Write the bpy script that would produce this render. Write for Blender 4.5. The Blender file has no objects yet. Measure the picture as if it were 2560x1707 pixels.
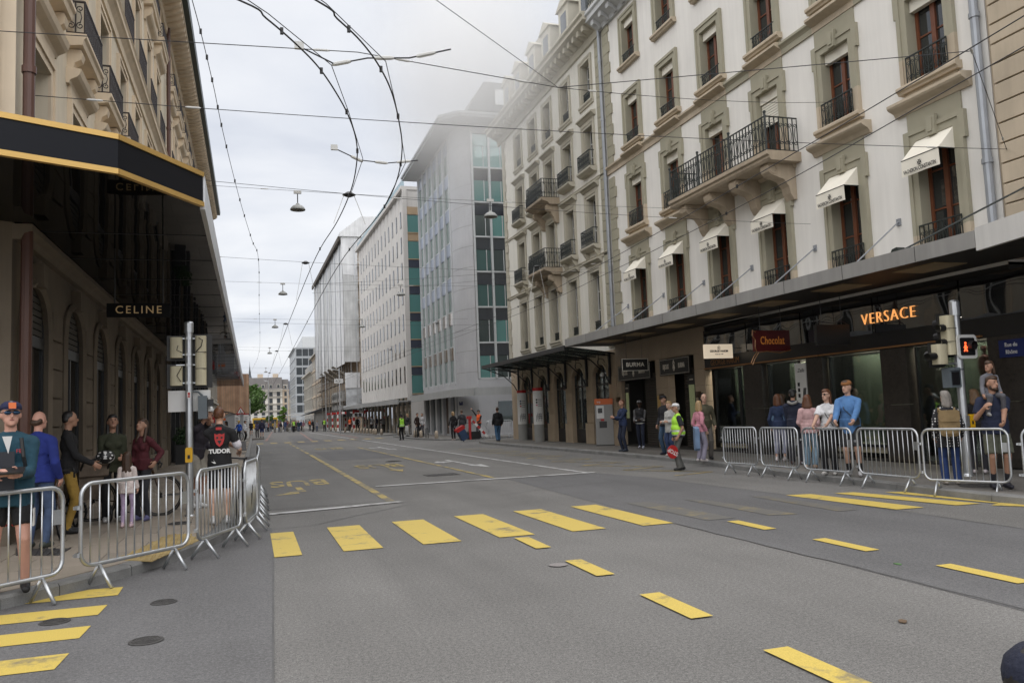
import bpy, bmesh, math, random
from mathutils import Vector, Matrix, noise
random.seed(7)
R = math.radians
SC = bpy.context.scene
COL = SC.collection
# ---------------------------------------------------------------- camera
cd = bpy.data.cameras.new('camera'); cam = bpy.data.objects.new('camera', cd); COL.objects.link(cam)
cd.sensor_width = 36.0; cd.lens = 28.8; cd.clip_start = 0.05; cd.clip_end = 3000
yaw, pitch, roll = R(17.77), R(4.953), R(-2.264)
fw = Vector((math.sin(yaw)*math.cos(pitch), math.cos(yaw)*math.cos(pitch), math.sin(pitch)))
rt = Vector((math.cos(yaw), -math.sin(yaw), 0)); up = rt.cross(fw)
rt2 = rt*math.cos(roll)+up*math.sin(roll); up2 = up*math.cos(roll)-rt*math.sin(roll)
cam.matrix_world = Matrix(((rt2.x, up2.x, -fw.x, 0), (rt2.y, up2.y, -fw.y, 0), (rt2.z, up2.z, -fw.z, 1.6), (0, 0, 0, 1)))
SC.camera = cam
# ---------------------------------------------------------------- sky
SUN_EL, SUN_AZ = 70.0, 205.0      # azimuth of the sun, clockwise from +Y
w = bpy.data.worlds.new('World'); SC.world = w; w.use_nodes = True
nt = w.node_tree; N = nt.nodes; L = nt.links
bg = N['Background']; bg.inputs['Strength'].default_value = 0.1
sky = N.new('ShaderNodeTexSky'); sky.sky_type = 'NISHITA'; sky.sun_disc = False
sky.sun_elevation = R(SUN_EL); sky.sun_rotation = R(SUN_AZ); sky.air_density = 1.0; sky.dust_density = 2.5
tc = N.new('ShaderNodeTexCoord'); sp = N.new('ShaderNodeSeparateXYZ'); L.new(tc.outputs['Generated'], sp.inputs[0])
dz = N.new('ShaderNodeMath'); dz.operation = 'MAXIMUM'; dz.inputs[1].default_value = 0.0; L.new(sp.outputs[2], dz.inputs[0])
da = N.new('ShaderNodeMath'); da.operation = 'ADD'; da.inputs[1].default_value = 0.16; L.new(dz.outputs[0], da.inputs[0])
vx = N.new('ShaderNodeMath'); vx.operation = 'DIVIDE'; L.new(sp.outputs[0], vx.inputs[0]); L.new(da.outputs[0], vx.inputs[1])
vy = N.new('ShaderNodeMath'); vy.operation = 'DIVIDE'; L.new(sp.outputs[1], vy.inputs[0]); L.new(da.outputs[0], vy.inputs[1])
cb = N.new('ShaderNodeCombineXYZ'); L.new(vx.outputs[0], cb.inputs[0]); L.new(vy.outputs[0], cb.inputs[1])
n1 = N.new('ShaderNodeTexNoise'); n1.inputs['Scale'].default_value = 1.15; n1.inputs['Detail'].default_value = 7; n1.inputs['Roughness'].default_value = .52
n1.inputs['Distortion'].default_value = .25
L.new(cb.outputs[0], n1.inputs['Vector'])
cr = N.new('ShaderNodeValToRGB'); e = cr.color_ramp.elements
e[0].position = .33; e[0].color = (.585, .62, .70, 1); e[1].position = .60; e[1].color = (.88, .89, .915, 1)
m_ = e.new(.46); m_.color = (.735, .76, .815, 1)
L.new(n1.outputs['Fac'], cr.inputs[0])
sc_ = N.new('ShaderNodeVectorMath'); sc_.operation = 'SCALE'; sc_.inputs['Scale'].default_value = 5.3; L.new(cr.outputs[0], sc_.inputs[0])
mx = N.new('ShaderNodeMix'); mx.data_type = 'RGBA'; mx.inputs['Factor'].default_value = .93
L.new(sky.outputs[0], mx.inputs[6]); L.new(sc_.outputs[0], mx.inputs[7]); L.new(mx.outputs[2], bg.inputs['Color'])
# ---------------------------------------------------------------- sun behind cloud
sd = bpy.data.lights.new('sun', 'SUN'); sd.energy = 1.5; sd.angle = R(130); sd.color = (1, .965, .92)
so = bpy.data.objects.new('sun', sd); COL.objects.link(so)
sdir = Vector((math.sin(R(SUN_AZ))*math.cos(R(SUN_EL)), math.cos(R(SUN_AZ))*math.cos(R(SUN_EL)), math.sin(R(SUN_EL))))
so.rotation_euler = sdir.to_track_quat('Z', 'Y').to_euler(); so.location = (0, 0, 60)
vs = SC.view_settings; vs.view_transform = 'Standard'; vs.look = 'None'; vs.gamma = 1; vs.use_curve_mapping = False
vs.exposure = 1.05
SC.cycles.max_bounces = 10; SC.cycles.diffuse_bounces = 4; SC.cycles.glossy_bounces = 4; SC.cycles.transmission_bounces = 4; SC.cycles.transparent_max_bounces = 16; SC.cycles.use_denoising = True
SC.cycles.caustics_reflective = False; SC.cycles.caustics_refractive = False
# ================================================================ helpers
class MB:
    """collects faces for one mesh"""
    def __init__(s): s.v = []; s.f = []; s.m = []
    def face(s, pts, m=0):
        b = len(s.v); s.v += [tuple(p) for p in pts]; s.f.append(tuple(range(b, b+len(pts)))); s.m.append(m)
    def box(s, x0, x1, y0, y1, z0, z1, m=0, skip=''):
        b = len(s.v)
        s.v += [(x0,y0,z0),(x1,y0,z0),(x1,y1,z0),(x0,y1,z0),(x0,y0,z1),(x1,y0,z1),(x1,y1,z1),(x0,y1,z1)]
        for k, q in (('b',(0,3,2,1)),('t',(4,5,6,7)),('f',(0,1,5,4)),('r',(1,2,6,5)),('k',(2,3,7,6)),('l',(3,0,4,7))):
            if k not in skip: s.f.append(tuple(b+i for i in q)); s.m.append(m)
        return s
    def cbox(s, c, sx, sy, sz, m=0): return s.box(c[0]-sx/2, c[0]+sx/2, c[1]-sy/2, c[1]+sy/2, c[2]-sz/2, c[2]+sz/2, m)
    def prism(s, poly, lo, hi, axis='x', m=0):
        """extrude a closed 2-D polygon; axis x: poly=(y,z); y: poly=(x,z); z: poly=(x,y)"""
        f = {'x': lambda p, t: (t, p[0], p[1]), 'y': lambda p, t: (p[0], t, p[1]), 'z': lambda p, t: (p[0], p[1], t)}[axis]
        n = len(poly); b = len(s.v)
        s.v += [f(p, lo) for p in poly]+[f(p, hi) for p in poly]
        ar = sum(poly[i][0]*poly[(i+1) % n][1]-poly[(i+1) % n][0]*poly[i][1] for i in range(n))
        fl = (ar > 0) ^ (axis == 'y')
        a, c = tuple(range(b, b+n)), tuple(range(b+n, b+2*n))
        s.f += [a[::-1] if fl else a, c if fl else c[::-1]]; s.m += [m, m]
        for i in range(n):
            j = (i+1) % n; q = (b+i, b+j, b+n+j, b+n+i)
            s.f.append(q if fl else q[::-1]); s.m.append(m)
        return s
    def tube(s, pts, r, n=6, m=0, closed=False, cap=True, flat=None):
        pts = [Vector(p) for p in pts]; k = len(pts)
        if k < 2: return s
        b = len(s.v); prev = None
        for i, p in enumerate(pts):
            if closed: t = pts[(i+1) % k]-pts[i-1]
            else: t = pts[min(i+1, k-1)]-pts[max(i-1, 0)]
            if t.length < 1e-9: t = Vector((0, 0, 1))
            t.normalize()
            if prev is None:
                a = Vector((0, 0, 1)) if abs(t.z) < .9 else Vector((1, 0, 0)); u = t.cross(a).normalized()
            else:
                u = prev-t*prev.dot(t)
                u = u.normalized() if u.length > 1e-6 else t.orthogonal().normalized()
            prev = u; w_ = t.cross(u); rr = r[i] if isinstance(r, (list, tuple)) else r
            for j in range(n):
                a = 2*math.pi*j/n+math.pi/n; s.v.append(tuple(p+u*(rr*math.cos(a))+w_*(rr*math.sin(a))))
        for i in range(k if closed else k-1):
            i2 = (i+1) % k
            for j in range(n):
                j2 = (j+1) % n; s.f.append((b+i*n+j, b+i*n+j2, b+i2*n+j2, b+i2*n+j)); s.m.append(m)
        if cap and not closed:
            s.f.append(tuple(b+j for j in range(n))[::-1]); s.m.append(m)
            s.f.append(tuple(b+(k-1)*n+j for j in range(n))); s.m.append(m)
        return s
    def lathe(s, prof, n=16, c=(0, 0, 0), m=0, sx=1, sy=1, cap=True):
        b = len(s.v)
        for r, z in prof:
            for j in range(n):
                a = 2*math.pi*j/n; s.v.append((c[0]+r*sx*math.cos(a), c[1]+r*sy*math.sin(a), c[2]+z))
        k = len(prof)
        for i in range(k-1):
            for j in range(n):
                j2 = (j+1) % n; s.f.append((b+i*n+j, b+i*n+j2, b+(i+1)*n+j2, b+(i+1)*n+j)); s.m.append(m)
        if cap:
            s.f.append(tuple(b+j for j in range(n))[::-1]); s.m.append(m)
            s.f.append(tuple(b+(k-1)*n+j for j in range(n))); s.m.append(m)
        return s
    def ball(s, c, rx, ry=None, rz=None, n=12, k=8, m=0):
        ry = rx if ry is None else ry; rz = rx if rz is None else rz
        pr = [(math.sin(math.pi*i/k), -math.cos(math.pi*i/k)) for i in range(k+1)]
        pr[0] = (.02, -1); pr[-1] = (.02, 1)
        b = len(s.v); s.lathe([(r, z*rz) for r, z in pr], n, c, m, rx, ry); return s
    def xf(s, M, start=0):
        for i in range(start, len(s.v)): s.v[i] = tuple(M @ Vector(s.v[i]))
        return s
    def mesh(s, name, mats, smooth=False):
        me = bpy.data.meshes.new(name); me.from_pydata(s.v, [], s.f)
        for x in mats: me.materials.append(x)
        if len(mats) > 1: me.polygons.foreach_set('material_index', s.m)
        if smooth: me.polygons.foreach_set('use_smooth', [True]*len(s.f))
        me.update(); return me
    def build(s, name, mats, parent=None, loc=None, rot=None, smooth=False):
        mats = mats if isinstance(mats, (list, tuple)) else [mats]
        return ob(name, s.mesh(name, mats, smooth), parent, loc, rot)

def ob(name, data, parent=None, loc=None, rot=None, scale=None):
    o = bpy.data.objects.new(name, data); COL.objects.link(o)
    if parent: o.parent = parent
    if loc is not None: o.location = loc
    if rot is not None: o.rotation_euler = rot if isinstance(rot, (tuple, list, Vector)) else (0, 0, rot)
    if scale is not None: o.scale = scale
    return o
def tag(o, label, cat, group=None, kind=None):
    if label: o['label'] = label
    if cat: o['category'] = cat
    if group: o['group'] = group
    if kind: o['kind'] = kind
    return o
def thing(name, label, cat, loc=(0, 0, 0), rotz=0, group=None):
    o = ob(name, None, None, loc, rotz); o.empty_display_size = .2
    return tag(o, label, cat, group)
def struct(o): o['kind'] = 'structure'; return o
def copy_tree(o, parent=None, name=None):
    c = o.copy(); COL.objects.link(c); c.parent = parent
    if name: c.name = name
    for ch in list(o.children): copy_tree(ch, c)
    return c

# ---------------------------------------------------------------- materials
MATS = {}
def M(name, col, rough=.75, var=.12, scale=1.2, bump=0., bscale=40., metal=0., spec=.5, streak=0., fine=0., coat=0., emit=None, estr=1., tint=None):
    """procedural material in world space: large blotches (var), vertical weather streaks, fine grain and bump"""
    if name in MATS: return MATS[name]
    m = bpy.data.materials.new(name); MATS[name] = m; m.use_nodes = True
    t = m.node_tree; n = t.nodes; l = t.links; p = n['Principled BSDF']
    p.inputs['Roughness'].default_value = rough; p.inputs['Metallic'].default_value = metal
    p.inputs['Specular IOR Level'].default_value = spec; p.inputs['Coat Weight'].default_value = coat
    p.inputs['Base Color'].default_value = (*col, 1)
    if emit:
        p.inputs['Emission Color'].default_value = (*emit, 1); p.inputs['Emission Strength'].default_value = estr
    if var or streak or fine or bump:
        g = n.new('ShaderNodeNewGeometry'); cur = None
        fac = None
        def noise_(sc, detail, vec=None, rough_=.55):
            x = n.new('ShaderNodeTexNoise'); x.inputs['Scale'].default_value = sc; x.inputs['Detail'].default_value = detail
            x.inputs['Roughness'].default_value = rough_; l.new(vec or g.outputs['Position'], x.inputs['Vector']); return x
        def rng(x, lo, hi):
            r = n.new('ShaderNodeMapRange'); r.inputs['From Min'].default_value = .3; r.inputs['From Max'].default_value = .7
            r.inputs['To Min'].default_value = lo; r.inputs['To Max'].default_value = hi; l.new(x.outputs['Fac'], r.inputs['Value']); return r.outputs[0]
        def mul(a, b):
            if a is None: return b
            q = n.new('ShaderNodeMath'); q.operation = 'MULTIPLY'; l.new(a, q.inputs[0]); l.new(b, q.inputs[1]); return q.outputs[0]
        if var: fac = mul(fac, rng(noise_(scale, 5), 1-var, 1+var*.6))
        if fine: fac = mul(fac, rng(noise_(bscale*2.5, 2), 1-fine, 1+fine))
        if streak:
            mp = n.new('ShaderNodeMapping'); mp.inputs['Scale'].default_value = (2.2, 2.2, .13); l.new(g.outputs['Position'], mp.inputs[0])
            fac = mul(fac, rng(noise_(2.0, 4, mp.outputs[0], .65), 1-streak, 1+streak*.3))
        if fac is not None:
            q = n.new('ShaderNodeVectorMath'); q.operation = 'SCALE'; q.inputs[0].default_value = col; l.new(fac, q.inputs['Scale'])
            out = q.outputs[0]
            if tint:
                mxx = n.new('ShaderNodeMix'); mxx.data_type = 'RGBA'; l.new(rng(noise_(scale*2.3, 4), 0, .7), mxx.inputs[0])
                l.new(out, mxx.inputs[6]); mxx.inputs[7].default_value = (*tint, 1); out = mxx.outputs[2]
            l.new(out, p.inputs['Base Color'])
        if bump:
            bn = n.new('ShaderNodeBump'); bn.inputs['Strength'].default_value = min(1, bump); bn.inputs['Distance'].default_value = .01*max(1, bump)
            l.new(noise_(bscale, 4).outputs['Fac'], bn.inputs['Height']); l.new(bn.outputs[0], p.inputs['Normal'])
    return m
def glass(name, col=(.02, .025, .025), refl=1., tr=0.0, rough=.02, wob=0.0):
    """window glass: dark see-in colour or real transparency under a fresnel mirror"""
    if name in MATS: return MATS[name]
    m = bpy.data.materials.new(name); MATS[name] = m; m.use_nodes = True
    t = m.node_tree; n = t.nodes; l = t.links; n.remove(n['Principled BSDF'])
    o = n['Material Output']; fr = n.new('ShaderNodeFresnel'); fr.inputs[0].default_value = 1.52
    g = n.new('ShaderNodeBsdfGlossy'); g.inputs['Roughness'].default_value = rough; g.inputs['Color'].default_value = (.95, .97, 1, 1)
    d = n.new('ShaderNodeBsdfDiffuse'); d.inputs['Color'].default_value = (*col, 1)
    base = d
    if tr:
        tb = n.new('ShaderNodeBsdfTransparent'); tb.inputs['Color'].default_value = (*col, 1); base = tb
    mp = n.new('ShaderNodeMath'); mp.operation = 'MULTIPLY_ADD'; mp.inputs[1].default_value = 1.5*refl; mp.inputs[2].default_value = .02; mp.use_clamp = True
    l.new(fr.outputs[0], mp.inputs[0])
    if wob:
        ge = n.new('ShaderNodeNewGeometry'); nz = n.new('ShaderNodeTexNoise'); nz.inputs['Scale'].default_value = .9; nz.inputs['Detail'].default_value = 1
        l.new(ge.outputs['Position'], nz.inputs['Vector']); bn = n.new('ShaderNodeBump'); bn.inputs['Strength'].default_value = wob; bn.inputs['Distance'].default_value = .05
        l.new(nz.outputs['Fac'], bn.inputs['Height']); l.new(bn.outputs[0], g.inputs['Normal'])
    x = n.new('ShaderNodeMixShader'); l.new(mp.outputs[0], x.inputs[0]); l.new(base.outputs[0], x.inputs[1]); l.new(g.outputs[0], x.inputs[2])
    l.new(x.outputs[0], o.inputs['Surface']); return m

mStucco = M('white stucco', (.78, .76, .72), .9, .06, .5, .15, 60, streak=.07)
mOlive = M('olive sandstone', (.335, .318, .24), .85, .12, .9, .2, 50, tint=(.36, .33, .25))
mSand = M('beige sandstone', (.50, .42, .315), .85, .16, .8, .2, 45, streak=.12)
mSandD = M('weathered sandstone', (.45, .37, .275), .88, .2, .9, .25, 40, streak=.18)
mBrown = M('varnished brown wood', (.16, .052, .022), .45, .2, 4)
mIron = M('blackish green iron', (.018, .024, .022), .5, .1, 8)
mCream = M('cream blind', (.74, .71, .62), .8, .05, 3)
mCanvas = M('cream canvas', (.80, .76, .66), .9, .05, 2)
mBlack = M('black lettering', (.012, .012, .013), .6, 0, 1)
mGlassA = glass('window glass dark', (.028, .03, .03), .8, wob=.12)
mCurtain = M('net curtain', (.28, .28, .26), .95, .25, 3)
mZinc = M('zinc grey pipe', (.33, .35, .38), .45, .12, 2, metal=.4)
mCanopy = M('grey canopy metal', (.34, .335, .325), .5, .12, .7, streak=.12, metal=.2)
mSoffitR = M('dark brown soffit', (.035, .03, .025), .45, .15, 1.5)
mCreamW = M('cream stucco', (.74, .72, .655), .9, .05, .5, .12, 60, streak=.10)
mGreige = M('greige window stone', (.47, .44, .36), .85, .12, .8, .15, 50)
mWhiteW = M('white painted wood', (.72, .72, .69), .5, .06, 3)
mSteel = M('galvanised steel', (.55, .57, .59), .36, .14, 5, metal=.85, fine=.05, bscale=30)
mBlackM = M('black painted metal', (.014, .014, .015), .42, .1, 3)
mGold = M('brushed gold trim', (.62, .40, .13), .38, .08, 2, metal=.55)
mYellow = M('yellow road paint', (.66, .46, .07), .75, .22, 1.6, .3, 160, fine=.12)
mWhiteP = M('worn white road paint', (.55, .55, .54), .8, .3, 1.8, .3, 160, fine=.12)

def wall_grid(mb, x0, x1, z0, z1, holes, depth=.25, y=0., m=0, mr=None):
    """front wall at y with real openings and their reveals; holes=(xa,xb,za,zb)"""
    mr = m if mr is None else mr
    xs = sorted({x0, x1, *[c for h in holes for c in h[:2] if x0 < c < x1]})
    zs = sorted({z0, z1, *[c for h in holes for c in h[2:4] if z0 < c < z1]})
    for zi in range(len(zs)-1):
        run = None
        for xi in range(len(xs)-1):
            cx, cz = (xs[xi]+xs[xi+1])/2, (zs[zi]+zs[zi+1])/2
            hole = any(h[0] < cx < h[1] and h[2] < cz < h[3] for h in holes)
            if not hole and run is None: run = xs[xi]
            if run is not None and (hole or xi == len(xs)-2):
                xe = xs[xi] if hole else xs[xi+1]
                mb.face([(run, y, zs[zi]), (xe, y, zs[zi]), (xe, y, zs[zi+1]), (run, y, zs[zi+1])], m); run = None
    for a, b, c, d in [h[:4] for h in holes]:
        e = y+depth
        mb.face([(a, y, c), (a, y, d), (a, e, d), (a, e, c)], mr); mb.face([(b, y, c), (b, e, c), (b, e, d), (b, y, d)], mr)
        mb.face([(a, y, d), (b, y, d), (b, e, d), (a, e, d)], mr); mb.face([(a, y, c), (a, e, c), (b, e, c), (b, y, c)], mr)
    return mb
def shell(mb, x0, x1, z0, z1, depth, m=0, mtop=None):
    """sides, back and top of a building block behind its front wall"""
    mt = m if mtop is None else mtop
    mb.face([(x0, 0, z0), (x0, 0, z1), (x0, depth, z1), (x0, depth, z0)], m)
    mb.face([(x1, 0, z0), (x1, depth, z0), (x1, depth, z1), (x1, 0, z1)], m)
    mb.face([(x1, depth, z0), (x0, depth, z0), (x0, depth, z1), (x1, depth, z1)], m)
    mb.face([(x0, 0, z1), (x1, 0, z1), (x1, depth, z1), (x0, depth, z1)], mt); return mb
MC = {}
def cached(key, fn):
    if key not in MC: MC[key] = fn()
    return MC[key]
def text(s, size, mat, parent, loc, rot=(R(90), 0, 0), xs=1., ext=.004, align='CENTER', name='lettering', space=1., bold=0., shear=0.):
    c = bpy.data.curves.new(name, 'FONT'); c.body = s; c.size = size; c.align_x = align; c.align_y = 'CENTER'; c.extrude = ext
    c.space_character = space; c.offset = bold; c.materials.append(mat); c.resolution_u = 3; c.shear = shear
    return ob(name, c, parent, loc, rot, (xs, 1, 1))
def spiral(c, r0, r1, a0, turns, n=14, plane='xz', y=0.):
    pts = []
    for i in range(n+1):
        t = i/n; a = a0+turns*2*math.pi*t; r = r0+(r1-r0)*t
        pts.append((c[0]+r*math.cos(a), y, c[1]+r*math.sin(a)))
    return pts
def iron_panel(mb, x0, x1, z0, z1, y=0., step=.115, r=.009, m=0, scroll=True, belly=0.):
    mb.box(x0, x1, y-.018, y+.018, z1-.028, z1, m); mb.box(x0, x1, y-.012, y+.012, z0, z0+.02, m)
    n = max(2, round((x1-x0)/step)); st = (x1-x0)/n; h = z1-z0
    for i in range(n+1):
        x = x0+i*st; mb.box(x-r, x+r, y-r, y+r, z0, z1, m)
    if scroll:
        for i in range(0, n, 1):
            cx = x0+(i+.5)*st; q = st*.46; sg = 1 if i % 2 else -1
            mb.tube(spiral((cx, z0+h*.24), q, q*.25, R(90), 1.25*sg, 10, y=y), r*.85, 4, m, cap=False)
            mb.tube(spiral((cx, z0+h*.76), q, q*.25, R(-90), -1.25*sg, 10, y=y), r*.85, 4, m, cap=False)
            mb.tube([(cx, y, z0+h*.32), (cx+q*.4*sg, y, z0+h*.5), (cx, y, z0+h*.68)], r*.8, 4, m, cap=False)
    return mb
def clip_poly(poly, conv):
    """clip a polygon by a convex counter-clockwise polygon"""
    out = list(poly)
    for i in range(len(conv)):
        a, b = conv[i], conv[(i+1) % len(conv)]; inp, out = out, []
        sd_ = lambda p: (b[0]-a[0])*(p[1]-a[1])-(b[1]-a[1])*(p[0]-a[0])
        for j in range(len(inp)):
            p, q = inp[j-1], inp[j]; sp_, sq = sd_(p), sd_(q)
            if (sp_ >= 0) != (sq >= 0):
                t = sp_/(sp_-sq); out.append((p[0]+(q[0]-p[0])*t, p[1]+(q[1]-p[1])*t))
            if sq >= 0: out.append(q)
        if len(out) < 3: return []
    return out
def shrink(poly, d):
    cx = sum(p[0] for p in poly)/len(poly); cy = sum(p[1] for p in poly)/len(poly)
    return [(p[0]+(-d if p[0] > cx else d), p[1]+(-d if p[1] > cy else d)) for p in poly]
# ================================================================ ground
def asphalt(name, col, speck=.5, var=.14, tint=None):
    m = bpy.data.materials.new(name); MATS[name] = m; m.use_nodes = True
    t = m.node_tree; n = t.nodes; l = t.links; p = n['Principled BSDF']; p.inputs['Roughness'].default_value = .82; p.inputs['Specular IOR Level'].default_value = .35
    g = n.new('ShaderNodeNewGeometry')
    def nz(sc, det, ro=.5, vec=None):
        x = n.new('ShaderNodeTexNoise'); x.inputs['Scale'].default_value = sc; x.inputs['Detail'].default_value = det; x.inputs['Roughness'].default_value = ro
        l.new(vec or g.outputs['Position'], x.inputs['Vector']); return x.outputs['Fac']
    def rg(v, a, b, lo, hi):
        r = n.new('ShaderNodeMapRange'); r.inputs[1].default_value = a; r.inputs[2].default_value = b; r.inputs[3].default_value = lo; r.inputs[4].default_value = hi; l.new(v, r.inputs[0]); return r.outputs[0]
    def mu(a, b):
        q = n.new('ShaderNodeMath'); q.operation = 'MULTIPLY'; l.new(a, q.inputs[0]); l.new(b, q.inputs[1]); return q.outputs[0]
    mp = n.new('ShaderNodeMapping'); mp.inputs['Scale'].default_value = (1.1, .10, 1); l.new(g.outputs['Position'], mp.inputs[0])
    a = rg(nz(.35, 6, .6), .3, .7, 1-var, 1+var)
    b = rg(nz(.9, 4, .6, mp.outputs[0]), .3, .7, 1-var*1.1, 1+var*.6)     # tyre-track bands along the street
    c = rg(nz(95, 3, .7), .3, .72, 1-speck*.75, 1+speck)
    d = rg(nz(34, 2, .6), .35, .7, 1-speck*.3, 1+speck*.3)
    e_ = rg(nz(170, 1, .5), .66, .74, 1, 1+speck*1.6)
    f = mu(mu(mu(mu(a, b), c), d), e_)
    s = n.new('ShaderNodeVectorMath'); s.operation = 'SCALE'; s.inputs[0].default_value = col; l.new(f, s.inputs['Scale']); l.new(s.outputs[0], p.inputs['Base Color'])
    bn = n.new('ShaderNodeBump'); bn.inputs['Strength'].default_value = .55; bn.inputs['Distance'].default_value = .006; l.new(nz(110, 3, .7), bn.inputs['Height']); l.new(bn.outputs[0], p.inputs['Normal'])
    return m
mAsph = asphalt('road asphalt', (.158, .154, .148), .72, .13)
mAsphD = asphalt('newer asphalt', (.126, .125, .127), .5, .12)
mAsphL = asphalt('left lane asphalt', (.130, .1285, .130), .5, .12)
mAsphB = asphalt('bus lane asphalt', (.146, .143, .139), .42, .13)
def paint(name, col, wear=.45, thr=.62):
    m = bpy.data.materials.new(name); MATS[name] = m; m.use_nodes = True
    t = m.node_tree; n = t.nodes; l = t.links; p = n['Principled BSDF']; p.inputs['Roughness'].default_value = .7
    g = n.new('ShaderNodeNewGeometry')
    x = n.new('ShaderNodeTexNoise'); x.inputs['Scale'].default_value = 1.7; x.inputs['Detail'].default_value = 9; x.inputs['Roughness'].default_value = .72; l.new(g.outputs['Position'], x.inputs['Vector'])
    r = n.new('ShaderNodeMapRange'); r.inputs[1].default_value = thr; r.inputs[2].default_value = thr+.10; r.inputs[3].default_value = 0; r.inputs[4].default_value = wear; l.new(x.outputs['Fac'], r.inputs[0])
    y = n.new('ShaderNodeTexNoise'); y.inputs['Scale'].default_value = 120; y.inputs['Detail'].default_value = 2; l.new(g.outputs['Position'], y.inputs['Vector'])
    r2 = n.new('ShaderNodeMapRange'); r2.inputs[1].default_value = .3; r2.inputs[2].default_value = .7; r2.inputs[3].default_value = .82; r2.inputs[4].default_value = 1.1; l.new(y.outputs['Fac'], r2.inputs[0])
    s = n.new('ShaderNodeVectorMath'); s.operation = 'SCALE'; s.inputs[0].default_value = col; l.new(r2.outputs[0], s.inputs['Scale'])
    mix = n.new('ShaderNodeMix'); mix.data_type = 'RGBA'; l.new(r.outputs[0], mix.inputs[0]); l.new(s.outputs[0], mix.inputs[6]); mix.inputs[7].default_value = (.13, .125, .115, 1)
    l.new(mix.outputs[2], p.inputs['Base Color'])
    bn = n.new('ShaderNodeBump'); bn.inputs['Strength'].default_value = .3; bn.inputs['Distance'].default_value = .004; l.new(y.outputs['Fac'], bn.inputs['Height']); l.new(bn.outputs[0], p.inputs['Normal'])
    return m
mYel = paint('yellow road paint fresh', (.60, .45, .10), .8, .55)
mYelW = paint('yellow road paint worn', (.44, .335, .10), .9, .46)
mYelF = paint('yellow road paint nearly gone', (.22, .185, .11), 1, .38)
mWht = paint('white road paint', (.52, .52, .52), .8, .5)
mRedC = paint('red chalk line', (.42, .17, .13), .9, .42)
def sheet(name, poly, z, mat, parent=None):
    mb = MB(); mb.face([(x, y, z) for x, y in poly]); return mb.build(name, mat, parent)
struct(sheet('ground', [(-900, -300), (900, -300), (900, 1500), (-900, 1500)], -.03, mAsph))
road = struct(sheet('road', [(-60, -30), (60, -30), (60, 420), (-60, 420)], 0, mAsph))
sheet('asphalt_patch', [(-14, 0), (.05, 0), (.11, 5.46), (.22, 9.9), (.28, 13.2), (-.1, 13.3), (-14, 13.3)], .004, mAsphL, road)
sheet('asphalt_patch', [(5.2, 0), (8.5, 0), (8.65, 7.5), (8.78, 12.4), (8.62, 17.4), (8.3, 19.2), (5.9, 19.2), (5.5, 10.24), (5.48, 7)], .004, mAsphD, road)
sheet('asphalt_patch', [(-.15, 15.8), (2.45, 15.9), (2.52, 60), (.0, 60)], .004, mAsphB, road)
sheet('asphalt_patch', [(2.9, 33), (5.55, 33), (5.6, 43), (3, 43)], .005, mAsphD, road)
sheet('asphalt_patch', [(3.0, 58), (5.4, 58), (5.6, 92), (3.6, 92)], .005, mAsphL, road)
mPaveLt0 = asphalt('pale core patch', (.25, .23, .225), .15, .1)
def mark(name, poly, mat=None, z=.009): return sheet(name, poly, z, mat or mYel, road)
def rect(x0, x1, y0, y1): return [(x0, y0), (x1, y0), (x1, y1), (x0, y1)]
def stripe(p, q, w_, mat, name='lane_line', z=.009):
    d = Vector((q[0]-p[0], q[1]-p[1])).normalized(); nn = Vector((-d.y, d.x))*w_/2
    return mark(name, [(p[0]-nn.x, p[1]-nn.y), (p[0]+nn.x, p[1]+nn.y), (q[0]+nn.x, q[1]+nn.y), (q[0]-nn.x, q[1]-nn.y)][::-1], mat, z)
for x0, x1, y0, y1 in ((.24, .56, 10.29, 12.5), (1.05, 1.53, 10.29, 12.66), (2.03, 2.52, 10.28, 12.73), (3.03, 3.51, 10.3, 12.82), (4.03, 4.51, 10.27, 12.87), (5.04, 5.5, 10.23, 12.9)):
    mark('crosswalk_bar', rect(x0, x1, y0, y1))
for p in ([(8.77, 9.68), (9.23, 9.64), (9.14, 12.05), (8.71, 12.16)], [(9.74, 9.57), (10.16, 9.53), (9.86, 11.85), (9.5, 11.92)], [(10.33, 9.45), (10.42, 9.4), (10.5, 11.4), (10.23, 11.53)]): mark('crosswalk_bar', p)
mark('crosswalk_bar', [(10.46, 9.46), (11.2, 8.5), (10.8, 8.2), (10.1, 9.3)])
for p in ([(6.99, 10.17), (7.38, 10.04), (7.29, 12.21), (7.02, 12.65)], [(8.02, 9.97), (8.37, 9.97), (8.4, 12.2), (8.16, 12.37)], [(6.0, 10.2), (6.45, 10.2), (6.4, 12.7), (6.0, 12.8)]): mark('crosswalk_bar', p, mYelF)
for k in range(7):
    y = 10.12-1.8*k
    mark('lane_dash', [(3.15-.013*k, y-.9), (3.34-.013*k, y-.9), (3.36-.013*k, y), (3.17-.013*k, y)], None, .0125)
    y = 9.94-1.81*k
    mark('lane_dash', [(6.13-.017*k, y-.9), (6.31-.017*k, y-.9), (6.34-.017*k, y), (6.16-.017*k, y)], None, .0125)
for y1, xl in ((9.25, -2.12), (8.4, -9), (7.59, -9), (6.75, -9), (5.93, -9), (5.1, -9)):
    if xl == -2.12: mark('crosswalk_bar', [(-1.95, 8.83), (-1.24, 8.83), (-1.25, 9.25), (-1.56, 9.27), (-2.12, 8.84)])
    else: mark('crosswalk_bar', [(xl, y1-.4), (-1.28, y1-.4), (-1.265, y1), (xl, y1)])
stripe((.1, 15.02), (2.7, 15.62), .24, mWht, 'stop_line', .0125); stripe((2.75, 19.45), (8.3, 19.42), .22, mWht, 'stop_line', .0125)
stripe((8.1, 19.5), (7.83, 61.8), .13, mWht); stripe((7.8, 64), (7.4, 120), .14, mWht)
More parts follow.
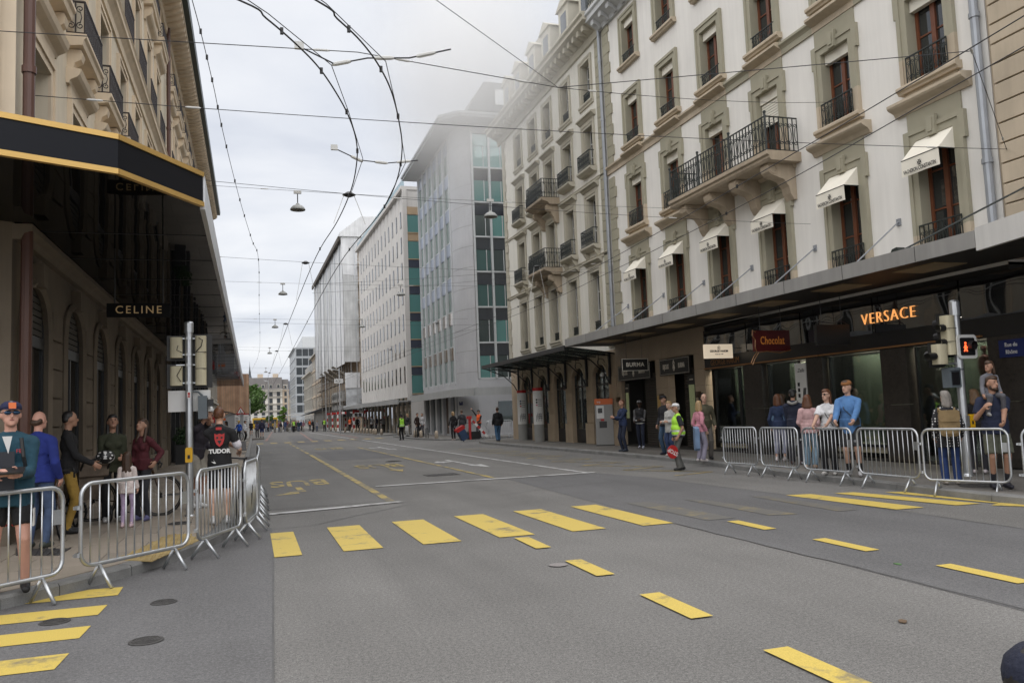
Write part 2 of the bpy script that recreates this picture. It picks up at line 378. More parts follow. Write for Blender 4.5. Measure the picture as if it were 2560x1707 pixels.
stripe((2.52, 15.75), (2.6, 39.6), .16, mYelW); stripe((5.72, 19.6), (5.64, 46.6), .12, mYelW)
for y in (41, 45, 49.4, 54, 58): mark('lane_dash', rect(2.52, 2.66, y, y+2.6), mYelW)
for k in range(10): mark('crosswalk_bar', rect(.35+1.0*k, .85+1.0*k, 63.6, 66.6), mYelW)
zz = []
for k in range(9): zz += [(9.28-.13*min(k, 2), 17.07+2.5*k), (10.5, 17.45+2.45*k)]
for a, b in zip(zz, zz[1:]): stripe(a, b, .09, mYelW, 'zigzag_line')
for p, q in (((1.15, 73), (3.2, 140)), ((3.9, 66.9), (9.5, 69.2)), ((4.6, 68), (6.4, 118)), ((2.5, 62.8), (6, 62)), ((8.5, 70), (9, 100))): stripe(p, q, .22, mRedC, 'chalk_line', .014)
def road_text(s, x, y, wd, h, mat):
    o = text(s, 1, mat, road, (x, y, .011), (0, 0, R(180)), 1, 0, name='road_lettering', bold=.012); o.scale = (wd/1.98, h/.69, 1)
road_text('BUS', 1.15, 22.15, 1.72, 1.9, mYelW); road_text('BUS', 4.03, 27.7, 1.8, 1.9, mYelW); road_text('BUS', 4.1, 47, 1.8, 2.4, mYelW); road_text('BUS', 1.2, 45.5, 1.7, 2.2, mYelF)
for dx, dy, mt in ((0, 0, mYelW), (.1, 24.5, mYelF)):   # bent arrow of the bus lane
    mark('road_arrow', [(x+dx, y+dy) for x, y in ((.41, 18.7), (1.0, 18.95), (1.0, 19.3), (1.18, 19.4), (1.12, 20.7), (.98, 20.7), (1.0, 19.75), (.9, 19.55))], mt)
mark('road_arrow', [(4.07, 26.0), (4.22, 26.0), (4.24, 25.2), (4.42, 25.2), (4.22, 24.2), (3.98, 25.2), (4.09, 25.2)], mYelW)
for dx, dy in ((0, 0), (0, 16.7)):
    mark('road_arrow', [(x+dx, y+dy) for x, y in ((6.55, 28.9), (6.68, 28.9), (6.72, 25.3), (6.95, 25.4), (6.82, 23.8), (6.45, 25.3), (6.58, 25.3), (6.57, 27.6), (6.2, 27.5), (6.2, 27.1), (5.9, 27.7), (6.15, 28.3), (6.18, 27.9), (6.55, 28.05))], mWht)
def crack(pts, w_, name='asphalt_seam'):
    for a, b in zip(pts, pts[1:]): stripe(a, b, w_, mTar, name, .0065)
mTar = M('dark tar joint', (.09, .089, .088), .6, .35, 4)
def wander(pts, amp=.02, step=.35):
    out = []
    for a, b in zip(pts, pts[1:]):
        n_ = max(1, int((Vector(b)-Vector(a)).length/step)); out += [(a[0]+(b[0]-a[0])*i/n_+random.uniform(-amp, amp), a[1]+(b[1]-a[1])*i/n_+random.uniform(-amp, amp)) for i in range(n_)]
    return out+[pts[-1]]
crack([(.02, 2), (.11, 5.46), (.16, 7.6), (.22, 9.9), (.26, 12)], .012); crack(wander([(5.42, 3), (5.48, 7), (5.51, 10.2)]), .022); crack(wander([(8.64, 7.5), (8.78, 12.4), (8.62, 17.4)]), .02)
for P_ in ([(3.9, 13.4), (5.2, 14.1), (6.6, 13.9), (8.2, 14.8)], [(3.1, 21), (4.2, 23.5), (4.0, 26)]): crack(wander(P_, .04, .22), .006)
crack([(-.1, 12.9), (.9, 13.1), (1.6, 13.9), (2.7, 15.0)], .02); crack([(4.5, 15.5), (6, 16.3), (8, 16.8)], .018)
# iron covers set in the road
mCast = M('cast iron cover', (.065, .062, .06), .6, .3, 14, .8, 90)
def cover(x, y, r, z=.012, par=road, name='manhole_cover'):
    mb = MB(); mb.lathe([(r, 0), (r, .006), (r*.9, .008)], 28); c = mb.build(name, mCast, par, (x, y, z-.006))
    mr = MB()
    for k in range(4):
        q = r*(.25+.18*k); mr.tube([(q*math.cos(a*math.pi/12), q*math.sin(a*math.pi/12), .009) for a in range(24)], .006, 4, closed=True)
    mr.build('cover_ring', mCast, c); return c
cover(-.78, 8.26, .115); cover(-.77, 6.86, .125); cover(-1.59, 7.89, .12); sheet('patched_core', [(3.02+.1*math.cos(a*.45), 8.15+.1*math.sin(a*.45)) for a in range(14)], .011, mPaveLt0, road); cover(4.9, 30, .3)
mb = MB()
for k in range(9): mb.box(4.45+.1*k, 4.52+.1*k, 21.6, 22.3, .006, .014)
mb.build('drain_grate', mCast, road)
# small litter and leaves lying on the road
mLeaf = M('dry leaf', (.13, .085, .05), .8, .3, 20); mLeafG = M('green leaf litter', (.08, .17, .06), .7, .2, 20)
for x, y, mt, cl in ((5.9, 6.55, mLeafG, 'green'), (4.42, 4.9, mLeaf, 'brown')):
    mb = MB(); mb.prism([(-.05, 0), (-.015, .03), (.05, .01), (.03, -.03), (-.02, -.028)], 0, .006, 'z')
    tag(mb.build('fallen_leaf', mt, None, (x, y, .006), random.random()*6), f'{cl} fallen leaf lying flat on the grey asphalt', 'leaf')
# ---------------------------------------------------------------- pavements
mKerb = M('granite kerb', (.20, .20, .195), .8, .25, 3, .5, 60, fine=.2)
mSlabs = [M('concrete slab %d' % i, c, .88, .10, 1.5, .3, 70, fine=.1) for i, c in enumerate(((.30, .258, .208), (.275, .238, .195), (.318, .272, .222)))]
mJoint = M('pavement joint mortar', (.155, .14, .122), .9, .2, 4)
mPaveR = asphalt('grey pavement', (.165, .155, .142), .22, .2)
mPaveLt = asphalt('light concrete pavement', (.25, .238, .22), .15, .14)
LK = [(-9, 5.6), (-5.5, 6.6), (-3.4, 7.75), (-2.6, 8.3), (-2.19, 8.67), (-1.79, 9.1), (-1.25, 9.89), (-.83, 10.74), (-.55, 11.5), (-.38, 12.21), (-.26, 13.5), (-.21, 15.17), (-.17, 20.3), (-.1, 40), (.0, 65), (.1, 100), (.2, 160)]
RK = [(40, 5), (16, 5.2), (12.6, 6), (11.1, 7.3), (10.5, 8.6), (10.43, 9.59), (10.51, 10.73), (10.7, 12.59), (10.9, 15.37), (11.3, 17.8), (11.55, 19.6), (11.7, 23), (11.73, 27), (11.72, 36), (11.71, 42.5), (11.9, 43.8), (12.6, 44.8), (14, 45.1), (40, 45.2)]
MK = [(40, 50.1), (14, 50.2), (12.2, 50.5), (11.4, 51.4), (11.2, 53.3), (10.85, 56.4), (10.9, 66.6), (11.5, 67.8), (13, 68.2), (40, 68.4)]
WK = [(40, 72.2), (12.5, 72.3), (10.9, 72.6), (10.45, 73.6), (10.2, 95), (10.04, 121), (9.7, 170), (9.6, 330), (40, 330)]
def offs(line, d):
    out = []
    for i, p in enumerate(line):
        a = Vector(line[max(i-1, 0)]); b = Vector(line[min(i+1, len(line)-1)]); t = (b-a).normalized(); n_ = Vector((-t.y, t.x)); out.append((p[0]+n_.x*d, p[1]+n_.y*d))
    return out
def pavement(name, line, close, mat, h=.12, side=1, stones=60.):
    inner = offs(line, .18*side)
    mb = MB(); mb.face([(x, y, h) for x, y in (inner+close)][::1 if side > 0 else -1]); o = struct(mb.build(name, mat))
    # kerb stones one metre long
    pts = []; 
    for a, b in zip(line, line[1:]):
        n_ = max(1, round((Vector(b)-Vector(a)).length/1.0))
        if (Vector(b)-Vector(a)).length > 12: n_ = max(1, n_//6)
        pts += [(a[0]+(b[0]-a[0])*i/n_, a[1]+(b[1]-a[1])*i/n_) for i in range(n_)]
    pts.append(line[-1]); inn = offs(pts, .18*side)
    for i in range(len(pts)-1):
        a, b, c, d = Vector(pts[i]), Vector(pts[i+1]), Vector(inn[i+1]), Vector(inn[i]); g_ = (b-a).normalized()*.006; a = a+g_; b = b-g_; c = c-g_; d = d+g_
        n_ = (d-a).normalized()*.02; mb = MB(); zt = h+.004+random.uniform(-.002, .002)
        P = [(a.x, a.y, -.02), (b.x, b.y, -.02), (b.x+n_.x*.3, b.y+n_.y*.3, zt-.025), (b.x+n_.x*1.4, b.y+n_.y*1.4, zt), (c.x, c.y, zt), (d.x, d.y, zt), (a.x+n_.x*1.4, a.y+n_.y*1.4, zt), (a.x+n_.x*.3, a.y+n_.y*.3, zt-.025)]
        for q in ((0, 1, 2, 7), (7, 2, 3, 6), (6, 3, 4, 5), (0, 7, 6, 5), (1, 4, 3, 2)): mb.face([P[j] for j in (q if side > 0 else q[::-1])])
        mb.build('kerb_stone', mKerb, o)
    return o
lp = pavement('left_pavement', LK, [(-40, 160), (-40, 3)], mJoint)
rp = pavement('right_pavement', RK[::-1], [(40, 5.3)], mPaveR)
mp_ = pavement('corner_pavement', MK[::-1], [(40, 50.3)], mPaveR)
wp = pavement('far_right_pavement', WK[::-1], [(40, 72.5)], mPaveLt)
# slabs of the left pavement, cut to the kerb line
conv = offs(LK, .2)[2:]+[(-40, 160), (-40, 4)]
rows = []
y = 6.0; k = 0
while y < 66:
    hgt = .82 if y < 34 else 3.3
    wdt = .74 if y < 34 else 1.45
    x = 0.2-(k % 2)*wdt/2
    while x > -3.0-(5.5 if y < 13 else 0):
        q = clip_poly([(x-wdt+.006, y+.006), (x-.006, y+.006), (x-.006, y+hgt-.006), (x-wdt+.006, y+hgt-.006)], conv)
        if len(q) > 2 and not (y > 12.4 and max(p[0] for p in q) < -3.0):
            mb = MB(); zt = .126+random.uniform(-.0015, .0015); mb.prism(q, .115, zt, 'z'); mb.build('paving_slab', random.choice(mSlabs), lp)
        x -= wdt
    y += hgt; k += 1
# yellow tactile strip, drain and covers in the left pavement
tq = [(-1.46, 10.33), (-1.06, 9.98), (-.66, 11.4), (-.82, 12.16), (-1.09, 12.27)]
mTac = M('yellow tactile paving', (.38, .285, .125), .8, .25, 3, .4, 60)
mb = MB(); mb.prism(tq, .122, .132, 'z')
for i in range(14):
    for j in range(34):
        px, py = -1.5+.07*i, 10.0+.07*j
        if len(clip_poly([(px-.02, py-.02), (px+.02, py-.02), (px+.02, py+.02), (px-.02, py+.02)], tq)) == 4 and True:
            mb.box(px-.016, px+.016, py-.016, py+.016, .13, .137, 0, 'b')
mb.build('tactile_strip', mTac, lp)
mb = MB(); mb.face([(-2.85, 11.98, .130), (-2.7, 11.36, .130), (-2.2, 11.08, .130), (-2.18, 11.65, .130)])
for k in range(8):
    t_ = k/7; a = Vector((-2.85, 11.98, .133)).lerp(Vector((-2.18, 11.65, .133)), t_); b = Vector((-2.7, 11.36, .133)).lerp(Vector((-2.2, 11.08, .133)), t_); mb.tube([a, b], .012, 4)
mb.build('drain_grate', mCast, lp)
cover(-1.05, 13.55, .17, .138, lp); cover(-1.62, 19.3, .2, .138, lp); cover(11.23, 10.5, .32, .132, rp)
mb = MB(); mb.box(10.44, 10.7, 10.6, 11.5, .02, .1); 
ext = struct(MB().prism([(-.0, 80.5), (1.12, 81.2), (1.25, 130), (.1, 130)], 0, .13, 'z').build('kerb_extension', mPaveR))
# ================================================================ right side: white building with awnings
def brown_window(w_, h, leaves=2, bar=.55):
    def mk():
        mb = MB(); f = .075; d = .07
        mb.box(-w_/2, -w_/2+f, 0, d, 0, h); mb.box(w_/2-f, w_/2, 0, d, 0, h); mb.box(-w_/2+f, w_/2-f, 0, d, h-f, h); mb.box(-w_/2+f, w_/2-f, 0, d, 0, .11)
        mb.box(-.06, .06, -.02, d, .11, h-f)
        for s_ in (-1, 1):
            a, b = (.06, w_/2-f) if s_ > 0 else (-w_/2+f, -.06)
            for t_ in ((.42, .74) if h > 2.3 else (.55,)): mb.box(a, b, .012, d-.01, h*t_-.018, h*t_+.018)
        return mb.mesh('frame', [mBrown])
    return cached(('bw', w_, h), mk)
def pane_mesh(w_, h, mat):
    return cached(('pane', w_, h, mat.name), lambda: MB().box(-w_/2, w_/2, 0, .012, 0, h).mesh('pane', [mat]))
def surround_A(floor, w_, h):
    """stone surround of one window, opening w x h, origin at the middle of the opening's foot"""
    def mk():
        mb = MB(); g = .26; y0 = -.07
        # jambs: beige foot, olive above
        for s_ in (-1, 1):
            a, b = sorted((s_*w_/2, s_*(w_/2+g)))
            zf = .62 if floor < 3 else 0
            if zf: mb.box(a, b, y0, .0, 0, zf, 1)
            mb.box(a, b, y0, 0, zf, h, 0)
            c, d = sorted((s_*(w_/2+g*.62), s_*(w_/2+g)))
            if zf: mb.box(c, d, y0-.03, y0, 0, zf, 1)
            mb.box(c, d, y0-.03, y0, zf, h+g, 0)
        mb.box(-w_/2-g, w_/2+g, y0, 0, h, h+g, 0); mb.box(-w_/2-g*.62, w_/2+g*.62, y0-.03, y0, h+g*.62, h+g, 0)
        if floor <= 2:
            for s_ in (-1, 1):        # ears
                a, b = sorted((s_*(w_/2+g), s_*(w_/2+g+.06))); mb.box(a, b, y0-.03, 0, h-.32, h+g, 0)
            mb.prism([(-.11, h-.02), (.11, h-.02), (.14, h+g+.14), (-.14, h+g+.14)], y0-.09, y0, 'y', 0)   # keystone
            mb.prism([(-.06, h+.05), (.06, h+.05), (.085, h+g+.07), (-.085, h+g+.07)], y0-.115, y0-.09, 'y', 0)
            mb.box(-w_/2-g+.03, w_/2+g-.03, -.04, 0, h+g, h+.68, 0)      # frieze below the ledge
        # sill
        sw = w_/2+g+.06; pr = .20 if floor > 1 else .1
        mb.prism([(-pr, -.03), (-pr, -.09), (-pr+.05, -.12), (-pr+.07, -.17), (0, -.17), (0, 0), (-pr+.02, 0)], -sw, sw, 'x', 1)
        if floor == 3: mb.box(-sw+.1, sw-.1, -.04, 0, -.26, -.17, 0)
        if floor == 2: mb.box(-sw+.1, sw-.1, -.06, 0, -.34, -.17, 1)
        if floor == 1:    # hood above
            q = h+.68; sw2 = w_/2+g+.26
            mb.prism([(0, q), (-.06, q), (-.10, q+.07), (-.12, q+.10), (-.27, q+.17), (-.30, q+.21), (-.30, q+.27), (-.26, q+.29), (0, q+.31)], -sw2, sw2, 'x', 1)
        return mb.mesh('window', [mOlive, mSand])
    return cached(('sA', floor, w_, h), mk)
def rail_A(w_, h=.72): return cached(('rail', w_, h), lambda: iron_panel(MB(), -w_/2-.06, w_/2+.06, 0, h, -.10, .12).mesh('railing', [mIron]))
def awning_mesh(w_):
    def mk():
        mb = MB(); a = w_/2; t_ = .012
        mb.face([(-a, 0, 0), (-a, -.47, -.5), (a, -.47, -.5), (a, 0, 0)]); mb.face([(-a, .01, -.012), (a, .01, -.012), (a, -.46, -.512), (-a, -.46, -.512)])
        n_ = 10
        for i in range(n_):       # valance, slightly waved
            x0, x1 = -a+2*a*i/n_, -a+2*a*(i+1)/n_; f = lambda x: -.47-.012*math.sin(x*9)
            mb.face([(x0, -.47, -.5), (x0, f(x0), -.86), (x1, f(x1), -.86), (x1, -.47, -.5)])
        for s_ in (-1, 1): mb.face([(s_*a, 0, 0), (s_*a, -.47, -.5), (s_*a, -.01, -.5)])
        mb.tube([(-a, -.02, -.5), (-a, -.47, -.5), (a, -.47, -.5), (a, -.02, -.5)], .012, 5, 1)
        return mb.mesh('awning', [mCanvas, mIron])
    return cached(('awn', w_), mk)
def cross_mesh():
    def mk():
        mb = MB()
        for k in range(4):
            c, s_ = math.cos(k*math.pi/2), math.sin(k*math.pi/2)
            mb.face([(c*x-s_*z, 0, s_*x+c*z) for x, z in ((0, 0), (.016, .03), (.042, .06), (.0, .05), (-.042, .06), (-.016, .03))][::-1])
        return mb.mesh('emblem', [mBlack])
    return cached('maltese', mk)
A = thing('town_house', 'white stucco building with olive window surrounds, iron balcony and cream awnings', 'building', (14.1, 30.2, 0), R(-90))
XC = [2.55, 5.35, 8.15, 10.95, 13.8, 16.65]
FL = [(1, 4.5, 2.7), (2, 8.5, 1.92), (3, 11.78, 1.85), (4, 14.95, 1.78)]
OW = 1.0
holes = [(x-OW/2, x+OW/2, z, z+h) for x in XC for f, z, h in FL]
mb = MB(); wall_grid(mb, 0, 18.1, 4.1, 17.3, holes, .32, 0, 0, 1); shell(mb, 0, 18.1, 4.1, 17.3, 12, 0)
mb.build('wall', [mStucco, mOlive], A)
def string_course(x0, x1, z, mat, par, pr=.14, h=.34):
    mb = MB(); mb.prism([(0, z), (-.05, z), (-.05, z+h*.45), (-pr*.6, z+h*.6), (-pr, z+h*.75), (-pr, z+h*.93), (-pr*.8, z+h), (0, z+h)], x0, x1, 'x'); return mb.build('string_course', mat, par)
for i in range(7):
    a = 0 if i == 0 else XC[i-1]+.78; b = 18.1 if i == 6 else XC[i]-.78
    string_course(a, b, 11.12, mOlive if i > 2 else mSand, A, .14)
for x in XC: string_course(x-.78, x+.78, 11.115, mSand, A, .27, .36)
rolled = {(2, 3): .95}
for ci, x in enumerate(XC):
    for f, z, h in FL:
        wn = ob('window', surround_A(f, OW, h), A, (x, 0, z))
        ob('frame', brown_window(OW, h), wn, (0, .2, 0))
        for s_ in (-1, 1): ob('pane', pane_mesh(OW/2-.14, h-.2, mGlassA), wn, (s_*.24, .235, .12))
        mbk = cached(('cur', f), lambda: MB().box(-OW/2, OW/2, .3, .31, 0, h).mesh('curtain', [mCurtain]))
        if (ci+f) % 3 == 0: ob('curtain', mbk, wn)
        if f == 1:
            ob('railing', rail_A(OW, .82), wn, (0, 0, 0))
            aw = ob('awning', awning_mesh(1.02), wn, (0, -.03, h+.02))
            ob('emblem', cross_mesh(), wn, (0, -.522, h-.64), (R(1), 0, 0))
            text('VACHERON CONSTANTIN', .118, mBlack, wn, (0, -.528, h-.765), (R(91), 0, 0), .62, .001, bold=.002)
        else:
            hh = rolled.get((f, ci), .30)
            def bm():
                q = MB(); q.box(-OW/2+.01, OW/2-.01, .06, .19, h-.27, h)
                if hh > .5:
                    for k in range(9): q.prism([(.10, h-.30-.075*k), (.17, h-.27-.075*k), (.17, h-.335-.075*k), (.10, h-.36-.075*k)], -OW/2+.03, OW/2-.03, 'x')
                return q.mesh('blind', [mCream])
            ob('blind', cached(('bl', hh, h), bm), wn)
            if not (f == 2 and ci in (2, 3)): ob('railing', rail_A(OW, .62 if f == 2 else .42), wn, (0, .04 if f > 2 else 0, 0))
# big balcony of the second floor
bx0, bx1 = 30.2-23.3, 30.2-18.1
bal = MB(); bal.prism([(0, 7.98), (-.95, 7.98), (-1.0, 8.04), (-1.0, 8.10), (-1.06, 8.14), (-1.06, 8.24), (0, 8.24)], bx0-.1, bx1+.1, 'x'); bal = bal.build('balcony', mSandD, A)
mb = MB(); iron_panel(mb, bx0, bx1, 8.28, 9.2, -1.0, .15, .012)
M90 = Matrix.Rotation(R(90), 4, 'Z')
for xx in (bx0, bx1):
    st = len(mb.v); iron_panel(mb, 0, 1.0, 8.28, 9.2, 0, .15, .012); mb.xf(Matrix.Translation((xx, -1.0, 0)) @ M90, st)
for xx in (bx0, (bx0*2+bx1)/3, (bx0+2*bx1)/3, bx1): mb.tube([(xx, -1.0, 8.24), (xx, -1.0, 9.27)], .03, 6); mb.ball((xx, -1.0, 9.3), .045, n=8, k=5)
mb.build('balcony_railing', mIron, bal)
def corbel(name, x, par, ytop, z1, mat, wd=.34, dp=.85, h=.95):
    mb = MB(); pts = [(0, z1), (-dp, z1), (-dp-.03, z1-.10), (-dp, z1-.22), (-dp+.08, z1-.30), (-dp+.22, z1-.34), (-.38, z1-.42), (-.24, z1-.6), (-.20, z1-.78), (-.10, z1-h), (0, z1-h)]
    mb.prism(pts, x-wd/2, x+wd/2, 'x')
    for k in (-1, 1): mb.tube([(x+k*(wd/2+.012), -dp+.14+.11*math.cos(a), z1-.15+.11*math.sin(a)) for a in [i*math.pi/8 for i in range(16)]], .025, 4, closed=True)
    return mb.build(name, mat, par)
for x in (bx0+.45, bx0+1.9, bx1-1.9, bx1-.35): corbel('corbel', x, A, 0, 7.975, mSandD)
# quoins by the left edge, downpipe, cornice
for k in range(30):
    z = 4.5+.43*k
    if z > 17: break
    if 10.9 < z < 11.3: continue
    wq = .62 if k % 2 else .5
    MB().box(.18, .18+wq, -.05, .0, z, z+.41).build('quoin_stone', mOlive, A)
def pipe(pts, r, mat, par, name='downpipe', bands=()):
    mb = MB(); mb.tube(pts, r, 10)
    for z in bands: mb.lathe([(r*1.25, -.05), (r*1.25, .05)], 10, (pts[0][0], pts[0][1], z))
    return mb.build(name, mat, par, smooth=False)
pipe([(0.03, -.12, 4.3), (0.03, -.12, 17.4)], .07, mZinc, A, bands=(5, 7.4, 11, 13.5, 16)); pipe([(17.95, -.12, 4.3), (17.95, -.12, 17.4)], .085, mZinc, A, bands=(6.2, 9.2))
mGreyC = M('grey painted cornice', (.50, .51, .51), .8, .1, 1.5, streak=.12)
mb = MB(); mb.prism([(0, 17.25), (-.12, 17.25), (-.16, 17.4), (-.5, 17.62), (-.62, 17.66), (-.62, 17.86), (-.7, 17.92), (-.7, 18.05), (0, 18.1)], -.1, 18.2, 'x'); cn = mb.build('cornice', mGreyC, A)
for k in range(24):
    mb = MB(); x = .3+.75*k; mb.prism([(-.12, 17.3), (-.2, 17.25), (-.34, 17.36), (-.5, 17.42), (-.52, 17.62), (-.12, 17.62)], x-.13, x+.13, 'x'); mb.build('modillion', mGreyC, cn)
mb = MB(); iron_panel(mb, 0, 18, 18.12, 19.0, -.6, .16, .014); mb.build('roof_railing', mIron, A)
mSlate = M('slate roof', (.075, .085, .095), .6, .2, 2, .3, 20)
mb = MB(); mb.prism([(.6, 17.3), (.6, 18.1), (1.6, 21.6), (11.8, 23), (11.8, 17.3)], 0, 18.1, 'x'); mb.build('roof', mSlate, A)
# ---- flat canopy with tie rods
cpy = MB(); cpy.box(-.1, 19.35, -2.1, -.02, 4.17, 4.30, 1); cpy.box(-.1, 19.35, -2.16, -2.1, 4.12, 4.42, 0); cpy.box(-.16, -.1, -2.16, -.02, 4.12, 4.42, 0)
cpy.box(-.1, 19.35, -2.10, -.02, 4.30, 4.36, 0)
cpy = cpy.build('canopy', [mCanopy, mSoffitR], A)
mWarm = M('warm soffit glass', (.42, .31, .18), .5, .2, 2)
for k in range(7):
    MB().box(1.1+2.6*k, 2.2+2.6*k, -1.5, -.7, 4.155, 4.169).build('ceiling_light', mWarm, cpy)
for k in range(9): MB().box(2.0+2*k-.004, 2.0+2*k+.004, -2.165, -2.158, 4.125, 4.415).build('panel_joint', mBlackM, cpy)
for x in (1.3, 4.2, 6.95, 9.65, 12.5, 15.42):
    mb = MB(); mb.tube([(x, -.03, 5.56), (x+.55, -1.85, 4.42)], .018, 6); mb.cbox((x, -.015, 5.56), .12, .03, .16); mb.build('tie_rod', mZinc, cpy)
# ---- ground floor shops
mStoneP = M('beige stone panel', (.36, .285, .205), .7, .12, .8, .1, 60)
mGran = M('dark brown granite', (.030, .026, .023), .28, .5, 7, fine=.5, bscale=30, tint=(.05, .043, .036))
mBlkGl = glass('black glass fascia', (.008, .008, .009), 1.15, wob=.25)
mShopG = glass('shop window glass', (.82, .87, .84), .55, .9)
mShutter = M('perforated shutter', (.075, .066, .055), .5, .1, 3, metal=.4)
mSignB = M('sign board black', (.012, .012, .012), .35, .05, 2)
mSignE = M('sign lettering cream', (.62, .58, .50), .5, .05, 2)
mGoldL = M('dull gold lettering', (.30, .15, .06), .4, .1, 3, metal=.3)
gf = MB(); gf.box(0, 18.1, .9, 1.0, .0, 4.17, 0); gf.box(0, 18.1, 0, .9, 3.75, 4.15, 0); gf.box(0, 18.1, 0, .95, .02, .17, 0); gf.build('shop_interior_wall', M('dark shop interior', (.03, .028, .025), .8), A)
def slabs(x0, x1, z0, z1, n, mat, par=None, name='stone_panel', y0=-.06, y1=.2):
    for k in range(n):
        a, b = z0+(z1-z0)*k/n, z0+(z1-z0)*(k+1)/n; MB().box(x0+.004, x1-.004, y0, y1, a+.004, b-.004).build(name, mat, par or A)
for a, b in ((0.0, .42), (3.36, 4.28), (6.1, 6.75)): slabs(a, b, .15, 3.3, 6, mStoneP)
for k in range(7): MB().box(.97*k+.004, .97*k+.963, -.06, .2, 3.3, 4.15).build('stone_panel', mStoneP, A)
def shutter(x0, x1, z0, z1):
    mb = MB(); n_ = int((z1-z0)/.085)
    for k in range(n_): z = z0+k*(z1-z0)/n_; mb.prism([(.32, z), (.305, z+.03), (.305, z+.06), (.32, z+.082)], x0, x1, 'x')
    for i in range(int((x1-x0)/.09)):
        for k in range(3, n_-3): mb.box(x0+.03+.09*i, x0+.085+.09*i, .300, .306, z0+k*(z1-z0)/n_+.03, z0+k*(z1-z0)/n_+.058, 1, 'bk')
    return mb.build('roller_shutter', [mShutter, mBlackM], A)
shutter(1.75, 3.36, .17, 2.9); shutter(4.75, 5.4, .17, 2.9)
MB().box(.42, .48, .1, .85, .17, 3.3).build('shop_frame', mBlackM, A)
def sign(par, x0, x1, z0, z1, s, y=-.1, sz=.2, xs=1, name='shop_sign', border=True, mat=None, lm=None, bold=.004, crest=False):
    mb = MB(); mb.box(x0, x1, y-.05, y+.03, z0, z1)
    if border:
        for a, b, c, d in ((x0+.03, x1-.03, z0+.03, z0+.04), (x0+.03, x1-.03, z1-.04, z1-.03), (x0+.03, x0+.04, z0+.04, z1-.04), (x1-.04, x1-.03, z0+.04, z1-.04)): mb.box(a, b, y-.054, y-.05, c, d, 1)
    o = mb.build(name, [mat or mSignB, mSignE], par)
    if crest:
        w_ = (x1-x0)/2; cx = (x0+x1)/2
        text(s.split()[0], sz, lm or mSignE, o, (cx-w_*.55, y-.054, (z0+z1)/2), xs=xs, bold=bold); text(s.split()[1], sz, lm or mSignE, o, (cx+w_*.5, y-.054, (z0+z1)/2), xs=xs, bold=bold)
        q = MB(); cz = (z0+z1)/2; h = (z1-z0)*.5
        for k in (-1, 1): q.tube([(cx+k*.015, y-.056, cz-h*.55), (cx+k*.07, y-.056, cz-h*.2), (cx+k*.03, y-.056, cz+h*.15), (cx+k*.065, y-.056, cz+h*.4), (cx, y-.056, cz+h*.62)], .011, 5)
        q.ball((cx, y-.056, cz+h*.55), .04, .012, .06, 8, 6); q.ball((cx, y-.056, cz-h*.05), .045, .012, .09, 8, 6); q.build('crest', mSignE, o)
    else: text(s, sz, lm or mSignE, o, ((x0+x1)/2, y-.054, (z0+z1)/2), xs=xs, bold=bold)
    return o
sign(A, .35, 3.12, 2.66, 3.25, 'BIJOUX BURMA', sz=.24, xs=.62, crest=True); sign(A, 3.85, 5.95, 2.69, 3.27, 'BIJOUX BURMA', sz=.24, xs=.55, crest=True)
mLitG = M('lit show case', (.12, .14, .08), .5, .4, 30, emit=(.55, .6, .3), estr=.06)
for a, b, z0, z1 in ((.55, .95, 1.2, 2.2), (5.48, 6.0, .9, 2.3)):
    o = MB().box(a, b, .02, .2, z0-.5, z1+.35).build('show_case', mSignB, A); MB().box(a+.08, b-.08, .01, .018, z0, z1).build('show_case_light', mLitG, o); text('BURMA', .07, mSignE, o, ((a+b)/2, .012, z1+.17))
for x in (.2, 3.85, 6.4): 
    mb = MB(); mb.box(x-.06, x+.06, -.2, -.06, 1.85, 2.05); mb.ball((x, -.16, 1.95), .07, n=10, k=6); mb.build('wall_lamp', M('bronze lamp', (.10, .07, .045), .4, metal=.6), A)
MB().box(3.42, 3.62, -.075, -.06, 1.4, 2.0).build('brass_plate', mGold, A); MB().box(6.3, 6.6, -.08, -.06, 1.45, 2.0).build('intercom_plate', mBlackM, A)
# black granite shop fronts
for a, b in ((8.9, 9.85), (11.85, 12.5), (14.55, 15.35), (17.5, 19.6)): slabs(a, b, .15, 2.72, 2, mGran, name='granite_panel', y0=-.05)
MB().box(6.75, 19.6, -.04, .2, 2.72, 3.2).build('fascia', mBlackM, A)
for a, b in ((6.78, 9.15), (9.2, 11.7), (11.75, 14.4), (14.45, 16.9), (16.95, 19.6)): MB().box(a, b, -.05, .02, 3.13, 3.98).build('fascia_glass', mBlkGl, A)
for a, b in ((6.78, 9.2), (9.25, 12.4), (12.45, 17.4)): MB().box(a, b, -.10, -.04, 2.74, 2.78).build('fascia_trim', mGoldL, A)
mInt = M('pale green shop backdrop', (.27, .31, .23), .9, .35, .8); mIntW = M('shop display cream', (.34, .31, .22), .8, .3, 1.5)
for a, b, z0 in ((7.1, 8.4, .45), (8.5, 8.9, .45), (9.95, 11.3, .17), (12.6, 14.5, .5), (15.5, 17.4, .17)):
    wn = MB().box(a-.04, b+.04, .1, .17, z0-.06, z0).box(a-.04, a, .1, .17, z0, 2.7).box(b, b+.04, .1, .17, z0, 2.7).build('shop_window', mBlackM, A)
    MB().box(a, b, .12, .132, z0, 2.7).build('pane', mShopG, wn); MB().box(a, b, .82, .86, z0, 2.7).build('backdrop', mInt, wn)
    if z0 > .3: MB().box(a, b, .16, .8, z0-.2, z0).build('display_plinth', mIntW, wn)
    cl = MB().box(a+.1, b-.1, .3, .7, 3.2, 3.25).build('hidden_fill_lamp', M('shop fill light', (.8, .75, .6), .5, 0, emit=(1, .93, .78), estr=9), wn)  # unseen lamp added above the opening to brighten the backdrop
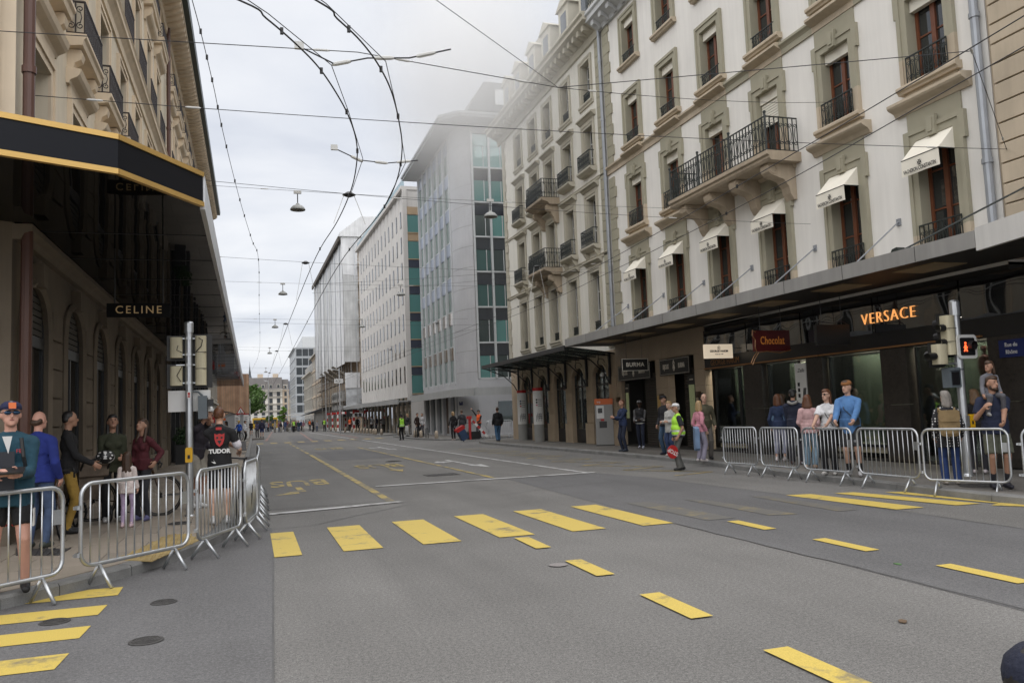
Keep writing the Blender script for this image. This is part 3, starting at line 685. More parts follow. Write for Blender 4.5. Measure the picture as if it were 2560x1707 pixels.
MB().box(11.32, 11.78, -.02, .1, 1.05, 2.62).build('poster', M('white poster board', (.62, .62, .60), .7, .05), A)
mb = MB()
for k, (z, r) in enumerate(((2.05, .045), (1.9, .06), (1.75, .05))): mb.lathe([(r, 0), (r*.7, .02)], 10, (11.45, 0, z))
mb.xf(Matrix.Identity(4))
q = MB()
for z in (2.05, 1.9, 1.75): q.cbox((11.46, -.026, z), .08, .01, .10)
for k in range(4): q.tube([(11.58+.03*k, -.026, 1.5), (11.66+.03*k, -.026, 1.95)], .008, 4)
q.box(11.5, 11.7, -.03, -.022, 1.1, 1.35); q.tube([(11.36, -.026, 1.15), (11.42, -.026, 1.4), (11.5, -.026, 1.3)], .007, 4); q.build('poster_drawing', mBlack, A)
text('Zella', .15, mBlack, A, (11.58, -.026, 2.42), ext=.001, shear=.3)
text('GEORGE HAKIM', .26, mGoldL, A, (7.95, -.06, 2.92), xs=.86)
mNeon = M('warm lit lettering', (.8, .42, .16), .5, 0, emit=(1, .43, .13), estr=.42)
vt = text('VERSACE', .38, mNeon, A, (14.93, -.09, 3.47), xs=.98, ext=.02, space=1.18, bold=-.009)
# mannequins and goods behind the shop glass
def display(x, z, mat, h=.9, par=A):
    mb = MB(); mb.lathe([(.12, 0), (.13, h*.25), (.09, h*.45), (.16, h*.72), (.13, h*.85), (.04, h*.88), (.045, h*.92), (.07, h*.96), (.05, h)], 10, (x, .5, z), sy=.7); return mb.build('mannequin', mat, par)
display(16.9, 1.1, M('red patterned dress', (.22, .07, .06), .8, .6, 30), 1.5); display(15.75, .9, M('grey mannequin', (.25, .23, .2), .7, .2), 1.5); display(14.25, .6, M('bag display', (.2, .15, .07), .6, .5, 20), .8)
MB().box(7.5, 8.1, .4, .7, .45, 1.2).build('display_cabinet', M('glass cabinet', (.10, .09, .07), .3, .4, 8), A)
MB().box(10.2, 10.9, .4, .7, .2, 1.3).build('display_cabinet', M('chocolate boxes', (.35, .22, .06), .6, .7, 9), A)
# hanging shop signs under the canopy (things of their own)
def hang_sign(label, loc, wd, h, s, mat, lm, sz, xs=1., border=True, rods=True, lit=False):
    t_ = thing('hanging_sign', label, 'sign', loc, 0)
    mb = MB(); mb.box(-wd/2, wd/2, -.05, .05, 0, h); bd = mb.build('board', mat, t_)
    if border: 
        q = MB()
        for a, b, c, d in ((-wd/2, wd/2, 0, .015), (-wd/2, wd/2, h-.015, h), (-wd/2, -wd/2+.015, .015, h-.015), (wd/2-.015, wd/2, .015, h-.015)): q.box(a, b, -.056, -.05, c, d)
        q.build('border', mSignE, t_)
    text(s, sz, lm, t_, (0, -.056, h*.5), xs=xs, bold=.003, space=1.08)
    if rods:
        for k in (-1, 1): MB().tube([(k*wd*.3, 0, h), (k*wd*.3, 0, 4.16-loc[2])], .008, 5).build('rod', mBlackM, t_)
    return t_
hang_sign('black hanging sign reading BURMA under the grey canopy', (12.75, 25.9, 2.88), 1.0, .42, 'BURMA', mSignB, mSignE, .2, 1.0)
gh = hang_sign('lit white hanging sign reading GEORGE HAKIM', (13.4, 21.55, 2.98), .95, .42, 'GEORGE HAKIM', M('lit sign face', (.75, .68, .58), .6, .04, emit=(1, .82, .6), estr=.22), mBlack, .085, .95, border=False, rods=False)
text('Genève since 1970', .04, mBlack, gh, (0, -.056, .12), xs=.9); q = MB(); q.tube([(.045*math.cos(a*.5), -.056, .31+.06*math.sin(a*.5)) for a in range(13)], .005, 4, closed=True); q.cbox((0, -.056, .31), .03, .01, .06); q.build('emblem', mBlack, gh); MB().tube([(.47, 0, .3), (.7, 0, .3)], .012, 5).build('rod', mBlackM, gh)
ch = hang_sign('dark red hanging sign with scrolls reading Chocolat', (13.2, 18.6, 2.95), 1.1, .55, 'Chocolat', M('dark red enamel', (.085, .006, .006), .3, .15, 3), M('orange sign paint', (.55, .20, .04), .5, .1, 6, emit=(1, .35, .06), estr=.03), .30, .62, border=False, rods=True)
q = MB(); q.tube([(-.5, -.06, .50), (-.6, -.06, .56), (-.62, -.06, .42), (-.53, -.06, .3), (-.55, -.06, .1), (-.5, -.06, -.02), (-.6, -.06, -.12), (-.7, -.06, -.3), (-.66, -.06, -.36), (-.58, -.06, -.2), (-.45, -.06, -.03), (-.2, -.06, .0), (.2, -.06, -.05), (.55, -.06, .02)], .012, 5); q.build('scroll', mGoldL, ch)
c2 = hang_sign('unlit dark hanging sign with scroll frame beside the Chocolat sign', (13.2, 16.2, 2.9), .95, .48, '', mSignB, mSignE, .2, border=False)
q = MB(); q.tube([(-.45, 0, .5), (-.3, 0, .56), (0, 0, .52), (.3, 0, .57), (.48, 0, .48), (.44, 0, .3)], .012, 5); q.build('scroll', mBlackM, c2)
# street name plate
mBlueE = M('blue enamel', (.012, .022, .11), .35, .05)
def street_plate(x, z, par, y=-.06, s=('Rue du', 'Rhône'), wd=.55, h=.34, rot=0, name='street_plate'):
    o = MB().box(-wd/2, wd/2, -.015, .01, -h/2, h/2).build(name, mBlueE, par, (x, y, z), rot)
    for k, q in enumerate(s): text(q, .115, mWhiteW, o, (0, -.017, .07-.14*k), xs=.85)
    return o
street_plate(18.06, 2.46, A)
# ---------------------------------------------------------------- beige rusticated building at the right edge
Cb = thing('corner_building', 'beige rusticated sandstone building beside the white stucco building', 'building', (14.1, 12.08, 0), R(-90))
mb = MB(); wall_grid(mb, 0, 8, 4.2, 19, [], 0); shell(mb, 0, 8, 4.2, 19, 12); mb.build('wall', mSandD, Cb)
for k in range(34):
    z = 4.45+.40*k; MB().prism([(-.10, z+.02), (-.10, z+.37), (-.07, z+.395), (0, z+.395), (0, z)], .12, 1.02, 'x').build('rusticated_stone', mSand, Cb); MB().box(1.3, 4, -.06, 0, z, z+.39).build('rusticated_stone', mSand, Cb)
mb = MB(); mb.box(1.08, 1.28, -.08, 0, 4.3, 19); mb.box(1.12, 1.24, -.11, -.08, 4.3, 19); mb.build('pilaster_strip', mOlive, Cb)
MB().box(1.5, 8, .02, .2, .15, 4.15).build('ground_floor_wall', mGran, Cb)
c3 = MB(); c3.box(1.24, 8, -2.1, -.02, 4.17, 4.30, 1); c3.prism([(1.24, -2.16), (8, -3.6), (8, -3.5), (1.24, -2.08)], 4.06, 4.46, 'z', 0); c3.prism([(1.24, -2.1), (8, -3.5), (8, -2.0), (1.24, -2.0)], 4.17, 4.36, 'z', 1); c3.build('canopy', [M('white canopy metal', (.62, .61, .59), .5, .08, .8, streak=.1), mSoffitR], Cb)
mb = MB(); mb.tube([(.6, -.03, 5.5), (-.7, -1.95, 4.44)], .018, 6); mb.prism([(-.85, 4.42), (-.6, 4.42), (-.68, 4.52), (-.8, 4.5)], -2.05, -1.85, 'y'); mb.build('tie_rod', mIron, Cb)
# ================================================================ cream building with dormers
B = thing('apartment_house', 'cream corner building with arched ground floor, iron balconies and dormer roof', 'building', (14.1, 44.4, 0), R(-90))
XB = [2.9, 5.3, 7.5, 9.95, 12.45]; FB = [(1, 4.95, 2.5), (2, 8.55, 2.15), (3, 11.9, 1.88), (4, 14.9, 1.8)]; WB = .98; BW = 14.18
holes = [(x-WB/2, x+WB/2, z, z+h) for x in XB for f, z, h in FB]
mb = MB(); wall_grid(mb, 0, BW, 4.0, 17.3, holes, .35, 0, 0, 1); shell(mb, 0, BW, 4.0, 17.3, 12); mb.build('wall', [mCreamW, mGreige], B)
mGlassB = glass('window glass old', (.04, .045, .045), .75, wob=.1)
def surround_B(f, h):
    def mk():
        mb = MB(); g = .2; w_ = WB
        for s_ in (-1, 1):
            a, b = sorted((s_*w_/2, s_*(w_/2+g))); mb.box(a, b, -.05, 0, 0, h); c, d = sorted((s_*(w_/2+g*.55), s_*(w_/2+g))); mb.box(c, d, -.075, -.05, 0, h+g)
        mb.box(-w_/2-g, w_/2+g, -.05, 0, h, h+g); mb.box(-w_/2-g*.55, w_/2+g*.55, -.075, -.05, h+g*.55, h+g)
        sw = w_/2+g+.06; pr = .12 if f in (1, 4) else .34
        mb.prism([(0, 0), (-pr, 0), (-pr, -.08), (-pr+.05, -.13), (-pr*.6, -.2), (0, -.22)], -sw, sw, 'x', 1)
        if f in (2,):
            for s_ in (-1, 1): mb.prism([(0, -.22), (-.28, -.22), (-.1, -.5), (0, -.55)], s_*sw*.75-.06, s_*sw*.75+.06, 'x', 1)
        if f < 4:
            q = h+g+.12; s2 = sw+.1
            mb.box(-w_/2-g, w_/2+g, -.04, 0, h+g, q); mb.prism([(0, q), (-.06, q), (-.16, q+.1), (-.24, q+.13), (-.24, q+.19), (0, q+.24)], -s2, s2, 'x', 1)
        return mb.mesh('window', [mGreige, mSand if False else mGreige])
    return cached(('sB', f, h), mk)
def white_window(w_, h):
    def mk():
        mb = MB(); f = .06
        mb.box(-w_/2, -w_/2+f, 0, .06, 0, h); mb.box(w_/2-f, w_/2, 0, .06, 0, h); mb.box(-w_/2+f, w_/2-f, 0, .06, h-f, h); mb.box(-w_/2+f, w_/2-f, 0, .06, 0, .09); mb.box(-.05, .05, -.015, .06, .09, h-f)
        for t_ in (.36, .68): mb.box(-w_/2+f, w_/2-f, .012, .05, h*t_-.015, h*t_+.015)
        return mb.mesh('frame', [mWhiteW])
    return cached(('ww', w_, h), mk)
for ci, x in enumerate(XB):
    for f, z, h in FB:
        wn = ob('window', surround_B(f, h), B, (x, 0, z)); ob('frame', white_window(WB, h), wn, (0, .27, 0))
        for s_ in (-1, 1): ob('pane', pane_mesh(WB/2-.12, h-.16, mGlassB), wn, (s_*.23, .30, .1))
        ob('shutter', cached(('shB', h), lambda: MB().box(-WB/2, -WB/2+.05, .02, .26, 0, h).box(WB/2-.05, WB/2, .02, .26, 0, h).mesh('shutter', [mGreige])), wn)
        if f == 1: ob('railing', cached('rB1', lambda: iron_panel(MB(), -WB/2, WB/2, 0, .42, .1, .1, .012).mesh('railing', [mIron])), wn)
        elif f in (2, 3) and not ci == 2:
            def rb():
                mb = MB(); iron_panel(mb, -WB/2-.16, WB/2+.16, .02, .72, -.3, .11, .011)
                for s_ in (-1, 1): mb.box(s_*(WB/2+.16)-.012, s_*(WB/2+.16)+.012, -.3, 0, .68, .72); mb.tube(spiral((0, .35), .12, .05, 0, 1, 8), .01, 4); mb.box(s_*(WB/2+.16)-.01, s_*(WB/2+.16)+.01, -.3, 0, .02, .05)
                return mb.mesh('railing', [mIron])
            ob('railing', cached('rB2', rb), wn)
        elif f == 4: ob('railing', cached('rB4', lambda: iron_panel(MB(), -WB/2, WB/2, 0, .5, .05, .1, .011).mesh('railing', [mIron])), wn)
for z in (8.32, 11.68):
    bal = MB().prism([(0, z-.3), (-.5, z-.3), (-.6, z-.2), (-.88, z-.12), (-.92, z-.08), (-.92, z+.02), (0, z+.02)], 6.3, 8.7, 'x').build('balcony', mSandD, B)
    mb = MB(); iron_panel(mb, 6.38, 8.62, z+.04, z+.95, -.86, .13, .012)
    for xx in (6.38, 8.62):
        st = len(mb.v); iron_panel(mb, 0, .86, z+.04, z+.95, 0, .13, .012); mb.xf(Matrix.Translation((xx, -.86, 0)) @ M90, st)
    mb.build('balcony_railing', mIron, bal)
    for xx in (6.6, 8.4): corbel('corbel', xx, B, 0, z-.3, mSandD, .24, .6, .85)
    # small side balcony round the corner
    o = MB().box(-.75, 0, .6, 2.2, z-.2, z).build('balcony', mSandD, B); mb = MB(); st = 0; iron_panel(mb, 0, 1.6, z+.02, z+.9, 0, .13, .012); mb.xf(Matrix.Translation((-.72, .6, 0)) @ M90); iron_panel(mb, -.72, 0, z+.02, z+.9, .6, .13, .012); mb.build('balcony_railing', mIron, o)
for k in range(30):
    z = 4.1+.44*k
    if z > 16.9: break
    MB().box(-.05, .5 if k % 2 else .38, -.05, 0.3, z, z+.42).build('quoin_stone', mGreige, B); MB().box(BW-.62, BW-.02, -.05, 0, z, z+.42).build('quoin_stone', mOlive, B)
string_course(0, BW, 7.95, mGreige, B, .08, .16); string_course(0, BW, 11.3, mGreige, B, .06, .12)
mb = MB(); mb.prism([(0, 17.2), (-.1, 17.2), (-.14, 17.5), (-.6, 17.75), (-.78, 17.8), (-.78, 17.95), (-.88, 18.02), (-.88, 18.12), (0, 18.2)], -.6, BW+.02, 'x'); cn = mb.build('cornice', mGreige, B)
for k in range(26): x = .2+.54*k; MB().box(x-.11, x+.11, -.62, -.1, 17.5, 17.74).build('modillion', mGreige, cn)
mb = MB(); mb.prism([(0, 18.15), (.25, 18.4), (1.5, 21.6), (1.8, 21.8), (11, 23), (11, 17.3), (0, 17.3)], 0, BW, 'x'); rf = mb.build('roof', mSlate, B)
for x in XB+[.9]:
    d = MB(); d.box(x-.6, x+.6, .1, 1.6, 18.5, 20.5, 0); d.prism([(x-.75, 20.5), (x+.75, 20.5), (x, 20.95)], .0, 1.6, 'y', 0); d.box(x-.35, x+.35, .09, .1, 18.75, 20.2, 1); d.build('dormer', [mGreige, mGlassB], rf)
mChim = M('terracotta chimney', (.36, .14, .085), .8, .15, 3)
for y_, x in ((2.2, .8), (2.4, 6)):
    c = MB().box(x-.6, x+.6, y_, y_+1, 21.6, 23.4).build('chimney', mGreige, rf)
    for k in (-.35, 0, .35): MB().lathe([(.14, 0), (.12, .5), (.15, .55)], 10, (x+k, y_+.5, 23.4)).build('chimney_pot', mChim, c)
# ground floor arches
PIER = [(.55, 1.93), (3.6, 4.6), (6.0, 6.94), (8.4, 9.3), (10.86, 11.73), (13.3, 14.18)]
mPierS = M('warm pier stone', (.40, .315, .225), .85, .14, 1, .25, 50, streak=.12)
for a, b in PIER:
    p_ = MB().box(a+.06, b-.06, -.02, .4, 1.0, 2.95).build('pier', mPierS, B); MB().box(a-.02, b+.02, -.1, .42, .12, 1.0).build('plinth', mPierS, p_)
    for k in range(4): MB().box(a+.07, b-.07, -.045, -.02, 1.03+.48*k, 1.03+.48*k+.45).build('stone_block', mPierS, p_)
for (a0, a), (b, b0) in zip(PIER, PIER[1:]):
    cx, r = (a+b)/2, (b-a)/2; mb = MB(); pts = [(cx+r*math.cos(t_*math.pi/12), 2.95+r*.75*math.sin(t_*math.pi/12)) for t_ in range(13)]
    for q0, q1 in zip(pts, pts[1:]):
        mb.face([(q1[0], 0, q1[1]), (q0[0], 0, q0[1]), (q0[0], 0, 4.0), (q1[0], 0, 4.0)]); mb.face([(q0[0], 0, q0[1]), (q1[0], 0, q1[1]), (q1[0], .4, q1[1]), (q0[0], .4, q0[1])])
    ar = mb.build('arch', mPierS, B)
    rr = MB(); rr.tube([(x, -.03, z) for x, z in pts], .06, 4); rr.build('arch_moulding', mPierS, ar)
    wn = MB(); wn.box(a, a+.06, .1, .16, .15, 3.2); wn.box(b-.06, b, .1, .16, .15, 3.2); wn.box(a+.06, b-.06, .1, .16, 2.6, 2.68); wn.box(a+.06, b-.06, .08, .17, .15, .75); wn.box(cx-.03, cx+.03, .1, .16, .75, 2.6); wn.box(cx-.03, cx+.03, .1, .16, 2.68, 3.6)
    wn = wn.build('shop_window', mBlackM, B); MB().box(a, b, .13, .142, .75, 3.75).build('pane', mShopG if r < .8 else glass('dark green glass', (.03, .045, .04), .9), wn)
    MB().box(a, b, .5, .55, .15, 3.75).build('backdrop', M('dim shop backdrop', (.10, .13, .11), .9, .5, .7), wn)
for a, b in PIER: MB().box(a, b, 0, .4, 2.95, 4.0).build('spandrel', mPierS, B)
MB().box(0, .55, 0, .4, .12, 4.0).build('pier', mPierS, B)
# glass and iron canopy
gc = MB(); gc.box(1.6, BW-.2, -2.18, -2.1, 4.0, 4.18); gc = gc.build('glass_canopy', mBlackM, B)
for k in range(14):
    x = 1.65+.95*k; q = MB(); q.tube([(x, -2.1, 4.1), (x, 0, 3.82)], .03, 4); q.build('glazing_bar', mBlackM, gc)
    if k < 13: MB().prism([(-2.1, 4.14), (0, 3.86), (0, 3.875), (-2.1, 4.155)], x+.03, x+.92, 'x').build('pane', glass('canopy glass', (.45, .5, .47), .6, .9, .15), gc)
for x in (1.5, 3.76, 6.3, 8.6, 11.15, 13.6):
    q = MB(); q.box(x-.05, x+.05, -.12, -.03, 2.6, 3.9); q.tube([(x, -.1, 2.65), (x, -.35, 3.1), (x, -.9, 3.6), (x, -1.9, 4.0)], .028, 5); q.tube([(x, -.1, 3.8), (x, -2.05, 4.02)], .03, 5)
    for t_ in (.25, .5, .75): q.tube([(x, -.1-1.8*t_, 3.8+.2*t_), (x, -.2-1.5*t_, 3.0+.95*t_**.6)], .014, 4)
    q.tube([(x, -.45+.16*math.cos(a), 3.5+.16*math.sin(a)) for a in [i*.6 for i in range(10)]], .014, 4); q.build('bracket', mBlackM, gc)
# ================================================================ grey marble building
mMarb = M('pale grey marble', (.47, .475, .49), .45, .16, .35, .05, 30, tint=(.40, .405, .43))
mAlu = M('pale aluminium', (.58, .60, .61), .4, .05, 2, metal=.3)
mSpan = M('blue grey spandrel', (.24, .28, .36), .35, .08, 1)
mSpanD = glass('dark spandrel glass', (.016, .02, .03), 1.6, wob=.08)
mTeal = glass('teal glass', (.085, .235, .22), 1.7, wob=.1)
mTealL = glass('light teal glass', (.21, .42, .40), 1.8, wob=.05)
mGreenG = glass('grey green glass', (.14, .19, .17), .6, wob=.08)
mTV = [mTeal, glass('teal glass dark', (.025, .085, .08), 1.7, wob=.1), glass('teal glass mid', (.05, .16, .15), 1.7, wob=.1), glass('teal glass black', (.012, .03, .03), 1.9, wob=.1)]  # glass tones picked at random from pane to pane
Mb = thing('office_building', 'grey marble office block with teal windows and flat overhanging roof', 'building', (13.6, 66.9, 0), R(-90))
mb = MB(); wall_grid(mb, 0, 11.6, 3.0, 21.5, [(.25, 11.3, 3.9, 21.3)], .2); mb.face([(0, 0, 0), (0, 0, 21.5), (0, 15, 21.5), (0, 15, 0)]); mb.build('wall', mMarb, Mb)
NF = 7; fh = (21.3-3.9)/NF
for k in range(7):
    x = .25+(11.05)*k/6; MB().box(x-.06, x+.06, -.08, .2, 3.7, 21.3).build('mullion', mAlu, Mb)
for c in range(6):
    a, b = .25+11.05*c/6+.06, .25+11.05*(c+1)/6-.06
    for f in range(NF):
        z = 3.9+fh*f
        wn = MB().box(a, b, .06, .12, z+1.55, z+fh-.02).build('window', mSpan if f > 1 else M('mirror spandrel', (.3, .25, .2), .1, .3, 1, metal=.8), Mb)
        MB().box(a, (a+b)/2-.02, .1, .11, z+.02, z+1.53).build('pane', mGreenG, wn); MB().box((a+b)/2+.02, b, .1, .11, z+.02, z+1.53).build('pane', mGreenG, wn)
        MB().box((a+b)/2-.02, (a+b)/2+.02, .07, .12, z, z+1.55).box(a, b, .04, .12, z-.04, z+.02).build('frame', mAlu, wn)
# rounded corner pier in marble slabs
cp = []
for i in range(9):
    t_ = i/8; p0, p1, p2 = Vector((11.6, 0)), Vector((13.0, -.05)), Vector((14.05, .85)); cp.append(p0.lerp(p1, t_).lerp(p1.lerp(p2, t_), t_))
for f in range(15):
    z0, z1 = .15+21.35*f/15, .15+21.35*(f+1)/15
    for s_ in range(3):
        mb = MB(); seg = cp[s_*8//3:(s_+1)*8//3+1]; y0 = 0
        for a, b in zip(seg, seg[1:]): mb.face([(a.x+.006, a.y, z0+.008), (b.x-.0, b.y, z0+.008), (b.x, b.y, z1-.008), (a.x+.006, a.y, z1-.008)])
        mb.build('marble_slab', mMarb, Mb)
mb = MB()
for a, b in zip(cp, cp[1:]): mb.face([(a.x-.01, a.y+.02, 0), (b.x-.01, b.y+.02, 0), (b.x-.01, b.y+.02, 21.5), (a.x-.01, a.y+.02, 21.5)])
mb.build('pier_joint', mJoint, Mb)
# camera facing side: local y from .85 into the building, at local x = 14.05
side = MB(); side.face([(14.05, .85, 0), (14.05, 15, 0), (14.05, 15, 3.95), (14.05, .85, 3.95)]); side.face([(14.05, .85, 20.8), (14.05, 15, 20.8), (14.05, 15, 21.5), (14.05, .85, 21.5)]); side.face([(13.7, .95, 3.9), (13.7, 15, 3.9), (13.7, 15, 20.9), (13.7, .95, 20.9)], 1); side.face([(0, 15, 0), (14.05, 15, 0), (14.05, 15, 21.5), (0, 15, 21.5)]); side.build('side_wall', [mMarb, mBlackM], Mb)
for i in range(9):
    y_ = .95+1.22*i; MB().box(13.95, 14.12, y_-.07, y_+.07, 3.95, 20.85).build('mullion', mAlu, Mb)
    if i == 8: break
    for f in range(7):
        z = 3.95+2.41*f; wn = MB().box(13.9, 13.95, y_+.07, y_+1.15, z+1.55, z+2.38).build('window', mSpanD if f < 6 else mTealL, Mb)
        MB().box(13.88, 13.92, y_+.07, y_+1.15, z+.06, z+1.53).build('pane', random.choice(mTV) if f < 5 else (mTeal if f < 6 else mTealL), wn); MB().box(13.925, 13.96, y_+.82, y_+.87, z+.06, z+1.53).build('mullion', mAlu, wn); MB().box(13.9, 14.06, y_+.07, y_+1.15, z-.05, z+.06).build('frame', mAlu, wn)
# flat roof, set back attic, canopy, ground floor
mb = MB(); ov = [(-.6, -1.2), (14.2, -1.25), (15.3, -.1), (15.3, 15), (-.6, 15)]; mb.prism(ov, 21.5, 21.66, 'z'); mb.prism([(-.7, -1.3), (14.25, -1.35), (15.4, -.15), (15.4, 15), (-.7, 15)], 21.66, 21.82, 'z'); mb.build('roof_slab', M('grey roof slab', (.36, .38, .40), .7, .1, .6, streak=.1), Mb)
mb = MB(); mb.prism([(.5, 1.2), (12.2, 1.2), (13.2, 2.2), (13.2, 15), (.5, 15)], 21.82, 22.7, 'z', 1); mb.prism([(1.0, 22.7), (2.2, 24.8), (15, 24.8), (15, 22.7)], .3, 13.4, 'x', 0); at = mb.build('attic', [mSlate, mMarb], Mb)
for k in range(3): MB().box(13.3, 13.46, 3+1.2*k, 4.1+1.2*k, 23.2, 24.3).build('roof_window', mAlu, at)
mCan2 = M('pale grey canopy', (.40, .41, .41), .5, .1, .6, streak=.1)
mb = MB(); mb.prism([(-.4, -.95), (13.2, -.85), (16.2, .2), (16.2, .6), (12.5, -.1), (-.4, 0)], 2.95, 3.1, 'z'); o = mb.build('canopy', mCan2, Mb)
for a, b in zip([(-.4, -.95), (13.2, -.85), (16.3, .0)], [(13.2, -.85), (16.3, .0), (16.3, 12)]):
    d = (Vector(b)-Vector(a)).normalized(); n_ = Vector((d.y, -d.x))*.06; MB().prism([a, b, (b[0]+n_.x, b[1]+n_.y), (a[0]+n_.x, a[1]+n_.y)], 2.78, 3.28, 'z').build('canopy_fascia', mCan2, o)
for x in (.3, 2.4, 4.6, 6.8, 9.2, 11.0): MB().box(x-.25, x+.25, 0, .4, .1, 3.0).build('pier', mMarb, Mb)
for i, x in enumerate((1.35, 3.5, 5.7, 8.0, 10.1)):
    wn = MB().box(x-.85, x+.85, .2, .26, .1, .25).box(x-.03, x+.03, .18, .26, .25, 2.9).build('shop_window', mAlu, Mb); MB().box(x-.85, x+.85, .22, .232, .25, 2.95).build('pane', glass('green black glass', (.03, .05, .045), 1.0, wob=.1) if i != 3 else M('brown louvre', (.10, .075, .06), .7, .1), wn)
MB().box(0, 11.6, .45, .5, 0, 3.0).build('interior_wall', mBlackM, Mb)
for a, b in ((2.2, 3.6), (4.6, 6.8)): MB().box(14.03, 14.08, a, b, 1.05, 2.4).build('window', glass('dark green glass 2', (.015, .035, .03), .9), Mb)
street_plate(13.05, 2.35, Mb, -.12, ('Rue', ''), .4, .25, R(20))
# ================================================================ white ribbed building
mWhiteC = M('white concrete', (.62, .60, .575), .8, .07, .5, .1, 40, streak=.12)
Wb = thing('concrete_building', 'white ribbed concrete building with narrow slit windows and long canopy', 'building', (12.55, 98.6, 0), R(-90)); Wb.rotation_euler = (0, 0, R(-90)+math.atan2(.62, 28.2))
WW = 28.2
mb = MB(); wall_grid(mb, 0, WW, 3.3, 21.6, [], 0); shell(mb, 0, WW, 0, 21.6, 14); mb.build('wall', mWhiteC, Wb)
for c in range(14):
    x = 1.0+2.0*c; MB().prism([(x-.5, -.0), (x-.42, -.07), (x+.42, -.07), (x+.5, -.0)], 3.3, 21.6, 'z').build('rib', mWhiteC, Wb)
for c in range(13):
    x = 2.0+2.0*c
    for f in range(7):
        z = 4.6+2.33*f; wn = MB().box(x-.22, x+.22, -.03, -.004, z, z+1.5).build('window', mBlackM, Wb)
        MB().box(x-.17, x+.17, -.045, -.03, z+.06, z+1.44).build('pane', mGlassA, wn)
mb = MB(); mb.box(-.2, WW+.1, -.4, 14, 21.6, 21.9); mb.build('parapet', mWhiteC, Wb)
MB().box(-.2, WW, -.1, -.08, 21.9, 22.7).build('glass_balustrade', glass('roof balustrade glass', (.6, .72, .72), .5, .9), Wb)
mTan = M('tan panel', (.42, .31, .2), .7, .1); mNavy = M('navy spandrel', (.05, .06, .085), .3, .1); mTealC = M('teal curtain', (.05, .24, .22), .8, .35, 6)
for f in range(7):
    z = 3.6+2.36*f; wn = MB().box(WW+.06, WW+.1, .1, 3.4, z+1.6, z+2.3).build('window', mNavy if f < 5 else mTan, Wb)
    MB().box(WW+.02, WW+.04, .1, 3.4, z, z+1.55).build('curtain', mTealC, wn); MB().box(WW+.05, WW+.06, .1, 1.2, z, z+1.55).build('pane', mTeal, wn); MB().box(WW+.05, WW+.16, .1, 3.4, z-.08, z).build('sill', mTan, wn); MB().box(WW+.05, WW+.055, 1.2, 3.4, z, z+1.55).build('pane', glass('teal curtain glass', (.35, .8, .76), .6, .9), wn)
MB().box(WW, WW+.14, -.3, .1, 3.0, 21.6).build('corner_pier', mWhiteC, Wb)
mb = MB(); mb.prism([(-1, -2.0), (12, -2.1), (20, -1.6), (WW, -1.1), (WW, 0), (-1, 0)], 2.9, 3.0, 'z'); mb.prism([(-1, -2.06), (12, -2.16), (20, -1.66), (WW, -1.16), (WW, -1.06), (20, -1.56), (12, -2.06), (-1, -1.96)], 2.72, 3.12, 'z'); cy = mb.build('canopy', mCan2, Wb)
for k in range(26): MB().prism([(-2.2, 3.0), (-2.0, 3.16), (-2.0, 2.95)], -.8+.5*k, -.55+.5*k, 'x').build('canopy_tooth', mCan2, cy)
mColS = M('travertine column', (.36, .32, .26), .7, .15, 1)
for c in range(13): MB().box(.8+2.15*c, 1.5+2.15*c, -.1, .4, .1, 2.9).build('column', mColS, Wb)
MB().box(0, WW, -.03, 0, .1, 3.3).build('shop_front', glass('dim shop glass', (.05, .05, .045), .9), Wb)
# ================================================================ scaffolded building
mSheet = M('white scaffold sheeting', (.72, .73, .74), .75, .16, .7, .6, 6, streak=.15); mNet = M('grey scaffold net', (.58, .59, .59), .9, .25, .5, .3, 5, streak=.2)
Sb = thing('scaffolded_building', 'building wrapped in scaffold and white sheeting, under repair', 'building', (12.1, 150, 0), R(-90)); Sb.rotation_euler = (0, 0, R(-90)+.012)
SW = 42
mb = MB(); mb.box(0, SW, .9, 15, 0, 25.5); mb.build('wall', M('tan wall behind scaffold', (.44, .35, .255), .85, .15), Sb)
for k in range(9):
    for f in range(7):
        wn = MB().box(SW-.02, SW+.05, 1.6+1.6*k, 2.4+1.6*k, 3.6+3*f, 5.4+3*f).build('window', mBlackM, Sb)
        if k > 1: break
for i in range(14):
    x0, x1 = SW*i/14, SW*(i+1)/14; jj = random.uniform(-.06, .06)
    mb = MB(); mb.face([(x0+.05, -.95+jj, 8.8), (x1-.05, -.95-jj, 8.8), (x1-.05, -.95+jj, 25.3), (x0+.05, -.95-jj, 25.3)]); mb.face([(x0+.05, -.99+jj, 8.8), (x0+.05, -.99-jj, 25.3), (x1-.05, -.99+jj, 25.3), (x1-.05, -.99-jj, 8.8)]); mb.build('sheeting', mSheet if i > 8 or i % 3 == 1 else mNet, Sb)
mb = MB(); mb.prism([(-1.3, 25.5), (-1.3, 26.0), (1.5, 28.2), (15, 28.6), (15, 25.5)], 0, SW+.6, 'x'); mb.build('temporary_roof', mSheet, Sb)
MB().box(0, SW, -1.5, -1.3, 25.0, 25.6).build('eaves_board', M('dark scaffold board', (.10, .085, .07), .8, .3, 2), Sb)
mb = MB(); mb.face([(SW+.3, -.98, 20.5), (SW+.3, .9, 20.3), (SW+.3, 1.0, 26.4), (SW+.3, -1.2, 26.0)]); mb.face([(SW+.34, -.98, 20.5), (SW+.34, -1.2, 26.0), (SW+.34, 1.0, 26.4), (SW+.34, .9, 20.3)]); mb.face([(SW+.3, .9, 24.5), (SW+.3, 6, 24.5), (SW+.3, 6, 28), (SW+.3, .9, 27.2)]); mb.build('sheeting', mSheet, Sb)
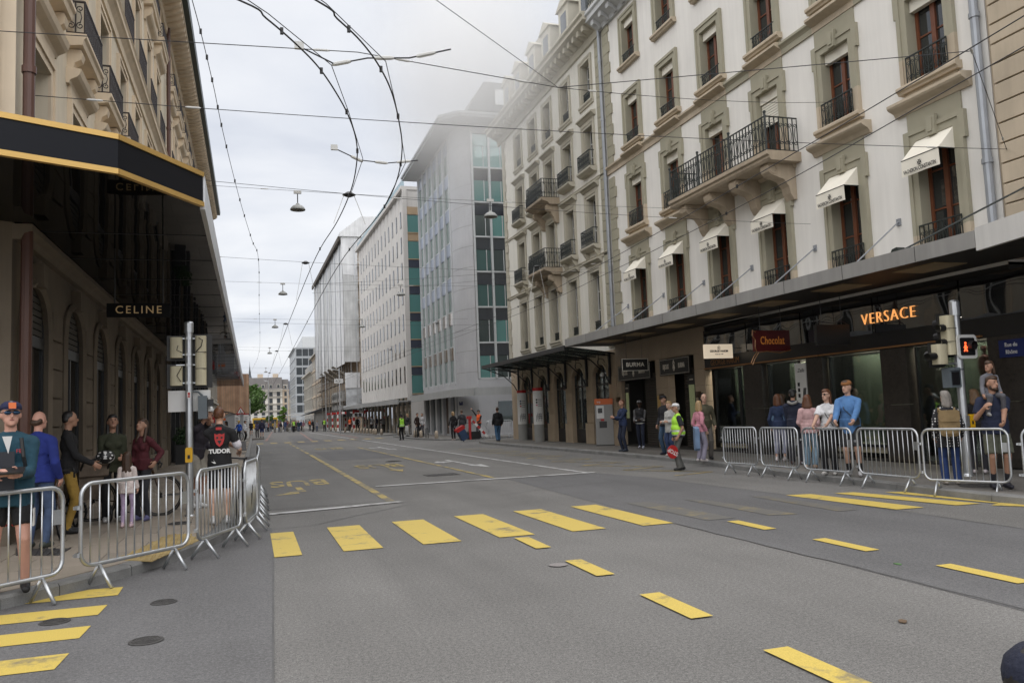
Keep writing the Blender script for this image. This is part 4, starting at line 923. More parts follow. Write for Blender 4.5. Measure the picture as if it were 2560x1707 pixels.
mb = MB(); mb.face([(SW+.3, -.98, 9), (SW+.3, .95, 9), (SW+.3, .95, 20.6), (SW+.3, -.98, 20.6)]); mb.face([(SW+.27, -.98, 9), (SW+.27, -.98, 20.6), (SW+.27, .95, 20.6), (SW+.27, .95, 9)]); mb.build('sheeting', mNet, Sb); MB().box(SW+.2, SW+.3, -.98, .95, 5.6, 7.6).build('sheeting', mSheet, Sb)
for i in range(16):
    x = SW*i/15
    for y_ in (-.15, -1.06):
        if y_ == -1.06 and i % 2: continue
        MB().tube([(x, y_, .2 if y_ < -.5 else .2), (x, y_, 26.4)], .05, 5).build('scaffold_pole', mSteel, Sb)
mDeck = M('scaffold deck', (.24, .21, .17), .8, .2, 2)
for f in range(9):
    z = 4+2.5*f; MB().box(0, SW, -.85, -.25, z, z+.08).build('scaffold_deck', mDeck, Sb); MB().tube([(0, -.9, z+1), (SW, -.9, z+1)], .03, 4).build('guard_rail', mSteel, Sb)
    d = MB().box(SW+.1, SW+.9, .9, 8, z, z+.07).build('scaffold_deck', mDeck, Sb); q = MB(); q.tube([(SW+.9, .5, z+1), (SW+.9, 8, z+1)], .035, 4); q.tube([(SW+.9, .5, z+.5), (SW+.9, 8, z+.5)], .03, 4)
    for k in range(5): q.tube([(SW+.9, .6+1.3*k, z+.1), (SW+.9, 1.2+1.3*k, z+1)], .03, 4); q.tube([(SW+.9, 1.2+1.3*k, z+1), (SW+.9, 1.9+1.3*k, z+.1)], .03, 4)
    q.build('guard_rail', mSteel, d)
for y_ in (.5, 2.1, 3.7, 5.3): MB().tube([(SW+.9, y_, .2), (SW+.9, y_, 25)], .05, 5).build('scaffold_pole', mSteel, Sb)
for k in range(4): MB().prism([(-2.2, 8.4), (-2.3, 8.55), (-.9, 7.6), (-.9, 7.4)], SW-4-5.5*k, SW-1.2-5.5*k, 'x').build('protection_fan', mDeck, Sb)
MB().box(20, SW-7.5, -.4, -.1, 3.0, 5.6).build('hoarding', M('grey hoarding', (.40, .40, .39), .8, .12, .8), Sb)
for k in range(9): MB().box(20.8+1.5*k, 21.6+1.5*k, -.43, -.4, 4.6, 5.3).build('hoarding_opening', mBlackM, Sb)
MB().box(20, SW-7, -.5, -.1, 1.9, 3.0).build('shop_fascia', mBlackM, Sb)
o = MB().box(SW-.05, SW+.15, -.9, 1.6, 2.9, 5.6).build('printed_banner', M('printed banner', (.5, .52, .54), .7, .35, 1.2), Sb); o2 = MB().box(SW-.05, SW+.2, -.9, 1.6, 1.9, 2.9).build('shop_sign', mSignB, Sb); text('rochebobois', .4, mWhiteW, o2, (SW+.21, .35, 2.45), (R(90), 0, R(90)), .8, .005)
MB().box(15, SW+.1, -1.0, .9, .1, .12).build('scaffold_base', mDeck, Sb)
# ================================================================ far rows
mFarC = M('far cream stucco', (.60, .50, .39), .9, .1, .3, streak=.15); mFarG = M('far grey stone', (.46, .435, .385), .9, .12, .3, streak=.18); mFarW = M('far white stucco', (.72, .69, .63), .9, .08, .3, streak=.12)
mFarGl = M('far window glass', (.05, .058, .065), .15, .3, .4); mZincR = M('zinc mansard', (.135, .125, .12), .6, .15, .5)
def far_house(name, label, loc, rot, wd, ht, floors, cols, wall, mroof=None, rh=3, dep=12, z0=3.6, wfrac=.5, frame=None, sign_=None, shutters=False):
    t_ = thing(name, label, 'building', loc, rot); mb = MB(); mb.box(0, wd, 0, dep, 0, ht); mb.build('wall', wall, t_)
    fh_ = (ht-z0-.4)/floors; cw = wd/cols
    for c in range(cols):
        for f in range(floors):
            x = cw*(c+.5); z = z0+fh_*f+.35; ww = cw*wfrac
            wn = MB().box(x-ww/2-.12, x+ww/2+.12, -.1, .0, z-.1, z).box(x-ww/2-.12, x-ww/2, -.06, 0, z, z+fh_*.68).box(x+ww/2, x+ww/2+.12, -.06, 0, z, z+fh_*.68).box(x-ww/2-.12, x+ww/2+.12, -.08, 0, z+fh_*.68, z+fh_*.68+.15).build('window', frame or wall, t_)
            MB().box(x-ww/2, x+ww/2, -.03, -.004, z, z+fh_*.68).build('pane', mFarGl, wn)
    for f in range(floors+1): MB().box(-.05, wd+.05, -.18, 0, z0+fh_*f-.12, z0+fh_*f+.06).build('string_course', wall, t_)
    MB().box(-.2, wd+.2, -.6, 0, ht-.25, ht).build('cornice', frame or wall, t_)
    if mroof:
        mb = MB(); mb.prism([(0, ht), (.1, ht+.1), (1.3, ht+rh), (dep, ht+rh+.6), (dep, ht)], 0, wd, 'x'); rf_ = mb.build('roof', mroof, t_)
        for c in range(cols):
            x = cw*(c+.5); d = MB().box(x-.6, x+.6, .25, 1.5, ht+.35, ht+1.9).build('dormer', frame or wall, rf_); MB().box(x-.42, x+.42, .22, .248, ht+.55, ht+1.7).build('dormer_pane', mFarGl, d)
    for c in range(cols): MB().box(cw*c+.35, cw*(c+1)-.35, -.03, -.005, .3, z0-.9).build('shop_front', mFarGl, t_)
    return t_
far_house('town_house', 'cream building with wrought balconies just past the scaffold', (12.0, 172.5, 0), R(-90), 21.5, 14.2, 4, 7, mFarC, mSlate, 2.2, wfrac=.42, frame=mFarG)
far_house('town_house', 'dark roofed terrace house before the glass block', (11.9, 199, 0), R(-90), 26, 11.6, 3, 9, mFarG, mSlate, 3.0, wfrac=.45)
gb = far_house('glass_block', 'tall grey glass and steel block rising over the terrace', (11.8, 268, 0), R(-90), 33, 22, 7, 11, M('steel grey curtain wall', (.36, .38, .40), .4, .1), None, wfrac=.78, frame=mAlu)
MB().box(0, 33, 2, 10, 22, 25).build('plant_room', mAlu, gb)
for f in range(7):
    for k in range(3): MB().box(33.01, 33.06, .3+1.7*k, 1.8+1.7*k, 4+2.6*f, 6+2.6*f).build('window', mFarGl, gb)
E1 = far_house('mansard_house', 'white apartment house with zinc mansard roof closing the street', (-14, 330, 0), 0, 25.5, 14.2, 4, 9, mFarW, mZincR, 4.6, wfrac=.42, frame=mFarG, z0=3.2)
for x in (4, 11.5, 17.3, 23): MB().box(x-.9, x+1.2, 4, 5, 18, 20.4).build('chimney', mFarC, E1)
for f in range(4): MB().box(0, 25.5, -1.0, 0, 5.8+2.7*f if f < 3 else 13.2, 5.95+2.7*f if f < 3 else 13.35).build('balcony', mFarG, E1)
for z in (5.95, 11.35): q = MB(); [q.box(.5*k, .5*k+.06, -1, -.95, z, z+.9) for k in range(51)]; q.box(0, 25.5, -1, -.94, z+.9, z+1); q.build('balcony_railing', mBlackM, E1)
MB().box(7, 8.6, -1.08, -1.0, 9.0, 10.0).build('balcony_banner', M('yellow banner', (.6, .4, .05), .8), E1)
far_house('corner_house', 'cream house with steep slate roof beside the mansard house', (11.6, 331, 0), 0, 2.3, 14.0, 4, 1, mFarC, mZincR, 4, wfrac=.4)
far_house('slate_roof_house', 'pale stone house with tall grey slate roof', (13.95, 332, 0), 0, 8, 11.8, 3, 3, mFarG, M('grey slate tall', (.16, .17, .20), .6, .1), 5.6, wfrac=.35)
sp_ = thing('church_spire', 'thin dark church spire behind the mansard house', 'spire', (-.5, 400, 0)); MB().box(-1.4, 1.4, -1.4, 1.4, 0, 21.5).build('tower', mFarG, sp_); MB().lathe([(1.3, 21.5), (.6, 23.5), (.1, 28), (.02, 30)], 8).build('spire', mSlate, sp_)
# ================================================================ left side: beige building over the arcade
mLst = M('left beige limestone', (.68, .60, .47), .88, .10, .6, .15, 50, streak=.14); mLtr = M('left pale trim stone', (.72, .60, .45), .85, .12, 1, .15, 50, streak=.1)
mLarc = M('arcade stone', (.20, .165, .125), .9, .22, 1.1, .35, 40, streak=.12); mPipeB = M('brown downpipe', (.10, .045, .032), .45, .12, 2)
mDkIron = M('dark brown iron', (.03, .02, .018), .5, .1, 5); mDkFr = M('charcoal window frame', (.035, .036, .038), .4, .08, 3); mGlassL = glass('arcade glass', (.012, .013, .013), .6, wob=.2)
Y0 = 12.4; LW = 20.8
Lb = thing('beige_building', 'beige limestone building above the black canopy with iron balconies', 'building', (-3.05, Y0, 0), R(90))
XL = [1.38+2.76*k for k in range(7)]; FLf = [(1, 4.9, 2.4), (2, 8.6, 1.95), (3, 11.95, 1.9), (4, 14.95, 1.65)]; WL = 1.12
def left_front(par, w_, cols, first):
    holes = [(x-WL/2, x+WL/2, z, z+h) for x in cols for f, z, h in FLf]
    mb = MB(); wall_grid(mb, 0, w_, 4.42, 17.2, holes, .30); shell(mb, 0, w_, 4.42, 17.2, 14); mb.build('wall', mLst, par)
    for ci, x in enumerate(cols):
        for f, z, h in FLf:
            def mk():
                mb = MB(); g = .2
                for s_ in (-1, 1):
                    a, b = sorted((s_*WL/2, s_*(WL/2+g))); mb.box(a, b, -.05, 0, 0, h); c, d = sorted((s_*(WL/2+g*.6), s_*(WL/2+g))); mb.box(c, d, -.08, -.05, 0, h+g)
                mb.box(-WL/2-g, WL/2+g, -.05, 0, h, h+g); mb.box(-WL/2-g*.6, WL/2+g*.6, -.08, -.05, h+g*.6, h+g)
                if f in (1, 3):
                    q = h+g+.2; mb.box(-WL/2-g, WL/2+g, -.05, 0, h+g, q); mb.prism([(0, q), (-.05, q), (-.07, q+.06), (-.18, q+.12), (-.22, q+.17), (-.25, q+.26), (0, q+.3)], -.9, .9, 'x')
                if f in (2, 4):
                    mb.prism([(0, 0), (-.33, 0), (-.33, -.06), (-.29, -.1), (-.27, -.2), (0, -.24)], -.93, .93, 'x')
                    for s_ in (-1, 1): mb.prism([(0, -.24), (-.22, -.24), (-.25, -.32), (-.22, -.42), (-.12, -.48), (-.08, -.62), (0, -.68)], s_*.68-.11, s_*.68+.11, 'x')
                return mb.mesh('window', [mLtr])
            wn = ob('window', cached(('sL', f), mk), par, (x, 0, z))
            fr = cached(('fL', f), lambda: MB().box(-WL/2, -WL/2+.07, 0, .06, 0, h).box(WL/2-.07, WL/2, 0, .06, 0, h).box(-WL/2+.07, WL/2-.07, 0, .06, h-.07, h).box(-WL/2+.07, WL/2-.07, 0, .06, 0, .08).box(-.04, .04, 0, .05, .08, h-.07).box(-WL/2+.07, WL/2-.07, .01, .05, h*.6, h*.6+.04).mesh('frame', [mDkFr if f > 1 else mWhiteW]))
            ob('frame', fr, wn, (0, .22, 0)); ob('pane', pane_mesh(WL-.14, h-.15, mGlassA), wn, (0, .26, .08))
            if f in (2, 4):
                def rl():
                    mb = MB(); iron_panel(mb, -.88, .88, .02, .62 if f == 2 else .5, -.29, .1, .01)
                    for s_ in (-1, 1):
                        st = len(mb.v); iron_panel(mb, 0, .29, .02, .62 if f == 2 else .5, 0, .15, .012); mb.xf(Matrix.Translation((s_*.88, -.29, 0)) @ M90, st)
                    return mb.mesh('railing', [mDkIron])
                ob('railing', cached(('rL', f), rl), wn)
            if f == 3: ob('railing', cached('rL3', lambda: iron_panel(MB(), -.8, .8, -.35, .42, -.2, .1, .01).mesh('railing', [mDkIron])), wn)
    mb = MB(); mb.prism([(0, 11.0), (-.05, 11.0), (-.06, 11.2), (-.15, 11.32), (-.2, 11.36), (-.2, 11.48), (-.24, 11.54), (0, 11.6)], 0, w_, 'x'); mb.build('string_course', mLtr, par)
    mb = MB(); mb.prism([(0, 16.75), (-.1, 16.75), (-.14, 17.0), (-.70, 17.2), (-.75, 17.22), (-.75, 17.4), (0, 17.5)], 0, w_, 'x'); cn = mb.build('cornice', mLtr, par)
    for k in range(int(w_/.48)): x = .24+.48*k; MB().prism([(-.1, 16.95), (-.5, 16.98), (-.7, 17.08), (-.74, 17.2), (-.1, 17.2)], x-.1, x+.1, 'x').build('modillion', mLtr, cn)
    MB().prism([(-.95, 17.4), (-.98, 17.62), (-.8, 17.64), (3, 20), (13, 20), (13, 17.4)], 0, w_, 'x').build('roof', M('dark green gutter', (.02, .04, .033), .4, .1), par)
left_front(Lb, LW, XL, True)
pipe([(.08, -.16, .2), (.08, -.16, 17)], .075, mPipeB, Lb, bands=(5.4, 6.6, 9.5)); pipe([(LW-.05, -.14, 4.5), (LW-.05, -.14, 17)], .075, mPipeB, Lb, bands=(7, 10, 13))
# corner wall that turns away to the left
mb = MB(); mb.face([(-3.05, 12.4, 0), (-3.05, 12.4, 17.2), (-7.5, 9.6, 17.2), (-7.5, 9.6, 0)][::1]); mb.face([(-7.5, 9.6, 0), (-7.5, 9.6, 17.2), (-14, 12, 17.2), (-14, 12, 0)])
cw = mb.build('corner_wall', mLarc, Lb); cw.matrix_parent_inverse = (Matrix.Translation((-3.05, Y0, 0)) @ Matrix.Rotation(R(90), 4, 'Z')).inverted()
cu = MB(); cu.face([(-3.03, 12.37, 4.5), (-7.48, 9.57, 4.5), (-7.48, 9.57, 17.2), (-3.03, 12.37, 17.2)]); cu = cu.build('upper_corner_wall', mLtr, Lb); cu.matrix_parent_inverse = cw.matrix_parent_inverse
for z in [4.5+.45*k for k in range(27)]:
    o = MB(); o.prism([(-3.2, 12.22), (-4.3, 11.53), (-4.27, 11.48), (-3.17, 12.17)], z+.01, z+.43, 'z'); o = o.build('quoin_stone', mLtr, Lb); o.matrix_parent_inverse = cw.matrix_parent_inverse
pl_ = street_plate(0, 0, Lb, 0, ('Rue du', 'Rhône')); pl_.matrix_parent_inverse = cw.matrix_parent_inverse; pl_.location = (-3.42, 12.1, 2.95); pl_.rotation_euler = (0, 0, R(32))
# second house of the same row
L2 = thing('beige_building', 'continuing beige limestone building beyond the second brown downpipe', 'building', (-3.05, Y0+LW, 0), R(90))
left_front(L2, 31.8, [1.5+2.76*k for k in range(11)], False)
# arcade
AC = [1.2+2.76*k for k in range(7)]; AW = 1.63; SP = 3.15; AT = 3.78
def arch_z(x, c): t_ = max(0, 1-((x-c)/(AW/2))**2); return SP+(AT-SP)*math.sqrt(t_)
for i, c in enumerate(AC):
    mb = MB(); n_ = 14; pts = [(c-AW/2+AW*j/n_, arch_z(c-AW/2+AW*j/n_, c)) for j in range(n_+1)]
    for (xa, za_), (xb, zb_) in zip(pts, pts[1:]):
        mb.face([(xa, 0, za_), (xb, 0, zb_), (xb, 0, 4.42), (xa, 0, 4.42)]); mb.face([(xb, 0, zb_), (xa, 0, za_), (xa, .1, za_), (xb, .1, zb_)])
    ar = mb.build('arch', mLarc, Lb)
    q = MB(); q.tube([(c-AW/2-.02, -.02, 1.0)]+[(x, -.02, z) for x, z in pts]+[(c+AW/2+.02, -.02, 1.0)], .07, 5); q.build('arch_moulding', mLarc, ar)
    MB().prism([(c-.12, AT-.06), (c+.12, AT-.06), (c+.16, AT+.28), (c-.16, AT+.28)], -.16, 0, 'y').build('keystone', mLarc, ar)
    wn = MB().box(c-AW/2, c-AW/2+.08, .03, .09, .14, 3.5).box(c+AW/2-.08, c+AW/2, .03, .09, .14, 3.5).box(c-AW/2+.08, c+AW/2-.08, .02, .09, 2.85, 3.02).box(c-.04, c+.04, .03, .09, .3, 2.85).box(c-AW/2+.08, c+AW/2-.08, .03, .09, .14, .34).build('window', mDkFr, Lb)
    MB().box(c-AW/2+.06, c-.02, .06, .072, .34, 2.85).build('pane', mGlassL, wn); MB().box(c+.02, c+AW/2-.06, .06, .072, .34, 2.85).build('pane', mGlassL, wn); MB().box(c-AW/2+.06, c+AW/2-.06, .065, .077, 3.02, 3.8).build('pane', mGlassL, wn)
    bl = MB()
    for k in range(7): bl.box(c-AW/2+.06, c+AW/2-.06, .05, .058, 3.05+.1*k, 3.13+.1*k)
    bl.build('blind', M('grey blind', (.09, .083, .072), .7, .1), wn)
edges = [0]+[e_ for c in AC for e_ in (c-AW/2, c+AW/2)]+[LW]
for a, b in zip(edges[0::2], edges[1::2]):
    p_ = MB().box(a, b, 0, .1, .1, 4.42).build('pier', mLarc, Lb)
    if b-a > .6:
        for k in range(6): MB().box(a+.22, b-.22, -.045, 0, .75+.46*k, .75+.46*k+.43).build('stone_block', mLarc, p_)
        MB().box(a+.1, b-.1, -.09, 0, .12, .72).build('plinth', mLtr if False else M('pale plinth', (.33, .28, .22), .85, .2, 2), p_)
MB().box(0, LW, .1, .6, 0, 4.42).build('interior_wall', mBlackM, Lb)
mb = MB(); mb.prism([(0, 4.2), (-.1, 4.2), (-.14, 4.28), (-.24, 4.33), (-.24, 4.41), (0, 4.41)], 0, LW, 'x'); mb.build('arcade_ledge', mLarc, Lb)
# dark shop fronts of the second house
MB().box(0, 31.8, 0, .3, .1, 4.42).build('shop_wall', M('black shop front', (.012, .012, .012), .3, .1), L2)
for k in range(14):
    MB().box(.4+2.2*k, .55+2.2*k, -.12, 0, .12, 4.4).build('shop_mullion', mDkFr if k % 3 else mLarc, L2)
    if k % 2: MB().box(.7+2.2*k, 2.3+2.2*k, -.03, -.01, .4, 3.4).build('shop_pane', mGlassL, L2)
# the canopy: black with gold edges round the corner, thin metal edge along the street
mSofL = glass('black mirror soffit', (.005, .005, .005), .36, wob=.12); mPan = M('gloss black fascia', (.007, .008, .012), .3, .1, 1, spec=.18)
Ec = [(-7.0, 7.3), (-2.4, 9.2), (-1.37, 9.69), (-.56, 11.0), (-.54, 65)]
cpL = thing('corner_canopy', 'black canopy with gold edges wrapping the left street corner', 'canopy', (0, 0, 0))
mb = MB(); mb.prism([(-7.4, 9.7), (-7.0, 7.35), (-2.42, 9.25), (-1.41, 9.73), (-.6, 11.02), (-.58, 65), (-3.03, 65), (-3.03, 12.38)], 4.42, 4.44, 'z'); mb.build('soffit', mSofL, cpL)
mb = MB(); mb.prism([(-7.4, 9.7), (-7.0, 7.35), (-2.42, 9.25), (-1.41, 9.73), (-.6, 11.02), (-.58, 65), (-3.03, 65), (-3.03, 12.38)], 4.45, 4.75, 'z'); mb.build('roof_deck', mBlackM, cpL)
for a, b in zip(Ec[:3], Ec[1:4]):
    d = (Vector(b)-Vector(a)).normalized(); n_ = Vector((d.y, -d.x))
    for nm, z0, z1, o_, mt in (('fascia', 4.44, 4.77, .0, mPan), ('gold_trim', 4.77, 4.83, .02, mGold), ('gold_trim', 4.38, 4.44, .02, mGold)):
        MB().prism([(a[0]-n_.x*.04, a[1]-n_.y*.04), (b[0]-n_.x*.04, b[1]-n_.y*.04), (b[0]+n_.x*o_, b[1]+n_.y*o_), (a[0]+n_.x*o_, a[1]+n_.y*o_)], z0, z1, 'z').build(nm, mt, cpL)
MB().prism([(-.60, 11.05), (-.54, 11.05), (-.52, 65), (-.58, 65)], 4.36, 4.8, 'z').build('street_edge', M('pale metal edge', (.55, .56, .58), .35, .1, metal=.4), cpL)
for k in range(26): MB().box(-3.0, -.6, 12.9+2*k, 12.912+2*k, 4.413, 4.42).build('soffit_joint', mBlackM, cpL)
cs = thing('hanging_sign', 'black hanging sign reading CELINE under the left canopy', 'sign', (-1.67, 14.0, 3.33)); MB().box(-.46, .46, -.05, .05, 0, .21).build('board', M('matt black sign', (.006, .006, .006), .8, 0, spec=.1), cs)
text('CELINE', .17, M('gold sign letters', (.42, .28, .12), .4, .05, metal=.3), cs, (0, -.054, .105), space=1.3, ext=.003)
for k in (-.35, .35): MB().tube([(k, 0, .21), (k, 0, 1.09)], .012, 5).build('rod', mBlackM, cs)
# far left: timber clad pavilion and rows behind it
mTim = [M('timber board %d' % i, c, .85, .2, 1.5, .2, 20, streak=.2) for i, c in enumerate(((.50, .32, .21), (.42, .26, .17), (.55, .36, .24)))]
Tp = thing('timber_pavilion', 'timber clad pavilion on grey panels beyond the left canopy', 'pavilion', (-6.5, 90, 0)); MB().box(0, 6.2, .1, 9, 2.7, 6.7).build('wall', mDeck, Tp); MB().box(.1, 6.1, .2, 8.8, .1, 2.7).build('lower_wall', M('grey metal panel', (.34, .35, .36), .5, .15, .5), Tp)
for k in range(28):
    x = .02+.222*k; MB().box(x, x+.2, .0+random.uniform(0, .03), .1, 2.62, 6.75+random.uniform(-.03, .03)).build('timber_board', random.choice(mTim), Tp)
for k in range(5): MB().box(6.2, 6.27, .2+1.8*k, 1.9+1.8*k, 2.65, 6.7).build('timber_board', random.choice(mTim), Tp)
far_house('town_house', 'grey stone house with balconies behind the left canopy', (-3.3, 65.2, 0), R(90), 23, 13.8, 4, 8, mFarG, mSlate, 2.5)
far_house('town_house', 'pale house past the timber pavilion', (-4.2, 100, 0), R(90), 60, 12, 4, 16, mFarC, mSlate, 2.5)
# ================================================================ crowd barriers
def round_rect(x0, x1, z0, z1, r, n=5):
    pts = []
    for cx, cz, a0 in ((x1-r, z1-r, 0), (x0+r, z1-r, 90), (x0+r, z0+r, 180), (x1-r, z0+r, 270)):
        for i in range(n+1): a = R(a0+90*i/n); pts.append((cx+r*math.cos(a), 0, cz+r*math.sin(a)))
    return pts
BL = 1.46
def barrier_proto():
    t_ = thing('crowd_barrier', 'x', 'barrier', (0, 0, 0))
    MB().tube(round_rect(.03, BL-.03, .24, 1.05, .13), .021, 8, closed=True).build('frame', mSteel, t_, smooth=True)
    bm_ = MB().tube([(0, 0, .25), (0, 0, 1.045)], .0085, 6).mesh('bar', [mSteel], True)
    nb = 12
    for k in range(nb): ob('bar', bm_, t_, (.03+(BL-.06)*(k+1)/(nb+1), 0, 0))
    for x in (.24, BL-.24):
        for s_ in (-1, 1): MB().tube([(x, 0, .235), (x+.01, s_*.17, .005)], .0185, 7).build('foot', mSteel, t_, smooth=True)
    for z in (.36, .82): MB().lathe([(.028, -.02), (.028, .02)], 8, (-.005, 0, z)).box(-.05, 0, -.012, .012, z-.015, z+.015).build('hook', mSteel, t_)
    MB().box(BL-.13, BL-.04, -.006, .006, .7, .84).build('plate', mSteel, t_)
    return t_
bp = barrier_proto(); first = True
def barrier(p, q, label, z=0.012):
    global first
    o = bp if first else copy_tree(bp); first = False
    d = Vector(q)-Vector(p); o.location = (p[0], p[1], z); o.rotation_euler = (0, 0, math.atan2(d.y, d.x)); o['label'] = label; o['group'] = 'crowd barriers'
    s_ = d.length/(BL+.03); o.scale = (s_, 1, 1); return o
barrier((-2.68, 7.86), (-1.69, 8.93), 'steel crowd barrier in front of the man in the teal jacket')
barrier((-1.64, 9.13), (-.66, 10.25), 'steel crowd barrier on the corner kerb before the little girl')
barrier((-.63, 10.42), (-.13, 11.65), 'steel crowd barrier before the cyclist in the black jersey')
Yb = [(-.1, 11.8), (.07, 13.1), (.1, 14.5), (.12, 15.95), (.14, 17.4), (.14, 18.9), (.12, 20.4)]
for a, b in zip(Yb, Yb[1:]): barrier(a, (b[0], b[1]-.06), 'steel crowd barrier in the row receding along the left kerb')
barrier((10.42, 16.8), (10.58, 15.62), 'steel crowd barrier at the end of the row by the stop paddle man')
barrier((10.57, 15.55), (10.53, 14.12), 'steel crowd barrier in front of the woman in the pale pink sweater')
barrier((10.53, 14.05), (10.57, 12.6), 'steel crowd barrier the young couple leans on')
barrier((10.56, 12.52), (10.55, 10.98), 'steel crowd barrier with nobody behind it next to the couple')
barrier((10.42, 10.85), (10.92, 9.58), 'steel crowd barrier around the traffic light post')
barrier((10.97, 9.5), (11.95, 8.5), 'steel crowd barrier beside the father carrying a child')
# ================================================================ traffic lights
mCreamP = M('cream signal housing', (.56, .51, .36), .5, .12, 3, streak=.1); mGreyP = M('blue grey signal box', (.12, .145, .165), .5, .1, 3)
mBtn = M('yellow push button', (.75, .42, .01), .45, .08, 3); mRedL = M('red signal light', (.8, .1, .03), .4, 0, emit=(1, .11, .03), estr=1.1); mRed = M('sign red', (.42, .02, .02), .5, .06); mWhS = M('sign white', (.70, .70, .69), .5, .05, 2)
mLens = M('dark signal lens', (.012, .012, .014), .2, 0)
def housing(par, x0, x1, y0, y1, z0, z1, lamps, face=1):
    """signal head seen from behind: rounded cream shell, black board, visors on the far (+y) or near side"""
    n_ = 7; cx = (x0+x1)/2; w_ = (x1-x0)/2; mb = MB()
    poly = [(x0, y1), (x0, y0+.05)]+[(cx-w_*math.cos(math.pi*i/n_), y0+.05-.05*math.sin(math.pi*i/n_)) for i in range(1, n_)]+[(x1, y0+.05), (x1, y1)]
    if face < 0: poly = [(x, y0+y1-y) for x, y in poly][::-1]
    mb.prism(poly[::-1], z0, z1, 'z'); h = mb.build('signal_housing', mCreamP, par)
    MB().box(x0-.06, x1+.09, (y1 if face > 0 else y0-.02), (y1+.02 if face > 0 else y0), z0-.04, z1+.04).build('back_board', mBlackM, h)
    for i in range(lamps):
        z = z0+(z1-z0)*(i+.5)/lamps; v = MB(); yy = y1 if face > 0 else y0; r = min(w_*.85, .1)
        v.tube([(cx, yy+face*.0, z), (cx, yy+face*.2, z-.01)], r, 10, cap=False); v.build('visor', mBlackM, h)
        if i: MB().box(x0-.002, x1+.002, min(y0, y1)-.002, max(y0, y1), z0+(z1-z0)*i/lamps-.004, z0+(z1-z0)*i/lamps+.004).build('housing_joint', mBlackM, h)
    return h
PL = thing('traffic_light', 'galvanised traffic light post on the left corner, signal backs in cream', 'traffic light', (-.98, 14.59, .12))
mb = MB(); mb.lathe([(.058, 0), (.058, 3.02), (.075, 3.02), (.075, 3.18), (.06, 3.2), (.01, 3.205)], 14); mb.lathe([(.09, 0), (.07, .03)], 14); mb.build('post', mSteel, PL, smooth=False)
housing(PL, .10, .27, -.09, .10, 2.14, 2.96, 3); housing(PL, -.29, -.10, -.07, .10, 2.6, 2.94, 1); housing(PL, -.29, -.10, -.07, .10, 2.14, 2.46, 1)
for z in (2.18, 2.48, 2.65, 2.92):
    MB().lathe([(.07, -.02), (.07, .02)], 12, (0, 0, z)).tube([(-.2, .0, z), (.2, .0, z)], .014, 5).build('clamp', mSteel, PL)
q = MB(); q.tube([(.16, -.1, 2.92), (.22, -.13, 2.88), (.2, -.13, 2.78), (.12, -.1, 2.7)], .008, 5); q.tube([(-.1, -.09, 2.68), (-.18, -.11, 2.72), (-.16, -.1, 2.8)], .007, 5); q.tube([(-.12, -.09, 2.2), (-.18, -.1, 2.3), (-.1, -.1, 2.45)], .007, 5); q.build('cable', mBlackM, PL)
MB().box(-.33, .33, .07, .075, 1.71, 2.06).build('sign_back', mWhS, PL)
o = MB().box(.14, .28, -.08, .1, 1.58, 1.96).build('pedestrian_signal', mGreyP, PL); MB().box(.28, .292, -.06, .08, 1.61, 1.93).build('lens', mLens, o); MB().box(.29, .38, -.06, .08, 1.88, 1.90).box(.29, .38, -.06, -.045, 1.78, 1.88).build('visor', mBlackM, o); MB().tube([(.05, 0, 2.04), (.14, 0, 2.03), (.21, 0, 1.96)], .016, 6).build('arm', mGreyP, o)
def button(par, x, y, z):
    b = MB().prism([(-.055, -.10), (-.05, -.12), (.05, -.12), (.055, -.10), (.055, .09), (.04, .12), (-.04, .12), (-.055, .09)], -.05, .05, 'y').build('push_button', mBtn, par, (x, y, z)); MB().box(-.018, .018, -.056, -.05, -.06, .0).build('pictogram', mBlack, b); return b
button(PL, 0, -.1, 1.0)
o = MB().box(-.03, .03, -.061, -.058, 1.93, 2.03).build('sticker', mWhS, PL); MB().box(-.02, .02, -.0625, -.061, 1.94, 1.965).box(-.018, .018, -.0625, -.061, 1.975, 2.02).build('sticker_print', mRed, o)
PR = thing('traffic_light', 'galvanised traffic light post on the right pavement showing a lit red man', 'traffic light', (12.48, 11.92, .12))
mb = MB(); mb.lathe([(.1, 0), (.085, .03), (.072, .05), (.072, 2.95), (.092, 2.95), (.092, 3.2), (.07, 3.235), (.01, 3.24)], 16); mb.build('post', mSteel, PR)
h = housing(PR, -.27, -.08, -.09, .10, 2.22, 2.95, 3)
h2 = housing(PR, -.52, -.29, -.08, .1, 2.05, 2.42, 1)
MB().tube([(-.4, 0, 2.42), (0, 0, 2.42)], .016, 6).tube([(-.4, 0, 2.06), (0, 0, 2.06)], .016, 6).build('arm', mSteel, PR)
for k, z in enumerate((2.72, 2.45, 2.2)): MB().tube([(-.3 if k < 2 else -.55, -.0, z), (-.45 if k < 2 else -.74, -.02, z-.01)], .07, 9, cap=False).build('visor', mBlackM, PR)
pf = MB(); fr = [(x, z) for x, _, z in round_rect(-.13, .32, 2.14, 2.58, .07)]; pf.prism(fr, -.13, -.10, 'y'); pf = pf.build('pedestrian_signal', mWhS, PR)
MB().prism([(x, z) for x, _, z in round_rect(-.075, .265, 2.195, 2.525, .03)], -.136, -.10, 'y').build('dark_face', mLens, pf)
MB().prism([(x, z) for x, _, z in round_rect(-.04, .24, 2.23, 2.5, .03)], -.25, -.245, 'y') and None
q = MB(); q.tube([(.16, -.137, 2.38), (.17, -.22, 2.375)], .085, 14, cap=False); q.build('visor', mBlackM, pf)
q = MB(); cx, cz = .04, 2.345
